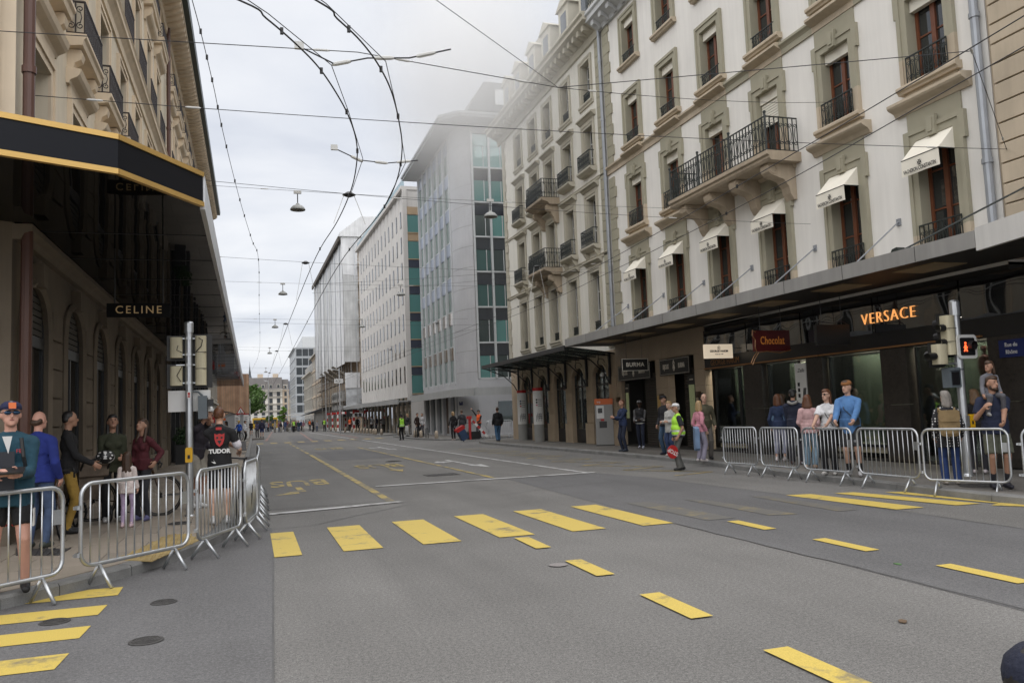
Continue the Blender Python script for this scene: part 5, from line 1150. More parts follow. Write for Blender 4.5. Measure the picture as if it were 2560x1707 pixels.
for pts in ([(cx, cz+.055), (cx, cz-.005)], [(cx, cz-.005), (cx-.035, cz-.075)], [(cx, cz-.005), (cx+.035, cz-.075)], [(cx, cz+.04), (cx-.035, cz-.01)], [(cx, cz+.04), (cx+.035, cz-.01)]): q.tube([(p[0], -.14, p[1]) for p in pts], .012, 5)
q.ball((cx, -.14, cz+.08), .02, n=8, k=6); q.build('red_man', mRedL, pf)
o = MB().box(-.32, -.08, -.1, .1, 1.62, 1.98).build('pedestrian_signal', mGreyP, PR); MB().box(-.3, -.12, -.108, -.1, 1.66, 1.9).build('lens', mLens, o); MB().box(-.33, -.07, -.16, -.1, 1.93, 1.96).build('visor', mGreyP, o)
button(PR, .1, -.05, 1.0); MB().box(-.03, .03, -.10, -.07, .9, 1.1).build('button_bracket', mSteel, PR)
# ================================================================ stop furniture on the right pavement
mPill = M('stop pillar grey', (.30, .30, .29), .5, .08); mOrg = M('orange band', (.62, .13, .02), .5, .06); mTextG = M('grey print', (.10, .10, .11), .6, 0)
for i, (x, y) in enumerate(((13.75, 41.6), (13.5, 38.3))):
    t_ = thing('information_pillar', ('stop information pillar with four coloured line dots under the glass canopy', 'stop information pillar beside the first, with black and pink line badges')[i], 'pillar', (x, y, .12))
    MB().lathe([(.26, 0), (.26, .85)], 16, sy=.6).build('base', mPill, t_); MB().lathe([(.26, .85), (.26, 2.5)], 16, sy=.6).build('panel', mWhS, t_); MB().lathe([(.262, 2.5), (.262, 2.65)], 16, sy=.6).build('header', mRed, t_)
    q = MB()
    for k in range(7): q.box(-.06, .14, -.165, -.157, 2.05-.1*k+(0 if k < 4 else -.3), 2.075-.1*k+(0 if k < 4 else -.3))
    for k in range(8): q.box(-.18+.04*k, -.165+.04*k, -.166, -.157, 1.0+.1*(k % 3), 1.3+.06*(k % 3))
    q.build('timetable_print', mTextG, t_)
    for k in range(3):
        MB().lathe([(.045, -.006), (.045, .006)], 10).build('line_badge', (mBlueE, mBlack, mRed, mBlack, mBlack, M('pink badge', (.6, .2, .3), .5))[k+3*i], t_, (-.13, -.165, 2.06-.13*k), (R(90), 0, 0))
tm = thing('ticket_machine', 'grey ticket machine with orange top beside the shop pier', 'ticket machine', (13.75, 30.95, .12)); tm.rotation_euler = (0, 0, R(-25))
MB().box(-.38, .38, -.24, .24, 0, .04).build('foot', mBlackM, tm); MB().box(-.36, .36, -.22, .22, .04, 1.66).build('cabinet', M('machine grey', (.27, .27, .265), .45, .06), tm); MB().box(-.37, .37, -.23, .23, 1.66, 1.9).build('top', mOrg, tm)
MB().box(-.30, .0, -.228, -.22, 1.1, 1.62).build('panel', mWhS, tm); MB().box(-.24, -.06, -.235, -.228, 1.32, 1.52).build('screen', mLens, tm); MB().box(-.2, .1, -.229, -.22, .72, .98).build('tray', mBlackM, tm); MB().box(-.14, .0, -.24, -.228, 1.0, 1.08).build('card_slot', mRed, tm); text('tpg', .12, mWhS, tm, (-.2, -.235, 1.78), ext=.002)
cc = thing('security_camera', 'small white camera on the wall above the ticket machine', 'camera', (13.85, 31.2, 3.0)); MB().ball((0, 0, 0), .09, n=10, k=6).box(-.02, .25, -.03, .03, .05, .1).build('housing', mWhS, cc); MB().lathe([(.05, -.1), (.05, -.02)], 10).build('lens', mLens, cc)
# bollards and bicycle stands
mBol = M('pale stone bollard', (.50, .42, .33), .8, .12, 3)
bd = [(10.28, 91), (10.31, 88.1), (10.40, 86.6), (10.49, 84.8), (10.59, 83.2), (10.47, 80.1), (10.57, 78.3), (10.49, 75.8), (10.5, 74.4), (10.78, 72.9), (11.02, 65.2), (10.95, 58.1), (10.98, 56.1), (11.3, 52.6), (10.1, 96), (10.05, 101), (10.0, 106), (9.95, 112)]
bm_ = MB().lathe([(.12, 0), (.112, .38), (.095, .46), (.05, .5), (.01, .51)], 14).mesh('bollard', [mBol], True)
for x, y in bd:
    tag(ob('bollard', bm_, None, (x+.15, y, .115)), 'short pale stone bollard at the far right kerb', 'bollard', 'stone bollards along the far kerb')
rk = MB(); rk.tube([(0, -.35, 0), (0, -.38, .3), (0, -.33, .62), (0, -.25, .68), (0, .25, .68), (0, .33, .62), (0, .38, .3), (0, .35, 0)], .028, 7); rkm = rk.mesh('bicycle_stand', [mBlackM], True)
for x, y in ((11.0, 57.1), (11.2, 54.4), (11.6, 87), (11.5, 82), (11.4, 78)): tag(ob('bicycle_stand', rkm, None, (x, y, .11)), 'black hoop bicycle stand between the stone bollards', 'bicycle stand', 'bicycle stands')
# red and white work gates, cones of colour below the scaffold
def striped(mb, x0, x1, z0, z1, n, y0, y1, horiz=True):
    for k in range(n):
        if horiz: mb.box(x0+(x1-x0)*k/n, x0+(x1-x0)*(k+1)/n, y0, y1, z0, z1, k % 2)
        else: mb.box(x0, x1, y0, y1, z0+(z1-z0)*k/n, z0+(z1-z0)*(k+1)/n, k % 2)
    return mb
for i, (x, y, w_) in enumerate(((10.9, 93, 3.2), (10.6, 108, 2.6), (10.4, 113, 2.6), (10.3, 120, 2.6))):
    t_ = thing('work_gate', ('red and white striped portal under the white canopy end', 'red and white striped post frame below the scaffold hoarding', 'red and white striped post frame below the scaffold hoarding', 'red and white striped post frame below the scaffold hoarding')[i], 'gate', (x, y, .11), 0, None if i == 0 else 'striped frames below the scaffold')
    for xx in (0, w_): striped(MB(), xx-.1, xx+.1, 0, 2.5, 6, -.1, .1, False).build('post', [mWhS, mRed], t_)
    striped(MB(), .1, w_-.1, 2.2, 2.45, 6, -.05, .05).build('beam', [mRed, mWhS], t_)
wb = thing('work_barrier', 'red barrier with striped board and folding legs beside the marble corner', 'barrier', (13.0, 47.2, .12)); wb.rotation_euler = (0, 0, R(-20))
MB().box(-.75, -.6, -.1, .1, 0, 1.3).build('post', mRed, wb); MB().box(-.85, -.55, -.15, .15, 1.2, 1.38).build('lamp', mRed, wb)
q = striped(MB(), 0, 1.5, -.07, .07, 7, -.02, .02); q.xf(Matrix.Translation((-.65, 0, 1.25)) @ Matrix.Rotation(R(48), 4, 'Y')); q.build('striped_board', [mWhS, mRed], wb); MB().tube([(.7, 0, .1), (.1, 0, .9)], .02, 5).tube([(.1, .2, 0), (.5, 0, .5)], .02, 5).build('leg', mSteel, wb)
sb = MB(); sb.box(-.35, .35, -.25, .25, 0, .45); tag(sb.build('equipment_box', mBlackM, None, (12.6, 47.6, .12)), 'black equipment box on the ground beside the striped barrier', 'box')
for i, (p, q_) in enumerate((((13.4, 47.5), (15.0, 47.2)),)): barrier(p, q_, 'steel crowd barrier by the marble wall behind the walking man', .12)
# roadworks sign, information boards, bus shelter on the left
rs = thing('roadworks_sign', 'triangular red bordered roadworks sign on a thin post', 'sign', (-.95, 81, .12))
MB().tube([(0, 0, 0), (0, 0, 2.5)], .03, 6).build('post', mSteel, rs); MB().prism([(-.4, 2.35), (.4, 2.35), (0, 3.05)], -.03, -.01, 'y').build('border', mRed, rs); MB().prism([(-.29, 2.42), (.29, 2.42), (0, 2.92)], -.036, -.03, 'y').build('face', mWhS, rs)
q = MB(); q.tube([(-.08, -.04, 2.45), (-.03, -.04, 2.58), (.0, -.04, 2.66)], .03, 5); q.ball((.0, -.04, 2.73), .035, .01, .035, 8, 5); q.prism([(.04, 2.44), (.18, 2.44), (.11, 2.53)], -.045, -.036, 'y'); q.tube([(-.02, -.04, 2.62), (.08, -.04, 2.5)], .015, 4); q.build('pictogram', mBlack, rs)
for x, y, l_ in ((-1.3, 83.7, 'tall white timetable board left of the roadworks sign'), (-.48, 83.2, 'tall white timetable board right of the roadworks sign')):
    t_ = thing('timetable_board', l_, 'board', (x, y, .12)); MB().box(-.24, .24, -.03, .03, .05, 2.3).build('panel', mWhS, t_); MB().box(-.24, .24, -.035, .035, 2.3, 2.38).build('header', mRed, t_); q = MB(); [q.box(-.16, .1, -.034, -.031, 2.0-.16*k, 2.05-.16*k) for k in range(9)]; q.build('print', mTextG, t_)
bs = thing('bus_shelter', 'bus shelter with curved dark roof and ticket machine, left pavement', 'bus shelter', (-2.6, 78, .12))
q = MB(); q.prism([(-.7, 2.35), (-.3, 2.55), (.3, 2.62), (.9, 2.5), (1.5, 2.2), (1.5, 2.15), (.9, 2.42), (.3, 2.54), (-.3, 2.47), (-.7, 2.27)], 0, 4, 'y'); q.build('roof', mDkFr, bs)
for k in (0, 3.9): MB().tube([(0, k, 0), (0, k, 2.5)], .05, 6).tube([(0, k, 1.9), (.8, k, 2.42)], .03, 5).build('post', mSteel, bs)
MB().box(-.2, .4, 0, .4, 0, 1.8).build('ticket_machine', M('shelter machine', (.3, .3, .3), .5), bs); MB().box(-.2, .4, -.01, .41, 1.8, 2.0).build('machine_top', mOrg, bs); MB().box(-.75, -.5, 0, .1, 1.6, 2.2).build('banner', mRed, bs)
# plant pots by the dark shop front
mGrn = M('dark green leaf', (.03, .075, .022), .6, .3, 6); mGrn2 = M('fresh green leaf', (.085, .17, .035), .6, .3, 4); mBark = M('bark', (.09, .07, .05), .9, .3, 5)
def leaf_cloud(mb, c, rx, ry, rz, n, s, m=0, hollow=.35):
    for _ in range(n):
        while True:
            p = Vector((random.uniform(-1, 1), random.uniform(-1, 1), random.uniform(-1, 1)))
            if hollow < p.length < 1: break
        p = Vector((c[0]+p.x*rx, c[1]+p.y*ry, c[2]+p.z*rz)); d = Vector((random.gauss(0, 1), random.gauss(0, 1), random.gauss(0, .6))).normalized(); u = d.orthogonal().normalized(); v = d.cross(u); k = s*random.uniform(.6, 1.3)
        mb.face([p-u*k, p+v*k*.5, p+u*k, p-v*k*.5], m)
for x, y in ((-2.6, 34.3), (-2.55, 36.0)):
    t_ = thing('potted_shrub', 'tall dark planter with a green shrub by the black shop front', 'plant', (x, y, .12), 0, 'potted shrubs at the shop front'); MB().prism([(-.2, -.2), (.2, -.2), (.2, .2), (-.2, .2)], 0, .75, 'z').build('pot', mDkFr, t_); q = MB(); leaf_cloud(q, (0, 0, 1.05), .3, .3, .4, 260, .06, hollow=0); q.build('foliage', mGrn, t_)
# ================================================================ trees at the far end
def tree(label, loc, h, r, zc, seed, mat, cat='tree', clumps=26, leaves=90, ls=.32):
    random.seed(seed); t_ = thing('street_tree', label, cat, loc); mb = MB(); mb.tube([(0, 0, 0), (.1, .05, zc*.35), (0, .1, zc*.7), (.1, 0, zc*1.2)], [.26, .2, .16, .06], 8)
    for k in range(7): a = k*.9; mb.tube([(0, .05, zc*(.45+.05*k)), (r*.4*math.cos(a), r*.4*math.sin(a), zc*(.75+.06*k)), (r*.8*math.cos(a), r*.8*math.sin(a), zc*(.85+.08*k))], [.1, .06, .02], 5)
    mb.build('trunk', mBark, t_); q = MB()
    for k in range(clumps):
        while True:
            p = Vector((random.uniform(-1, 1), random.uniform(-1, 1), random.uniform(-1, 1)))
            if .2 < p.length < 1: break
        cr = r*random.uniform(.18, .4); leaf_cloud(q, (p.x*r*.85, p.y*r*.85, zc+p.z*(h-zc)*.85), cr, cr, cr*.75, leaves, ls, hollow=0)
    q.build('crown', mat, t_); return t_
tree('broad green street tree overhanging the pavement past the timber pavilion', (-1.6, 165, 0), 9.6, 4.6, 6.2, 3, mGrn2, clumps=40)
tree('small bright green tree before the slate roofed house', (6.3, 176, 0), 4.9, 1.3, 3.1, 5, M('yellow green leaf', (.12, .24, .03), .6, .3, 4), clumps=16, leaves=70, ls=.2)
tree('low round green tree before the mansard house', (3.4, 172, 0), 3.3, 1.0, 2.3, 6, mGrn2, clumps=12, leaves=60, ls=.2)
tree('green tree farther down the left pavement', (-4, 210, 0), 11, 5, 7, 8, mGrn2, clumps=30)
random.seed(11)
# yellow tram and stop roof at the far end
tr = thing('yellow_bus', 'yellow bus waiting behind the far crowd', 'bus', (0.2, 186, 0)); MB().box(0, 5.2, 0, 2.4, .3, 2.6).build('body', M('bus yellow', (.62, .38, .02), .4), tr); MB().box(.2, 5.0, -.02, 0, 1.3, 2.2).build('window', mFarGl, tr); [MB().lathe([(.4, -.1), (.4, .1)], 12).build('wheel', mBlackM, tr, (x, -.02, .42), (R(90), 0, 0)) for x in (1.1, 4.1)]
sr = thing('stop_roof', 'long white flat roof of the far tram stop', 'shelter', (-1, 182, 0)); MB().box(0, 12, 0, 2, 2.85, 3.05).build('roof', mWhS, sr); [MB().tube([(x, 1, 0), (x, 1, 2.9)], .07, 6).build('post', mSteel, sr) for x in (.6, 4, 8, 11.6)]
ka = thing('kiosk', 'low kiosk with dark overhanging roof at the far right kerb', 'kiosk', (9.6, 140, 0)); MB().prism([(-1.6, 2.5), (1.8, 3.7), (4, 3.8), (4, 3.3), (1.8, 3.1), (-1.6, 2.42)], 0, 5, 'y').build('roof', mDkFr, ka); MB().box(.6, 3.6, .5, 4.5, .1, 3.1).build('cabin', mPill, ka)
for x, y, h in ((2.9, 150, 9), (-.2, 140, 5.5), (10.0, 118, 8), (9.7, 96, 7.5), (6.9, 170, 9)):
    t_ = thing('lamp_post', 'slim grey steel mast rising at the far end of the street', 'mast', (x, y, 0), 0, 'steel masts at the far end'); MB().tube([(0, 0, 0), (0, 0, h*.5), (0, 0, h)], [.11, .09, .06], 8).build('mast', mSteel, t_); MB().tube([(0, 0, h-.3), (-.8, 0, h-.1)], .04, 5).build('arm', mSteel, t_)
st_ = thing('route_sign', 'small white sign reading A 21 on a mast', 'sign', (9.6, 95.9, 6.0)); MB().box(-.5, .5, -.03, .03, -.25, .25).build('board', mWhS, st_); text('A 21', .34, mBlack, st_, (0, -.04, 0), ext=.002)
# ================================================================ overhead wires
mWire = M('dark wire', (.025, .025, .028), .6, 0); mInsul = M('pale insulator', (.55, .55, .53), .5, .05)
def smooth_pts(P, n=6):
    P = [Vector(p) for p in P]; out = []
    for i in range(len(P)-1):
        p0, p1, p2, p3 = P[max(i-1, 0)], P[i], P[i+1], P[min(i+2, len(P)-1)]
        for k in range(n):
            t_ = k/n; out.append(.5*((2*p1)+(p2-p0)*t_+(2*p0-5*p1+4*p2-p3)*t_*t_+(3*p1-p0-3*p2+p3)*t_**3))
    out.append(P[-1]); return out
def wire(label, P, r=.011, sm=False, sag=0., group=None, knots=(), name='overhead_wire', cat='wire', clamps=0):
    pts = smooth_pts(P) if sm else [Vector(p) for p in P]
    if sag:
        a, b = pts[0], pts[-1]; n_ = 14; pts = [a.lerp(b, i/n_)-Vector((0, 0, sag*4*(i/n_)*(1-i/n_))) for i in range(n_+1)]
    t_ = thing(name, label, cat, tuple(pts[0]), 0, group); q = MB(); q.tube([p-pts[0] for p in pts], r*.56, 5); q.build('cable', mWire, t_)
    for k in knots:
        i = min(int(k*(len(pts)-1)), len(pts)-2); a = pts[i].lerp(pts[i+1], k*(len(pts)-1)-i); d = (pts[i+1]-pts[i]).normalized()
        q = MB(); q.tube([a-pts[0]-d*.11, a-pts[0]-d*.07, a-pts[0]+d*.07, a-pts[0]+d*.11], [r, r*1.5, r*1.5, r], 7); q.build('insulator', mInsul, t_)
    for k in range(clamps):
        i = int(len(pts)*(k+.5)/clamps); MB().box(-.016, .016, -.016, .016, -.03, .035).build('clamp', mBlackM, t_, tuple(pts[i]-pts[0]))
    return t_
b1 = [(-1.5, 6.9, 5.56), (-.06, 7.67, 5.5), (.18, 7.97, 5.5), (.49, 8.48, 5.5), (.75, 8.99, 5.5), (1.0, 9.65, 5.5), (1.24, 10.42, 5.5), (1.45, 11.34, 5.5), (1.58, 12.36, 5.5), (1.67, 13.94, 5.5), (1.66, 16.3, 5.5), (1.52, 19.8, 5.5), (1.47, 28, 5.5), (1.42, 43, 5.45), (1.4, 75, 5.4), (1.5, 125, 5.4)]
b2 = [(-.9, 6.4, 5.56), (.61, 7.5, 5.5), (.84, 7.82, 5.5), (1.12, 8.25, 5.5), (1.39, 8.8, 5.5), (1.65, 9.51, 5.5), (1.91, 10.49, 5.5), (2.15, 11.62, 5.5), (2.33, 13.1, 5.5), (2.4, 14.7, 5.5), (2.36, 16.2, 5.5), (2.18, 19.7, 5.5), (2.13, 26.2, 5.5), (2.15, 43, 5.45), (2.15, 75, 5.4), (2.2, 125, 5.4)]
wire('thick trolley wire curving in over the left lane, outer of the pair', b1, .017, True, clamps=9); wire('thick trolley wire curving in over the left lane, inner of the pair', b2, .017, True, clamps=9)
wire('thin chord wire tied along the outer curved trolley wire', [(-1.3, 7.05, 5.7), (.01, 7.84, 5.6), (.2, 8.07, 5.6), (.91, 9.14, 5.6), (1.26, 10.55, 5.6), (1.69, 12.47, 5.6), (1.72, 14.3, 5.56)], .009)
wire('thin chord wire tied along the inner curved trolley wire', [(-.5, 6.6, 5.7), (.73, 7.74, 5.6), (1.49, 8.91, 5.6), (1.84, 10.26, 5.6), (2.37, 12.54, 5.6), (2.43, 15.0, 5.56)], .009)
for P_, l_ in (([(.55, 9.0, 5.72), (.95, 9.15, 5.62), (1.3, 9.0, 5.66), (1.75, 8.85, 5.64), (2.2, 8.7, 5.72)], 'insulated rod bridging the curved trolley wires by the crossing'), ([(1.25, 12.4, 5.72), (1.65, 12.6, 5.62), (2.1, 12.75, 5.64), (2.6, 12.7, 5.7)], 'insulated rod bridging the curved trolley wires at the end of the bend')):
    t_ = wire(l_, P_, .016, name='insulated_rod', cat='rod', knots=(.3, .6, .85)); MB().box(-.05, .05, -.02, .02, -.03, .05).build('end_clamp', mInsul, t_)
wire('trolley wire over the right lane, nearer the road centre', [(7.0, -2, 5.7), (7.91, 6.32, 5.6), (8.49, 11.6, 5.6), (9.3, 20.7, 5.6), (9.6, 32, 5.55), (8.6, 60, 5.5), (7.2, 125, 5.4)], .014, True, clamps=4); wire('trolley wire over the right lane, nearer the right pavement', [(7.6, -2, 5.7), (8.61, 6.92, 5.6), (9.48, 13.5, 5.6), (10.1, 22, 5.6), (10.3, 32, 5.55), (9.3, 60, 5.5), (7.9, 125, 5.4)], .014, True, clamps=4)
wire('span wire across the street from the left downpipe to the beige corner building', [(-3.0, 13.06, 6.46), (14.0, 11.82, 6.3)], .011, sag=.12, knots=(.05, .13, .9)); wire('span wire across the street passing high in front of the left balconies', [(-3.2, 11.8, 6.82), (1.4, 10.6, 6.45), (4.6, 11.5, 6.6)], .011, knots=(.45, .6, .9))
wire('upper wire from the air junction to the beige corner building', [(4.6, 11.5, 6.6), (9.6, 8.5, 6.35), (14.0, 11.82, 6.3)], .012, knots=(.5, .93)); wire('wire fanning from the air junction to the white facade', [(4.6, 11.5, 6.6), (14.05, 16.4, 9.0)], .010, sag=.1, knots=(.08,)); wire('wire fanning from the air junction over the left crossing', [(4.6, 11.5, 6.6), (.6, 7.4, 6.3)], .008)
wire('long feeder wire with clamps following the left kerb', [(-.9, 7, 6.8), (-.64, 10.3, 6.8), (-.51, 12.8, 6.8), (-.42, 15.3, 6.8), (-.2, 19.8, 6.8), (.07, 24.2, 6.8), (.27, 26.9, 6.75), (.38, 37.5, 6.8), (.6, 63, 6.8), (.1, 85, 6.8), (-1, 120, 6.6)], .010, True, clamps=26)
mLampG = M('grey lamp dome', (.33, .34, .33), .5, .1); mLampU = M('lamp underside', (.16, .15, .13), .5, .1)
lamp_m = MB().lathe([(.02, .30), (.08, .28), (.10, .22), (.22, .18), (.33, .08), (.37, .0), (.36, -.02)], 18).mesh('shade', [mLampG], True); lamp_u = MB().lathe([(.34, -.015), (.2, -.05), (.02, -.06)], 16).mesh('diffuser', [mLampU], True)
for i, (y, z, xs_) in enumerate(((22.3, 7.25, (1.25, 6.65)), (37.6, 7.25, (1.4, 6.7)), (51, 7.25, (1.42, 6.6)), (70.5, 7.25, (1.5,)), (96, 7.2, (1.6,)))):
    wire('span wire with hanging lamps '+('level with the granite shop fronts', 'level with the arched ground floor', 'level with the side street', 'level with the marble block', 'level with the ribbed white building')[i], [(-3.0, y, z+.62), (14.0 if y < 45 else 13.4, y, z+.5)], .009, sag=.1, knots=(.2, .6), group='lamp span wires')
    for x in xs_:
        t_ = thing('street_lamp', 'grey dome lamp hanging over the '+('bus lane' if x < 3 else 'right hand lane')+', '+('nearest the striped awnings' if False else ('level with the granite shop fronts', 'level with the arched ground floor', 'level with the side street', 'level with the marble block', 'level with the ribbed white building')[i]), 'lamp', (x, y, z), 0, 'hanging street lamps'); ob('shade', lamp_m, t_, scale=(.55, .55, .6)); ob('diffuser', lamp_u, t_, scale=(.55, .55, .6)); MB().tube([(0, 0, .16), (0, 0, .5)], .014, 5).build('hanger', mWire, t_); MB().box(-.1, .1, -.03, .03, .44, .52).build('bracket', mInsul, t_)
for i, (y, z) in enumerate(((16.2, 5.95), (27.2, 6.6), (44, 6.5), (60, 6.4), (85, 6.3))):
    wire('span wire holding the trolley wires '+('before the granite shop fronts', 'at the joint of the white and cream buildings', 'at the cream corner', 'before the marble block', 'before the ribbed building')[i], [(-3.0, y, z+.4), (14.0 if y < 45 else 13.2, y+1.5, z+.25)], .009, sag=.15, knots=(.12, .35, .75), group='trolley span wires')
    for x in ((1.47, 9.6) if y > 20 else (1.65,)):
        zz_ = z+.33-.15*4*((x+3)/17)*(1-(x+3)/17)
        t_ = thing('wire_hanger', 'dark clamp with two thin rods holding a trolley wire', 'hanger', (x+.3, y+.4, 5.55), 0, 'trolley wire hangers'); q = MB(); q.lathe([(.05, zz_-5.60), (.14, zz_-5.56), (.05, zz_-5.5)], 10); q.build('cap', mBlackM, t_); q = MB(); [q.tube([(s_*.1, 0, zz_-5.56), (s_*.32, 0, 0)], .008, 4) for s_ in (-1, 1)]; q.build('rod', mInsul, t_)
for z, y in ((7.6, 31.9), (7.5, 29.8)): wire('thin wire anchored on the cream facade by the glass canopy', [(14.0, y, z), (2.2, y-1, 6.3)], .008, sag=.1, knots=(.08,), group='thin facade wires')
# ================================================================ people
import numpy as np
PEOPLE = []
SK = {'fair': M('skin fair', (.52, .32, .235), .6, .06, 8), 'tan': M('skin tanned', (.36, .20, .135), .6, .06, 8), 'brown': M('skin brown', (.14, .075, .05), .6, .06, 8), 'dark': M('skin dark', (.055, .032, .022), .6, .06, 8), 'pink': M('skin ruddy', (.55, .30, .23), .6, .06, 8)}
HR = {'black': M('hair black', (.012, .010, .009), .5, .3, 40), 'brown': M('hair brown', (.055, .028, .015), .5, .35, 40), 'auburn': M('hair auburn', (.11, .042, .018), .5, .35, 40), 'blonde': M('hair blonde', (.36, .24, .12), .5, .35, 40), 'grey': M('hair grey', (.24, .22, .2), .6, .35, 40), 'dkblonde': M('hair dark blonde', (.17, .10, .05), .5, .35, 40)}
mEye = M('eye dark', (.02, .015, .012), .3, 0); mLip = M('lip', (.30, .10, .085), .5, 0)
def cloth(name, col, rough=.88, var=.25, scale=6, bump=.9): return M('cloth '+name, col, rough, var, scale, bump, 17)
class Prim:
    __slots__ = ('k', 'a', 'b', 'ra', 'rb', 'm', 'bias')
    def __init__(s, k, a, b, ra, rb, m, bias=0.): s.k, s.a, s.b, s.ra, s.rb, s.m, s.bias = k, Vector(a), Vector(b), ra, rb, m, bias
def ik(a, t, l1, l2, pole):
    d = t-a; L_ = min(max(d.length, .05), (l1+l2)*.995); d = d.normalized(); t = a+d*L_
    x = (l1*l1-l2*l2+L_*L_)/(2*L_); h = math.sqrt(max(0, l1*l1-x*x)); p = pole-d*pole.dot(d)
    p = p.normalized() if p.length > 1e-4 else d.orthogonal().normalized(); return a+d*x+p*h, t
def person(label, x, y, rot, H=1.75, z=.126, skin='fair', hair='brown', style='short', top=(.1, .1, .1), bottom=(.03, .03, .04), shoe=(.02, .02, .02), sleeves='long', legs='long', hem=.86, fat=0., female=False,
           lh=None, rh=None, lf=(.1, 0), rf=(-.1, 0), lean=0., headyaw=0., headpitch=0., vox=.014, under=None, vest=None, cuff=None, beard=False, loose=.0, face=True, child=False, elbow=None, group=None, zip_=None, topmat=None, botmat=None, socks=None, twist=0., hipdrop=0., shortlen=.12):
    """lh/rh: hand targets, lf/rf: foot positions (x, y) - local frame for a 1.75 m body that faces -y"""
    m = {}; mats = []
    def mi(mt):
        if mt not in mats: mats.append(mt)
        return mats.index(mt)
    cn = lambda c: 'c%02d%02d%02d' % tuple(int(v*99) for v in c)
    tm = mi(topmat or cloth(cn(top), top)); bm_ = mi(botmat or cloth(cn(bottom), bottom)); sm = mi(M('shoe '+cn(shoe), shoe, .6, .1, 8)); km = mi(SK[skin]); um = mi(cloth(cn(under), under)) if under else km
    so_ = mi(cloth(cn(socks), socks)) if socks else None
    P = []; cap = lambda a, b, ra, rb, mm, bias=0.: P.append(Prim('c', a, b, ra, rb, mm, bias)); fru = lambda a, b, ra, rb, mm, bias=0.: P.append(Prim('k', a, b, ra, rb, mm, bias)); ell = lambda c, r, mm, bias=0.: P.append(Prim('e', c, r, 0, 0, mm, bias))
    HD = 1.12 if child else 1.0
    piv = Vector((0, 0, .95-hipdrop)); Rl = Matrix.Rotation(R(lean), 3, 'X') @ Matrix.Rotation(R(twist), 3, 'Z')
    T = lambda v: Rl @ (Vector(v)-Vector((0, 0, .95)))+piv
    f = fat; sh = .150 if female else .170; wa = .125 if female else .148
    if child: sh = .14; wa = .135
    # torso
    hipr = (.168+f*.6, .118+f*.5, .13)
    ell(T((0, .005, .95)), hipr, bm_)
    if hem < .9: P.append(Prim('y', T((0, -f*.2, 1.06)), T((0, 0, hem)), .176+f*.8, .130+f*.8, tm, Rl @ Vector((1, 0, 0))))
    else: P.append(Prim('y', T((0, -f*.2, 1.06)), T((0, 0, hem)), .158+f*.8, .116+f*.8, tm, Rl @ Vector((1, 0, 0))))
    ell(T((0, -.004-f*.3, 1.09)), (wa+f+.006, .105+f*1.1, .17), tm); ell(T((0, 0, 1.27)), (sh-.018+f*.6, .118+f*.5, .19), tm)
    if female: [ell(T((s_*.072, -.085, 1.265)), (.062, .052, .06), tm) for s_ in (-1, 1)]
    [cap(T((0, .018, 1.43)), T((s_*(sh-.02), .014, 1.378)), .068+f*.2, .062+f*.2, tm) for s_ in (-1, 1)]; cap(T((0, .02, 1.38)), T((0, .014, 1.465)), .085, .058, tm)
    hc = T((0, -.012, 1.645)); Rh = Rl @ Matrix.Rotation(R(headyaw), 3, 'Z') @ Matrix.Rotation(R(headpitch), 3, 'X')
    Hh = lambda v: hc+Rh @ (Vector(v)*HD)
    cap(T((0, .014, 1.44)), hc+Rh @ Vector((0, .012, -.07)), .053, .050, km); 
    hsk = [((0, 0, .012), (.077, .096, .103)), ((0, -.035, -.058), (.058, .062, .062)), ((0, .02, -.01), (.074, .078, .09)), ((0, -.072, -.088), (.030, .026, .028))]
    for c, r in hsk: P.append(Prim('e', Hh(c), Vector(r)*HD, 0, 0, km))
    cap(Hh((0, -.092, .008)), Hh((0, -.114, -.026)), .010*HD, .0145*HD, km)
    for s_ in (-1, 1): P.append(Prim('e', Hh((s_*.078, .006, -.012)), Vector((.012, .022, .032))*HD, 0, 0, km))
    # arms
    fist = {}
    for s_, tgt in ((1, lh), (-1, rh)):
        S_ = T((s_*(sh+.005), .014, 1.368)); tg = Vector(tgt) if tgt is not None else T((s_*(sh+.075), -.07, .885)); 
        pole = Vector((s_*.22, .85, -.45)) if elbow is None else Vector((s_*elbow[0], elbow[1], elbow[2]))
        if tgt is None: pole = Vector((s_*.3, .9, 0))
        k = .88 if child else 1; E_, W_ = ik(S_, tg, .285*k, .255*k, pole); th = .010+f*.15+loose*.3
        if sleeves == 'long': cap(S_, E_, .052+th, .043+th, tm); fru(E_, W_-(W_-E_)*.02, .044+th, .035+th*.8, tm)
        elif sleeves == 'short': fru(S_, S_.lerp(E_, .74), .054+th, .054+th, tm); cap(S_, E_, .046, .040, km); cap(E_, W_, .041, .030, km)
        elif sleeves == 'roll': cap(S_, E_, .056+th, .046+th, tm); fru(E_, E_.lerp(W_, .4), .046+th, .043+th, tm); cap(E_, W_, .040, .030, km)
        else: cap(S_, E_, .048, .041, km); cap(E_, W_, .041, .030, km)
        if cuff is not None: cm = mi(cloth(cn(cuff), cuff)); cap(S_.lerp(E_, .62), S_.lerp(E_, .76), .058+th, .057+th, cm, -.004)
        d = (W_-E_).normalized(); lat = d.cross(Vector((s_, 0, 0))); lat = lat.normalized() if lat.length > .1 else Vector((0, -1, 0)); pn = lat.cross(d).normalized()
        if pn.x*s_ > 0: pn = -pn
        pc = W_+d*.045; ell_r = .036
        cap(W_, pc+lat*.012, .029, .027, km); cap(W_+d*.02-lat*.012, pc-lat*.02+d*.01, .022, .020, km)
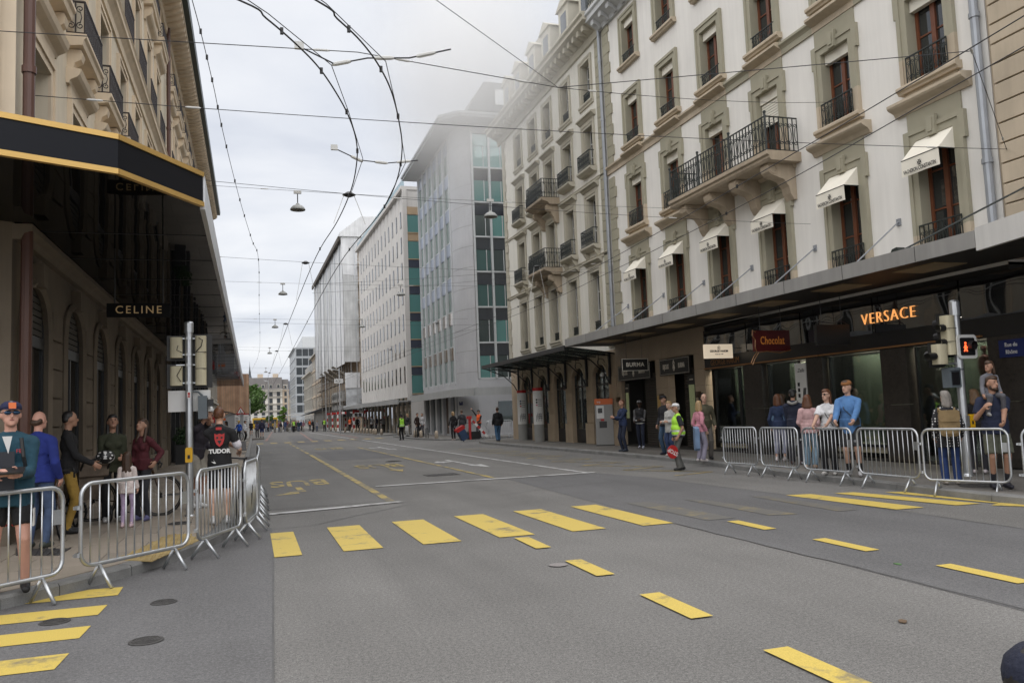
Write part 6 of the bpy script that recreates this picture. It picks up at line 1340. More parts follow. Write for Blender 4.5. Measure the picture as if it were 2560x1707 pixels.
        for q, (of, ln) in enumerate(((.030, .068), (.010, .078), (-.010, .072), (-.029, .056))):
            b0 = W_+d*.075+lat*of; b1 = b0+(d*.8+pn*.45).normalized()*ln*.55; b2 = b1+(d*.3+pn*.95).normalized()*ln*.5; cap(b0, b1, .0105, .0100, km); cap(b1, b2, .0100, .0085, km)
        t0 = W_+d*.03+lat*.03; t1 = t0+(d*.6+lat*.8+pn*.2).normalized()*.045; cap(t0, t1, .0125, .0110, km); cap(t1, t1+(d*.9+pn*.4).normalized()*.03, .011, .009, km)
        fist[s_] = (W_, d, pn)
    # legs
    for s_, ft in ((1, lf), (-1, rf)):
        Hp = Vector((s_*.088, .0, .92-hipdrop)); az = .092+(ft[2] if len(ft) > 2 else 0); An = Vector((ft[0], ft[1]+.02, az)); K_, A_ = ik(Hp, An, .435, .42, Vector((s_*.12, -1, 0))); A_ = An
        fr = ft[3] if len(ft) > 3 else s_*8; fd = Matrix.Rotation(R(fr), 3, 'Z') @ Vector((0, -1, 0))
        lo = loose
        if legs == 'long': cap(Hp, K_, .088+f*.4, .066+lo*.5, bm_); fru(K_, A_+Vector((0, 0, -.02)), .066+lo*.5, .052+lo, bm_)
        elif legs == 'shorts': fru(Hp, K_.lerp(Hp, shortlen), .094+f*.4, .080+lo, bm_); cap(Hp, K_, .076, .058, km); cap(K_, A_, .056, .039, km); P.append(Prim('e', K_.lerp(A_, .32)+Vector((0, .018, 0)), (.05, .056, .105), 0, 0, km))
        elif legs == 'tight': cap(Hp, K_, .086+f*.4, .058, bm_); cap(K_, A_, .056, .040, bm_); P.append(Prim('e', K_.lerp(A_, .32)+Vector((0, .015, 0)), (.05, .056, .105), 0, 0, bm_))
        elif legs == 'crop': cap(Hp, K_, .09, .072+lo*.5, bm_); fru(K_, K_.lerp(A_, .72), .07+lo*.5, .066+lo, bm_); cap(K_, A_, .052, .036, km)
        if so_ is not None: cap(A_.lerp(K_, .05), A_.lerp(K_, .34), .043, .047, so_, -.004)
        hl = A_+Vector((0, 0, -.042))-fd*.045; to = A_+Vector((0, 0, -.052))+fd*.135; cap(hl, to, .043, .036, sm); cap(A_+Vector((0, 0, -.03)), A_+fd*.05+Vector((0, 0, -.03)), .045, .042, sm); cap(A_+Vector((0, 0, -.02)), A_+Vector((0, 0, .02)), .042, .038, sm if so_ is None else so_)
    sc = H/1.75
    root = thing('person', label, 'person', (x, y, z), R(rot), group); 
    rec = dict(root=root, P=P, mats=mats, sc=sc, vox=vox, cloth={tm, bm_}, km=km); PEOPLE.append(rec)
    if vest is not None:      # high visibility waistcoat over the top
        V = []; vm = cloth('hi vis '+cn(vest), vest, .7, .08); vmats = [vm, M('reflective band', (.55, .56, .55), .3, .05)]
        V.append(Prim('e', T((0, 0, .99)), (.19+f, .145+f, .16), 0, 0, 0)); V.append(Prim('e', T((0, -.004-f*.3, 1.1)), (wa+f+.035, .135+f*1.1, .17), 0, 0, 0)); V.append(Prim('e', T((0, 0, 1.27)), (sh+.01+f*.6, .142+f*.5, .185), 0, 0, 0)); [V.append(Prim('c', T((s_*.06, .014, 1.425)), T((s_*(sh-.04), .014, 1.385)), .078, .076, 0)) for s_ in (-1, 1)]; V.append(Prim('c', T((-.2, 0, .98)), T((.2, 0, .98)), .001, .001, 1))
        PEOPLE.append(dict(root=root, P=V, mats=vmats, sc=sc, vox=vox, cloth={0}, km=None, name='vest', bands=[(T((0, 0, .92)).z, .022), (T((0, 0, 1.04)).z, .022)]))
    # hair, face, headwear
    Q = []; hm = HR[hair]; qe = lambda c, r: Q.append(Prim('e', Hh(c), Vector(r)*HD, 0, 0, 0)); qc = lambda a, b, ra, rb: Q.append(Prim('c', Hh(a), Hh(b), ra*HD, rb*HD, 0))
    if style in ('short', 'cap', 'capback', 'helmet', 'capnavy', 'beanie'):
        qe((0, .022, .028), (.081, .088, .095)); qe((0, .045, -.02), (.076, .066, .07)); qe((0, -.02, .075), (.07, .075, .05))
    elif style == 'crop': qe((0, .018, .03), (.0795, .09, .092)); qe((0, .04, -.01), (.0755, .066, .065))
    elif style == 'bald': qe((0, .06, -.03), (.079, .05, .05)); qe((.06, .03, -.015), (.026, .05, .04)); qe((-.06, .03, -.015), (.026, .05, .04))
    elif style in ('long', 'bob', 'curly', 'pony', 'verylong'):
        qe((0, .022, .032), (.087, .092, .097)); qe((0, -.015, .075), (.076, .08, .055))
        dn = {'long': .22, 'bob': .09, 'curly': .1, 'pony': .02, 'verylong': .34}[style]; w_ = .03 if style != 'curly' else .05
        for s_ in (-1, 1): qc((s_*.062, .035, .03), (s_*.078, .05, -.06-dn), .034, w_); qc((s_*.04, .065, .0), (s_*.05, .07, -.08-dn), .04, w_)
        qc((0, .07, 0), (0, .085, -.09-dn), .045, .035)
        if style == 'pony': qc((0, .1, .03), (0, .14, -.16), .03, .02)
    if style != 'none': PEOPLE.append(dict(root=root, P=Q, mats=[hm], sc=sc, vox=min(vox, .013), cloth={0}, km=None, name='hair', amp=.005 if style == 'curly' else .0025, fr=60 if style == 'curly' else 45))
    if beard:
        Q2 = [Prim('e', Hh((0, -.055, -.085)), Vector((.05, .045, .042))*HD, 0, 0, 0), Prim('e', Hh((.048, -.02, -.065)), Vector((.02, .035, .045))*HD, 0, 0, 0), Prim('e', Hh((-.048, -.02, -.065)), Vector((.02, .035, .045))*HD, 0, 0, 0)]
        PEOPLE.append(dict(root=root, P=Q2, mats=[hm], sc=sc, vox=.011, cloth={0}, km=None, name='beard', amp=.002, fr=60))
    Hs = lambda v: Hh(v)*sc
    if face:
        q = MB()
        def put(c, r, mm):
            st = len(q.v); q.ball((0, 0, 0), r[0]*sc*HD, r[1]*sc*HD, r[2]*sc*HD, 8, 6, mm); q.xf(Matrix.Translation(Hs(c)) @ Rh.to_4x4(), st)
        for s_ in (-1, 1): put((s_*.031, -.088, .012), (.011, .006, .006), 0); put((s_*.032, -.093, .031), (.017, .006, .004), 1)
        put((0, -.0955, -.055), (.021, .008, .006), 2); q.build('face_features', [mEye, hm, mLip], root)
    root['hd'] = 0
    rec['Hs'] = Hs; rec['Rh'] = Rh; rec['T'] = lambda v: T(v)*sc; rec['fist'] = fist; rec['HD'] = HD
    return rec
def headwear(rec, kind, col, col2=None, back=False):
    """caps and helmets are shells that sit on the head"""
    sc, Rh, Hs, HD, root = rec['sc'], rec['Rh'], rec['Hs'], rec['HD'], rec['root']; q = MB(); cn = 'c%02d%02d%02d' % tuple(int(v*99) for v in col)
    if kind == 'cap':
        n_ = 28; prof = [(.0905, .0), (.090, .025), (.082, .05), (.058, .072), (.02, .083)]; q.lathe(prof, n_, sx=1.0, sy=1.14)
        s_ = -1 if not back else 1
        bp_ = [(math.cos(a)*.075, s_*(.095+.075*math.sin(a)*(1 if not back else .3)), .0-.012*math.sin(a)) for a in [i*math.pi/8 for i in range(9)]]
        low = [(p[0], p[1], p[2]-.006) for p in bp_]; q.face(bp_); q.face(low[::-1])
        for a, b, c, d in zip(bp_, bp_[1:], low[1:], low): q.face([a, b, c, d])
        q.xf(Matrix.Translation(Hs((0, .0, .04))) @ Rh.to_4x4() @ Matrix.Rotation(R(-6 if not back else 8), 4, 'X') @ Matrix.Scale(sc*HD, 4)); o = q.build('cap', M('cap '+cn, col, .85, .15, 8, .6, 90), root, smooth=True)
    elif kind == 'helmet':
        b = bmesh.new(); bmesh.ops.create_uvsphere(b, u_segments=20, v_segments=12, radius=1)
        for v in b.verts:
            v.co.z = max(v.co.z, -.12); v.co = Vector((v.co.x*.105, v.co.y*.145+(.012 if v.co.y > 0 else -.0), v.co.z*.115+.025))
        st = len(q.v); b.verts.index_update(); q.v += [tuple(v.co) for v in b.verts]
        for fc in b.faces:
            c = fc.calc_center_median(); a = math.degrees(math.atan2(c.x, c.z-.02)) if c.z > .03 else 999
            vent = abs(a) < 75 and int((a+80)//16) % 2 == 0 and -.10 < c.y < .12 and c.z > .045
            q.f.append(tuple(v.index+st for v in fc.verts)); q.m.append(1 if vent else 0)
        b.free(); q.xf(Matrix.Translation(Hs((0, .005, .03))) @ Rh.to_4x4() @ Matrix.Rotation(R(8), 4, 'X') @ Matrix.Scale(sc*HD, 4)); o = q.build('helmet', [M('helmet '+cn, col, .3, .05), mBlackM], root, smooth=True)
        st_ = MB(); st_.tube([Hs((.08, -.01, .03)), Hs((.075, -.02, -.06)), Hs((0, -.06, -.115)), Hs((-.075, -.02, -.06)), Hs((-.08, -.01, .03))], .006, 5); st_.build('chin_strap', mBlackM, root)
    return o
def glasses(rec, dark=True):
    sc, Hs = rec['sc'], rec['Hs']; q = MB(); root = rec['root']
    for s_ in (-1, 1):
        st = len(q.v); q.ball((0, 0, 0), .030*sc, .008*sc, .02*sc, 10, 6); q.xf(Matrix.Translation(Hs((s_*.035, -.097, .012))) @ rec['Rh'].to_4x4(), st); q.tube([Hs((s_*.062, -.09, .018)), Hs((s_*.082, 0, .012))], .004, 4)
    q.tube([Hs((-.01, -.102, .016)), Hs((.01, -.102, .016))], .004, 4); q.build('sunglasses' if dark else 'glasses', M('mirror lens', (.02, .05, .10), .08, 0, metal=.6) if dark else mBlackM, root)
def prim_mesh(P):
    mb = MB()
    for p in P:
        if p.k == 'e': mb.ball(p.a, p.b.x, p.b.y, p.b.z, 14, 10)
        else:
            d = p.b-p.a; L_ = max(d.length, 1e-4); d = d/L_; pts = []; rs = []
            if p.k == 'y':
                n_ = 16; ux = p.bias; uy = d.cross(ux).normalized(); b0 = len(mb.v)
                for c in (p.a, p.b):
                    for j in range(n_): a = 2*math.pi*j/n_; mb.v.append(tuple(c+ux*p.ra*math.cos(a)+uy*p.rb*math.sin(a)))
                for j in range(n_): j2 = (j+1) % n_; mb.f.append((b0+j, b0+j2, b0+n_+j2, b0+n_+j)); mb.m.append(0)
                mb.f += [tuple(range(b0, b0+n_))[::-1], tuple(range(b0+n_, b0+2*n_))]; mb.m += [0, 0]; continue
            for i in range(4): a = -math.pi/2+i*math.pi/8; pts.append(p.a+d*math.sin(a)*p.ra); rs.append(max(math.cos(a)*p.ra, .0012))
            pts.append(p.a); rs.append(p.ra); pts.append(p.b); rs.append(p.rb)
            if p.k == 'k': pts.append(p.b+d*.002); rs.append(p.rb*.6)
            else:
                for i in range(1, 5): a = i*math.pi/8; pts.append(p.b+d*math.sin(a)*p.rb); rs.append(max(math.cos(a)*p.rb, .0012))
            mb.tube(pts, rs, 12)
    return mb
def finish_people():
    """one continuous skin over all primitives (voxel remesh + smoothing), then colours by the nearest primitive"""
    tmp = []
    for r in PEOPLE:
        me = prim_mesh(r['P']).mesh('tmp', []); o = bpy.data.objects.new('tmp', me); COL.objects.link(o)
        md = o.modifiers.new('r', 'REMESH'); md.mode = 'VOXEL'; md.voxel_size = r['vox']; md.use_smooth_shade = True
        ms = o.modifiers.new('s', 'SMOOTH'); ms.factor = .5; ms.iterations = 3 if r['vox'] < .016 else 2; tmp.append(o)
    bpy.context.view_layer.update(); dg_ = bpy.context.evaluated_depsgraph_get()
    for r, o in zip(PEOPLE, tmp):
        me = bpy.data.meshes.new_from_object(o.evaluated_get(dg_)); nv = len(me.vertices); co = np.empty(nv*3, 'f'); me.vertices.foreach_get('co', co); co = co.reshape(-1, 3)
        nf = len(me.polygons); fc = np.empty(nf*3, 'f'); me.polygons.foreach_get('center', fc); fc = fc.reshape(-1, 3)
        def near(X):
            best = np.full(len(X), 1e9, 'f'); idx = np.zeros(len(X), 'i')
            for p in r['P']:
                if p.k == 'e': c = np.array(p.a, 'f'); rr = np.array(p.b, 'f'); d = (np.linalg.norm((X-c)/rr, axis=1)-1)*rr.min()
                else:
                    a = np.array(p.a, 'f'); ab = np.array(p.b-p.a, 'f'); t_ = np.clip(((X-a)@ab)/max(ab@ab, 1e-8), 0, 1); d = np.linalg.norm(X-a-t_[:, None]*ab, axis=1)-(p.ra+(p.rb-p.ra)*t_)
                if p.k == 'k':
                    Lb_ = math.sqrt(float(ab@ab)); ov = ((X-a)@ab)/max(Lb_, 1e-6)-Lb_; d = np.where(ov > 0, np.maximum(ov, d), d)
                elif p.k == 'y':
                    Lb_ = math.sqrt(float(ab@ab)); ax_ = ab/Lb_; ux = np.array(p.bias, 'f'); uy = np.cross(ax_, ux); q_ = X-a; zz_ = q_@ax_; d = np.maximum((np.sqrt(((q_@ux)/p.ra)**2+((q_@uy)/p.rb)**2)-1)*min(p.ra, p.rb), np.maximum(-zz_, zz_-Lb_))
                d = d+(p.bias if p.k != 'y' else -.002); k = d < best; best[k] = d[k]; idx[k] = p.m
            return idx
        mi_ = near(fc)
        if 'bands' in r:
            mi_[:] = 0
            for zc, hw in r['bands']: mi_[np.abs(fc[:, 2]-zc) < hw] = 1
        # folds of the cloth, strands of the hair
        nrm = np.empty(nv*3, 'f'); me.vertices.foreach_get('normal', nrm); nrm = nrm.reshape(-1, 3)
        if r['vox'] < .019:
            iv = near(co); amp = r.get('amp', .0085); fr = r.get('fr', 8.5); sd_ = Vector((random.uniform(0, 50), random.uniform(0, 50), 0)); cl = r['cloth']
            for i in range(nv):
                if int(iv[i]) in cl:
                    p = Vector(co[i]); k = noise.noise(Vector((p.x*fr, p.y*fr, p.z*fr*(.55 if fr < 20 else .12)))+sd_)+.5*noise.noise(p*fr*2.3+sd_); co[i] += nrm[i]*(k*amp)
        me.vertices.foreach_set('co', (co*r['sc']).ravel()); 
        for mt in r['mats']: me.materials.append(mt)
        me.polygons.foreach_set('material_index', mi_.astype('i')); me.polygons.foreach_set('use_smooth', [True]*nf); me.update()
        nm = r.get('name', 'body'); me.name = nm; ob(nm, me, r['root'])
    for o in tmp: bpy.data.objects.remove(o)
# ---------------------------------------------------------------- left corner
navy = (.012, .016, .04); jean = (.055, .085, .16); blk = (.012, .012, .014); wht = (.68, .67, .66)
r = person('man in teal jacket, navy cap and mirrored sunglasses holding a tablet', -2.15, 8.78, 8, 1.75, skin='pink', hair='grey', style='short', top=(.012, .055, .085), bottom=blk, shoe=blk, legs='shorts', shortlen=.3, hem=.80, fat=.035, lh=(.10, -.33, 1.10), rh=(-.06, -.36, 1.12), headyaw=12, vox=.009, loose=.002, lf=(.13, 0), rf=(-.12, .03))
headwear(r, 'cap', (.014, .018, .06)); glasses(r)
T_, rt_ = r['T'], r['root']
MB().box(-.03, .03, -.003, .003, -.03, .03).build('cap_badge', mOrg, rt_, tuple(r['Hs']((0, -.108, .075))), (R(-12), 0, R(12)))
q = MB(); q.tube([T_((.10, -.155, 1.42)), T_((.12, -.165, 1.25)), T_((.15, -.10, 1.05))], .018, 5); q.build('bag_strap', mBlackM, rt_)
q = MB(); q.prism([(-.05, 1.44), (.03, 1.44), (.0, 1.28)], -.172, -.165, 'y'); q.build('shirt_front', M('shirt white', (.6, .6, .6), .8, .05), rt_)
q = MB(); q.box(-.1, .05, -.17, -.16, .9, 1.3); q.build('bib_front', M('bib charcoal', (.02, .022, .03), .7, .1), rt_)
text('FE', .05, mRed, rt_, tuple(T_((.085, -.172, 1.30))), ext=.001)
for s_ in (-1, 1):
    q = MB(); q.box(s_*.19-.012, s_*.19+.012, -.06, .06, .60, .76); q.build('shorts_panel', mWhS, rt_); MB().tube([(s_*.106+.084*math.cos(a), .0+.08*math.sin(a), .62) for a in [i*.5236 for i in range(12)]], .011, 5, closed=True).build('shorts_hem', mRed, rt_)
tb = MB().box(-.14, .14, -.10, .10, -.008, .008).build('tablet', mBlackM, None, (-2.15+.07, 8.78-.41, 1.26), (R(12), 0, R(8))); tag(tb, 'black tablet held flat by the man in the teal jacket', 'tablet')
person('balding man seen from behind in royal blue jacket and jeans', -2.6, 11.9, 165, 1.72, skin='pink', hair='brown', style='bald', top=(.014, .028, .19), bottom=jean, shoe=(.05, .06, .05), hem=.84, fat=.03, vox=.011, lh=(.2, -.25, 1.05), headyaw=-20, face=False)
person('man with shaved head in black jacket and mustard trousers', -2.52, 13.3, 100, 1.74, skin='tan', hair='black', style='crop', top=blk, bottom=(.32, .20, .04), shoe=blk, hem=.86, vox=.011, lh=(.16, -.3, .98), rh=(-.16, -.32, .98), headyaw=15)
person('smiling woman with long dark hair in olive jacket holding a bicycle helmet', -2.12, 14.5, 15, 1.68, skin='tan', hair='black', style='long', top=(.045, .05, .028), bottom=(.016, .017, .02), shoe=(.55, .55, .55), female=True, hem=.82, loose=.012, vox=.012, lh=(.12, -.24, 1.05), rh=(-.12, -.25, 1.08), headpitch=-12)
q = MB(); b = bmesh.new(); bmesh.ops.create_uvsphere(b, u_segments=18, v_segments=10, radius=1)
for v in b.verts: q.v.append((v.co.x*.14, v.co.y*.11, max(v.co.z, -.25)*.11))
b.verts.index_update(); [(q.f.append(tuple(v.index for v in fc.verts)), q.m.append(int(abs(fc.calc_center_median().x*9)) % 2 if fc.calc_center_median().z > 0 else 0)) for fc in b.faces]; b.free()
tag(q.build('bicycle_helmet', [mWhS, mBlackM], None, (-2.18, 14.2, 1.16), (R(70), 0, R(10)), True), 'white and black bicycle helmet held by the woman in the olive jacket', 'helmet')
person('woman in dark red sweater looking down at the little girl', -1.66, 14.35, -35, 1.60, skin='tan', hair='brown', style='long', top=(.075, .012, .018), bottom=(.03, .032, .04), shoe=(.12, .12, .25), female=True, hem=.88, vox=.012, rh=(-.10, -.24, 1.0), lh=(.26, .0, 1.0), headpitch=-18)
person('little girl from behind in flowered white jacket and lilac leggings', -1.78, 13.55, 172, 1.10, skin='fair', hair='brown', style='long', top=(.62, .58, .55), bottom=(.42, .33, .48), shoe=(.6, .45, .48), legs='tight', hem=.80, child=True, loose=.012, vox=.014, face=False, topmat=M('flowered white cloth', (.74, .69, .66), .85, .25, 24, .2, 30, tint=(.55, .40, .38)))
r = person('cyclist in white helmet and dark top with hand at his mouth', -.95, 15.7, 62, 1.80, skin='tan', hair='black', style='helmet', top=(.022, .018, .026), bottom=(.27, .25, .21), shoe=(.6, .6, .6), legs='shorts', hem=.88, lean=16, headpitch=-26, vox=.011, rh=(-.05, -.27, 1.45), lh=(.14, -.3, 1.0), socks=(.6, .6, .6), loose=.01)
headwear(r, 'helmet', (.66, .67, .68))
r = person('cyclist from behind in black jersey with a red shield and white sleeve cuffs', -.46, 13.1, 182, 1.72, skin='fair', hair='auburn', style='crop', top=(.013, .013, .017), bottom=(.012, .012, .015), shoe=(.55, .55, .56), sleeves='short', cuff=(.62, .60, .66), legs='shorts', hem=.86, vox=.010, lh=(-.36, -.30, 1.08), rh=(-.30, -.3, 1.06), headyaw=-12, face=False, headpitch=-8)
# jersey print: shield emblem and word, on the back (local +y)
rt_ = r['root']; q = MB()
def bp_(x, z): return (x, .122+.012-abs(x)*.18, z)
sh_ = [(-.07, 1.34), (-.035, 1.32), (0, 1.335), (.035, 1.32), (.07, 1.34), (.068, 1.25), (.045, 1.18), (0, 1.14), (-.045, 1.18), (-.068, 1.25)]
q.prism([(x, z) for x, z in sh_], .128, .136, 'y'); q.build('shield_emblem', mRed, rt_)
q = MB(); [q.box(s_*.03-.014, s_*.03+.014, .136, .139, 1.26, 1.29) for s_ in (-1, 1)]; q.prism([(-.03, 1.235), (.03, 1.235), (0, 1.175)], .136, .139, 'y'); q.build('emblem_detail', mBlackM, rt_)
text('TUDOR', .085, mWhS, rt_, (0, .134, 1.075), (R(90), 0, R(180)), ext=.002, bold=.004); q = MB(); q.box(-.03, .05, .132, .137, 1.39, 1.43); q.build('swiss_badge', mRed, rt_); q = MB(); q.prism([(.05, .90), (.09, .96), (.07, .92), (.12, .93), (.08, .90)], .135, .139, 'y'); q.build('small_print', mWhS, rt_)
tag(MB().box(-.037, .037, -.006, .006, -.075, .075).build('phone', mBlackM, None, (-.12, 13.38, 1.25), (R(-25), 0, R(5))), 'black phone held up by the cyclist in the black jersey', 'phone')
person('dark haired woman in cream sweater taking a photo beside the bus shelter', -1.5, 55, -95, 1.64, skin='tan', hair='black', style='long', top=(.50, .45, .38), bottom=jean, female=True, vox=.018, lh=(.06, -.34, 1.45), rh=(-.06, -.34, 1.42))
r = person('cyclist in blue jacket and yellow helmet standing with a bicycle', -1.04, 75.3, -25, 1.68, skin='tan', hair='black', top=(.02, .09, .42), bottom=blk, vox=.02, face=False, rh=(-.35, -.2, 1.0)); headwear(r, 'helmet', (.6, .4, .03))
person('man in white shirt and black trousers before the timetable board', -.52, 72, 75, 1.68, skin='tan', hair='black', top=(.66, .66, .68), bottom=blk, shoe=(.6, .6, .6), vox=.02, face=False, lh=(.1, -.3, 1.2), loose=.015)
person('person in black on the left pavement past the timetable boards', -.05, 105, 20, 1.72, hair='black', top=blk, bottom=blk, vox=.022, face=False, legs='shorts')
person('woman in mauve top and dark trousers walking on the kerb extension', .52, 84, 185, 1.62, female=True, hair='brown', style='bob', top=(.10, .09, .17), bottom=blk, vox=.022, face=False)
person('man in dark blue shirt and blue shorts walking on the kerb extension', .95, 83, 180, 1.78, hair='brown', top=(.03, .03, .06), bottom=(.03, .05, .16), legs='shorts', vox=.022, face=False, fat=.03)
# ---------------------------------------------------------------- right pavement, near
r = person('young man in blue sweatshirt with orange backward cap leaning on the barrier', 11.02, 13.2, -50, 1.83, skin='fair', hair='brown', style='short', top=(.085, .20, .42), bottom=(.03, .03, .034), shoe=(.55, .55, .56), legs='shorts', hem=.80, fat=.012, vox=.010, lh=(.13, -.5, .97), rh=(-.17, -.5, .98), headyaw=-25, loose=.006, socks=(.02, .02, .02), lean=5, lf=(.12, -.02), rf=(-.08, .06))
headwear(r, 'cap', (.24, .10, .03), back=True); q = MB(); q.tube([r['T']((-.12, .10, 1.42)), r['T']((-.06, -.15, 1.25)), r['T']((.12, -.14, 1.05)), r['T']((.16, -.06, 1.02))], .009, 5); q.build('bag_strap', mBlackM, r['root']); MB().box(.08, .2, -.19, -.12, .98, 1.12).build('cross_bag', mBlackM, r['root'])
r = person('young woman with long red hair, glasses and white T-shirt by the barrier', 10.93, 13.72, -55, 1.68, skin='fair', hair='auburn', style='verylong', top=(.68, .68, .70), bottom=(.014, .014, .016), shoe=(.6, .58, .55), sleeves='short', female=True, hem=.93, vox=.010, lh=(.08, -.46, .99), rh=(-.18, -.46, 1.0), headyaw=-20, loose=.015, lf=(.08, 0), rf=(-.1, -.06)); glasses(r, False)
q = MB(); q.tube([r['T']((-.11, .06, 1.43)), r['T']((0, -.15, 1.25)), r['T']((.13, -.1, 1.0))], .008, 5); q.build('bag_strap', mBlackM, r['root'])
person('woman in pale pink cable sweater seen from behind, wide jeans', 11.75, 15.4, 132, 1.60, skin='fair', hair='auburn', style='curly', top=(.56, .36, .36), bottom=(.17, .25, .32), shoe=(.5, .35, .25), female=True, hem=.84, loose=.03, fat=.02, vox=.012, face=False, lh=(.2, -.22, 1.0))
r = person('man in navy hooded sweater and black cap seen from behind', 12.2, 16.5, 135, 1.75, skin='tan', hair='black', style='short', top=(.016, .02, .04), bottom=(.02, .02, .026), shoe=(.06, .02, .02), hem=.86, loose=.02, vox=.013, face=False, lh=(.1, -.3, 1.2), rh=(-.1, -.3, 1.2)); headwear(r, 'cap', (.014, .014, .016)); q = MB(); q.tube([r['T']((-.1, .05, 1.47)), r['T']((-.07, .13, 1.44)), r['T']((0, .16, 1.42)), r['T']((.07, .13, 1.44)), r['T']((.1, .05, 1.47))], .035, 7); q.build('hood', cloth('hood grey', (.26, .25, .24)), r['root'], smooth=True)
person('woman with red brown bob in dark blue denim jacket and cropped grey trousers', 12.55, 17.6, 128, 1.66, skin='fair', hair='auburn', style='bob', top=(.02, .035, .085), bottom=(.26, .27, .36), shoe=(.55, .5, .5), female=True, legs='crop', hem=.86, vox=.013, face=False)
person('person in light blue top standing in front of the chocolate shop', 12.95, 18.0, 130, 1.66, skin='fair', hair='brown', style='bob', top=(.16, .26, .40), bottom=(.03, .03, .04), vox=.014, face=False)
person('woman with streaked grey bob in white dotted black jacket', 11.1, 10.95, 142, 1.54, skin='fair', hair='grey', style='bob', top=(.02, .02, .024), bottom=(.02, .045, .15), shoe=(.5, .45, .4), female=True, hem=.70, fat=.03, loose=.02, vox=.011, face=False, headyaw=25, topmat=None)
rp_ = PEOPLE[-2] if PEOPLE[-1].get('name') == 'hair' else PEOPLE[-1]
def dots():
    m = bpy.data.materials.new('dotted cloth'); m.use_nodes = True; t_ = m.node_tree; n = t_.nodes; l = t_.links; p = n['Principled BSDF']; p.inputs['Roughness'].default_value = .8; g = n.new('ShaderNodeTexCoord'); v = n.new('ShaderNodeTexVoronoi'); v.inputs['Scale'].default_value = 22; v.inputs['Randomness'].default_value = .15; l.new(g.outputs['Object'], v.inputs['Vector'])
    k = n.new('ShaderNodeMath'); k.operation = 'LESS_THAN'; k.inputs[1].default_value = .3; l.new(v.outputs['Distance'], k.inputs[0]); x = n.new('ShaderNodeMix'); x.data_type = 'RGBA'; l.new(k.outputs[0], x.inputs[0]); x.inputs[6].default_value = (.014, .014, .018, 1); x.inputs[7].default_value = (.6, .6, .6, 1); l.new(x.outputs[2], p.inputs['Base Color']); return m
rp_['mats'][0] = dots()
bk = thing('backpack', 'khaki canvas backpack on the woman in the dotted jacket', 'backpack', (10.96, 10.78, .93), R(-38)); mKh = cloth('khaki', (.24, .17, .085)); q = MB(); q.prism([(x, z) for x, _, z in round_rect(-.15, .15, 0, .42, .08)], -.12, .02, 'y'); q.build('sack', mKh, bk); q = MB(); q.prism([(x, z) for x, _, z in round_rect(-.155, .155, .24, .43, .05)], -.14, -.11, 'y'); q.build('flap', mKh, bk); MB().box(-.1, .1, -.15, -.12, .04, .18).build('pocket', mKh, bk); [MB().tube([(s_*.1, .02, .4), (s_*.12, .12, .46), (s_*.13, .2, .3)], .016, 5).build('strap', mKh, bk) for s_ in (-1, 1)]
person('woman with dark blonde curls dressed in black before the boutique door', 12.95, 12.1, 130, 1.56, skin='fair', hair='dkblonde', style='curly', top=blk, bottom=(.015, .016, .022), shoe=(.55, .5, .52), female=True, hem=.82, loose=.02, vox=.012, face=False, headyaw=35)
r = person('bearded man in navy polo and olive shorts carrying a child on his shoulders', 11.06, 9.98, -30, 1.74, skin='tan', hair='brown', style='short', top=(.012, .018, .045), bottom=(.11, .115, .085), shoe=(.02, .02, .03), sleeves='short', legs='shorts', hem=.86, fat=.03, beard=True, vox=.010, rh=(-.20, -.20, 1.26), lh=(-.02, -.42, 1.02), headyaw=25, loose=.02, socks=(.02, .02, .025))
# child astride the shoulders: hips behind the father's neck, legs forward over his chest
ca = person('child in grey shirt sitting on the bearded man\'s shoulders, looking back along the street', 11.09, 10.05, -30, 1.12, z=.98, skin='tan', hair='brown', style='bob', top=(.15, .15, .17), bottom=(.10, .10, .115), shoe=(.3, .3, .3), hem=.9, child=True, vox=.012, lh=(.16, -.26, .98), rh=(-.22, -.22, .95), lf=(.17, -.30, .42, 0), rf=(-.17, -.30, .42, 0), headyaw=-55, lean=6)
q = MB(); q.box(-.05, .05, -.118*1.0, -.1, .78, .84); q.build('shirt_print', M('green print', (.12, .4, .06), .7), ca['root'])
# ---------------------------------------------------------------- right pavement, farther
person('man in navy sweater and jeans looking at his phone by the ticket machine', 12.1, 25.7, -80, 1.76, skin='tan', hair='auburn', style='short', top=(.016, .028, .075), bottom=(.02, .026, .05), shoe=(.03, .04, .06), hem=.88, vox=.014, lh=(-.02, -.34, 1.16), rh=(-.12, -.34, 1.16), headpitch=-18, under=None)
r = person('man in black padded waistcoat and grey cap strolling past the shutters', 13.4, 27.0, -40, 1.72, skin='dark', hair='black', style='short', top=(.20, .20, .21), bottom=(.02, .022, .05), shoe=(.4, .42, .5), hem=.9, vox=.014, lh=(.05, -.24, 1.05), rh=(-.2, -.1, 1.0), lf=(.1, -.12), rf=(-.1, .18), vest=(.014, .014, .017)); headwear(r, 'cap', (.25, .25, .26))
r = person('man in dark clothes and black cap beside the woman in the grey rain jacket', 12.1, 22.7, -70, 1.80, skin='tan', hair='black', style='short', top=(.016, .016, .022), bottom=(.05, .09, .15), shoe=(.02, .02, .04), hem=.86, vox=.014, loose=.012); headwear(r, 'cap', (.014, .02, .018))
person('blonde woman in light grey rain jacket and jeans', 11.9, 22.0, -75, 1.62, skin='fair', hair='blonde', style='bob', top=(.46, .46, .44), bottom=(.03, .05, .12), shoe=(.5, .4, .38), female=True, hem=.76, loose=.025, fat=.02, vox=.013, rh=(-.1, -.28, 1.1), lh=(.1, -.2, 1.1))
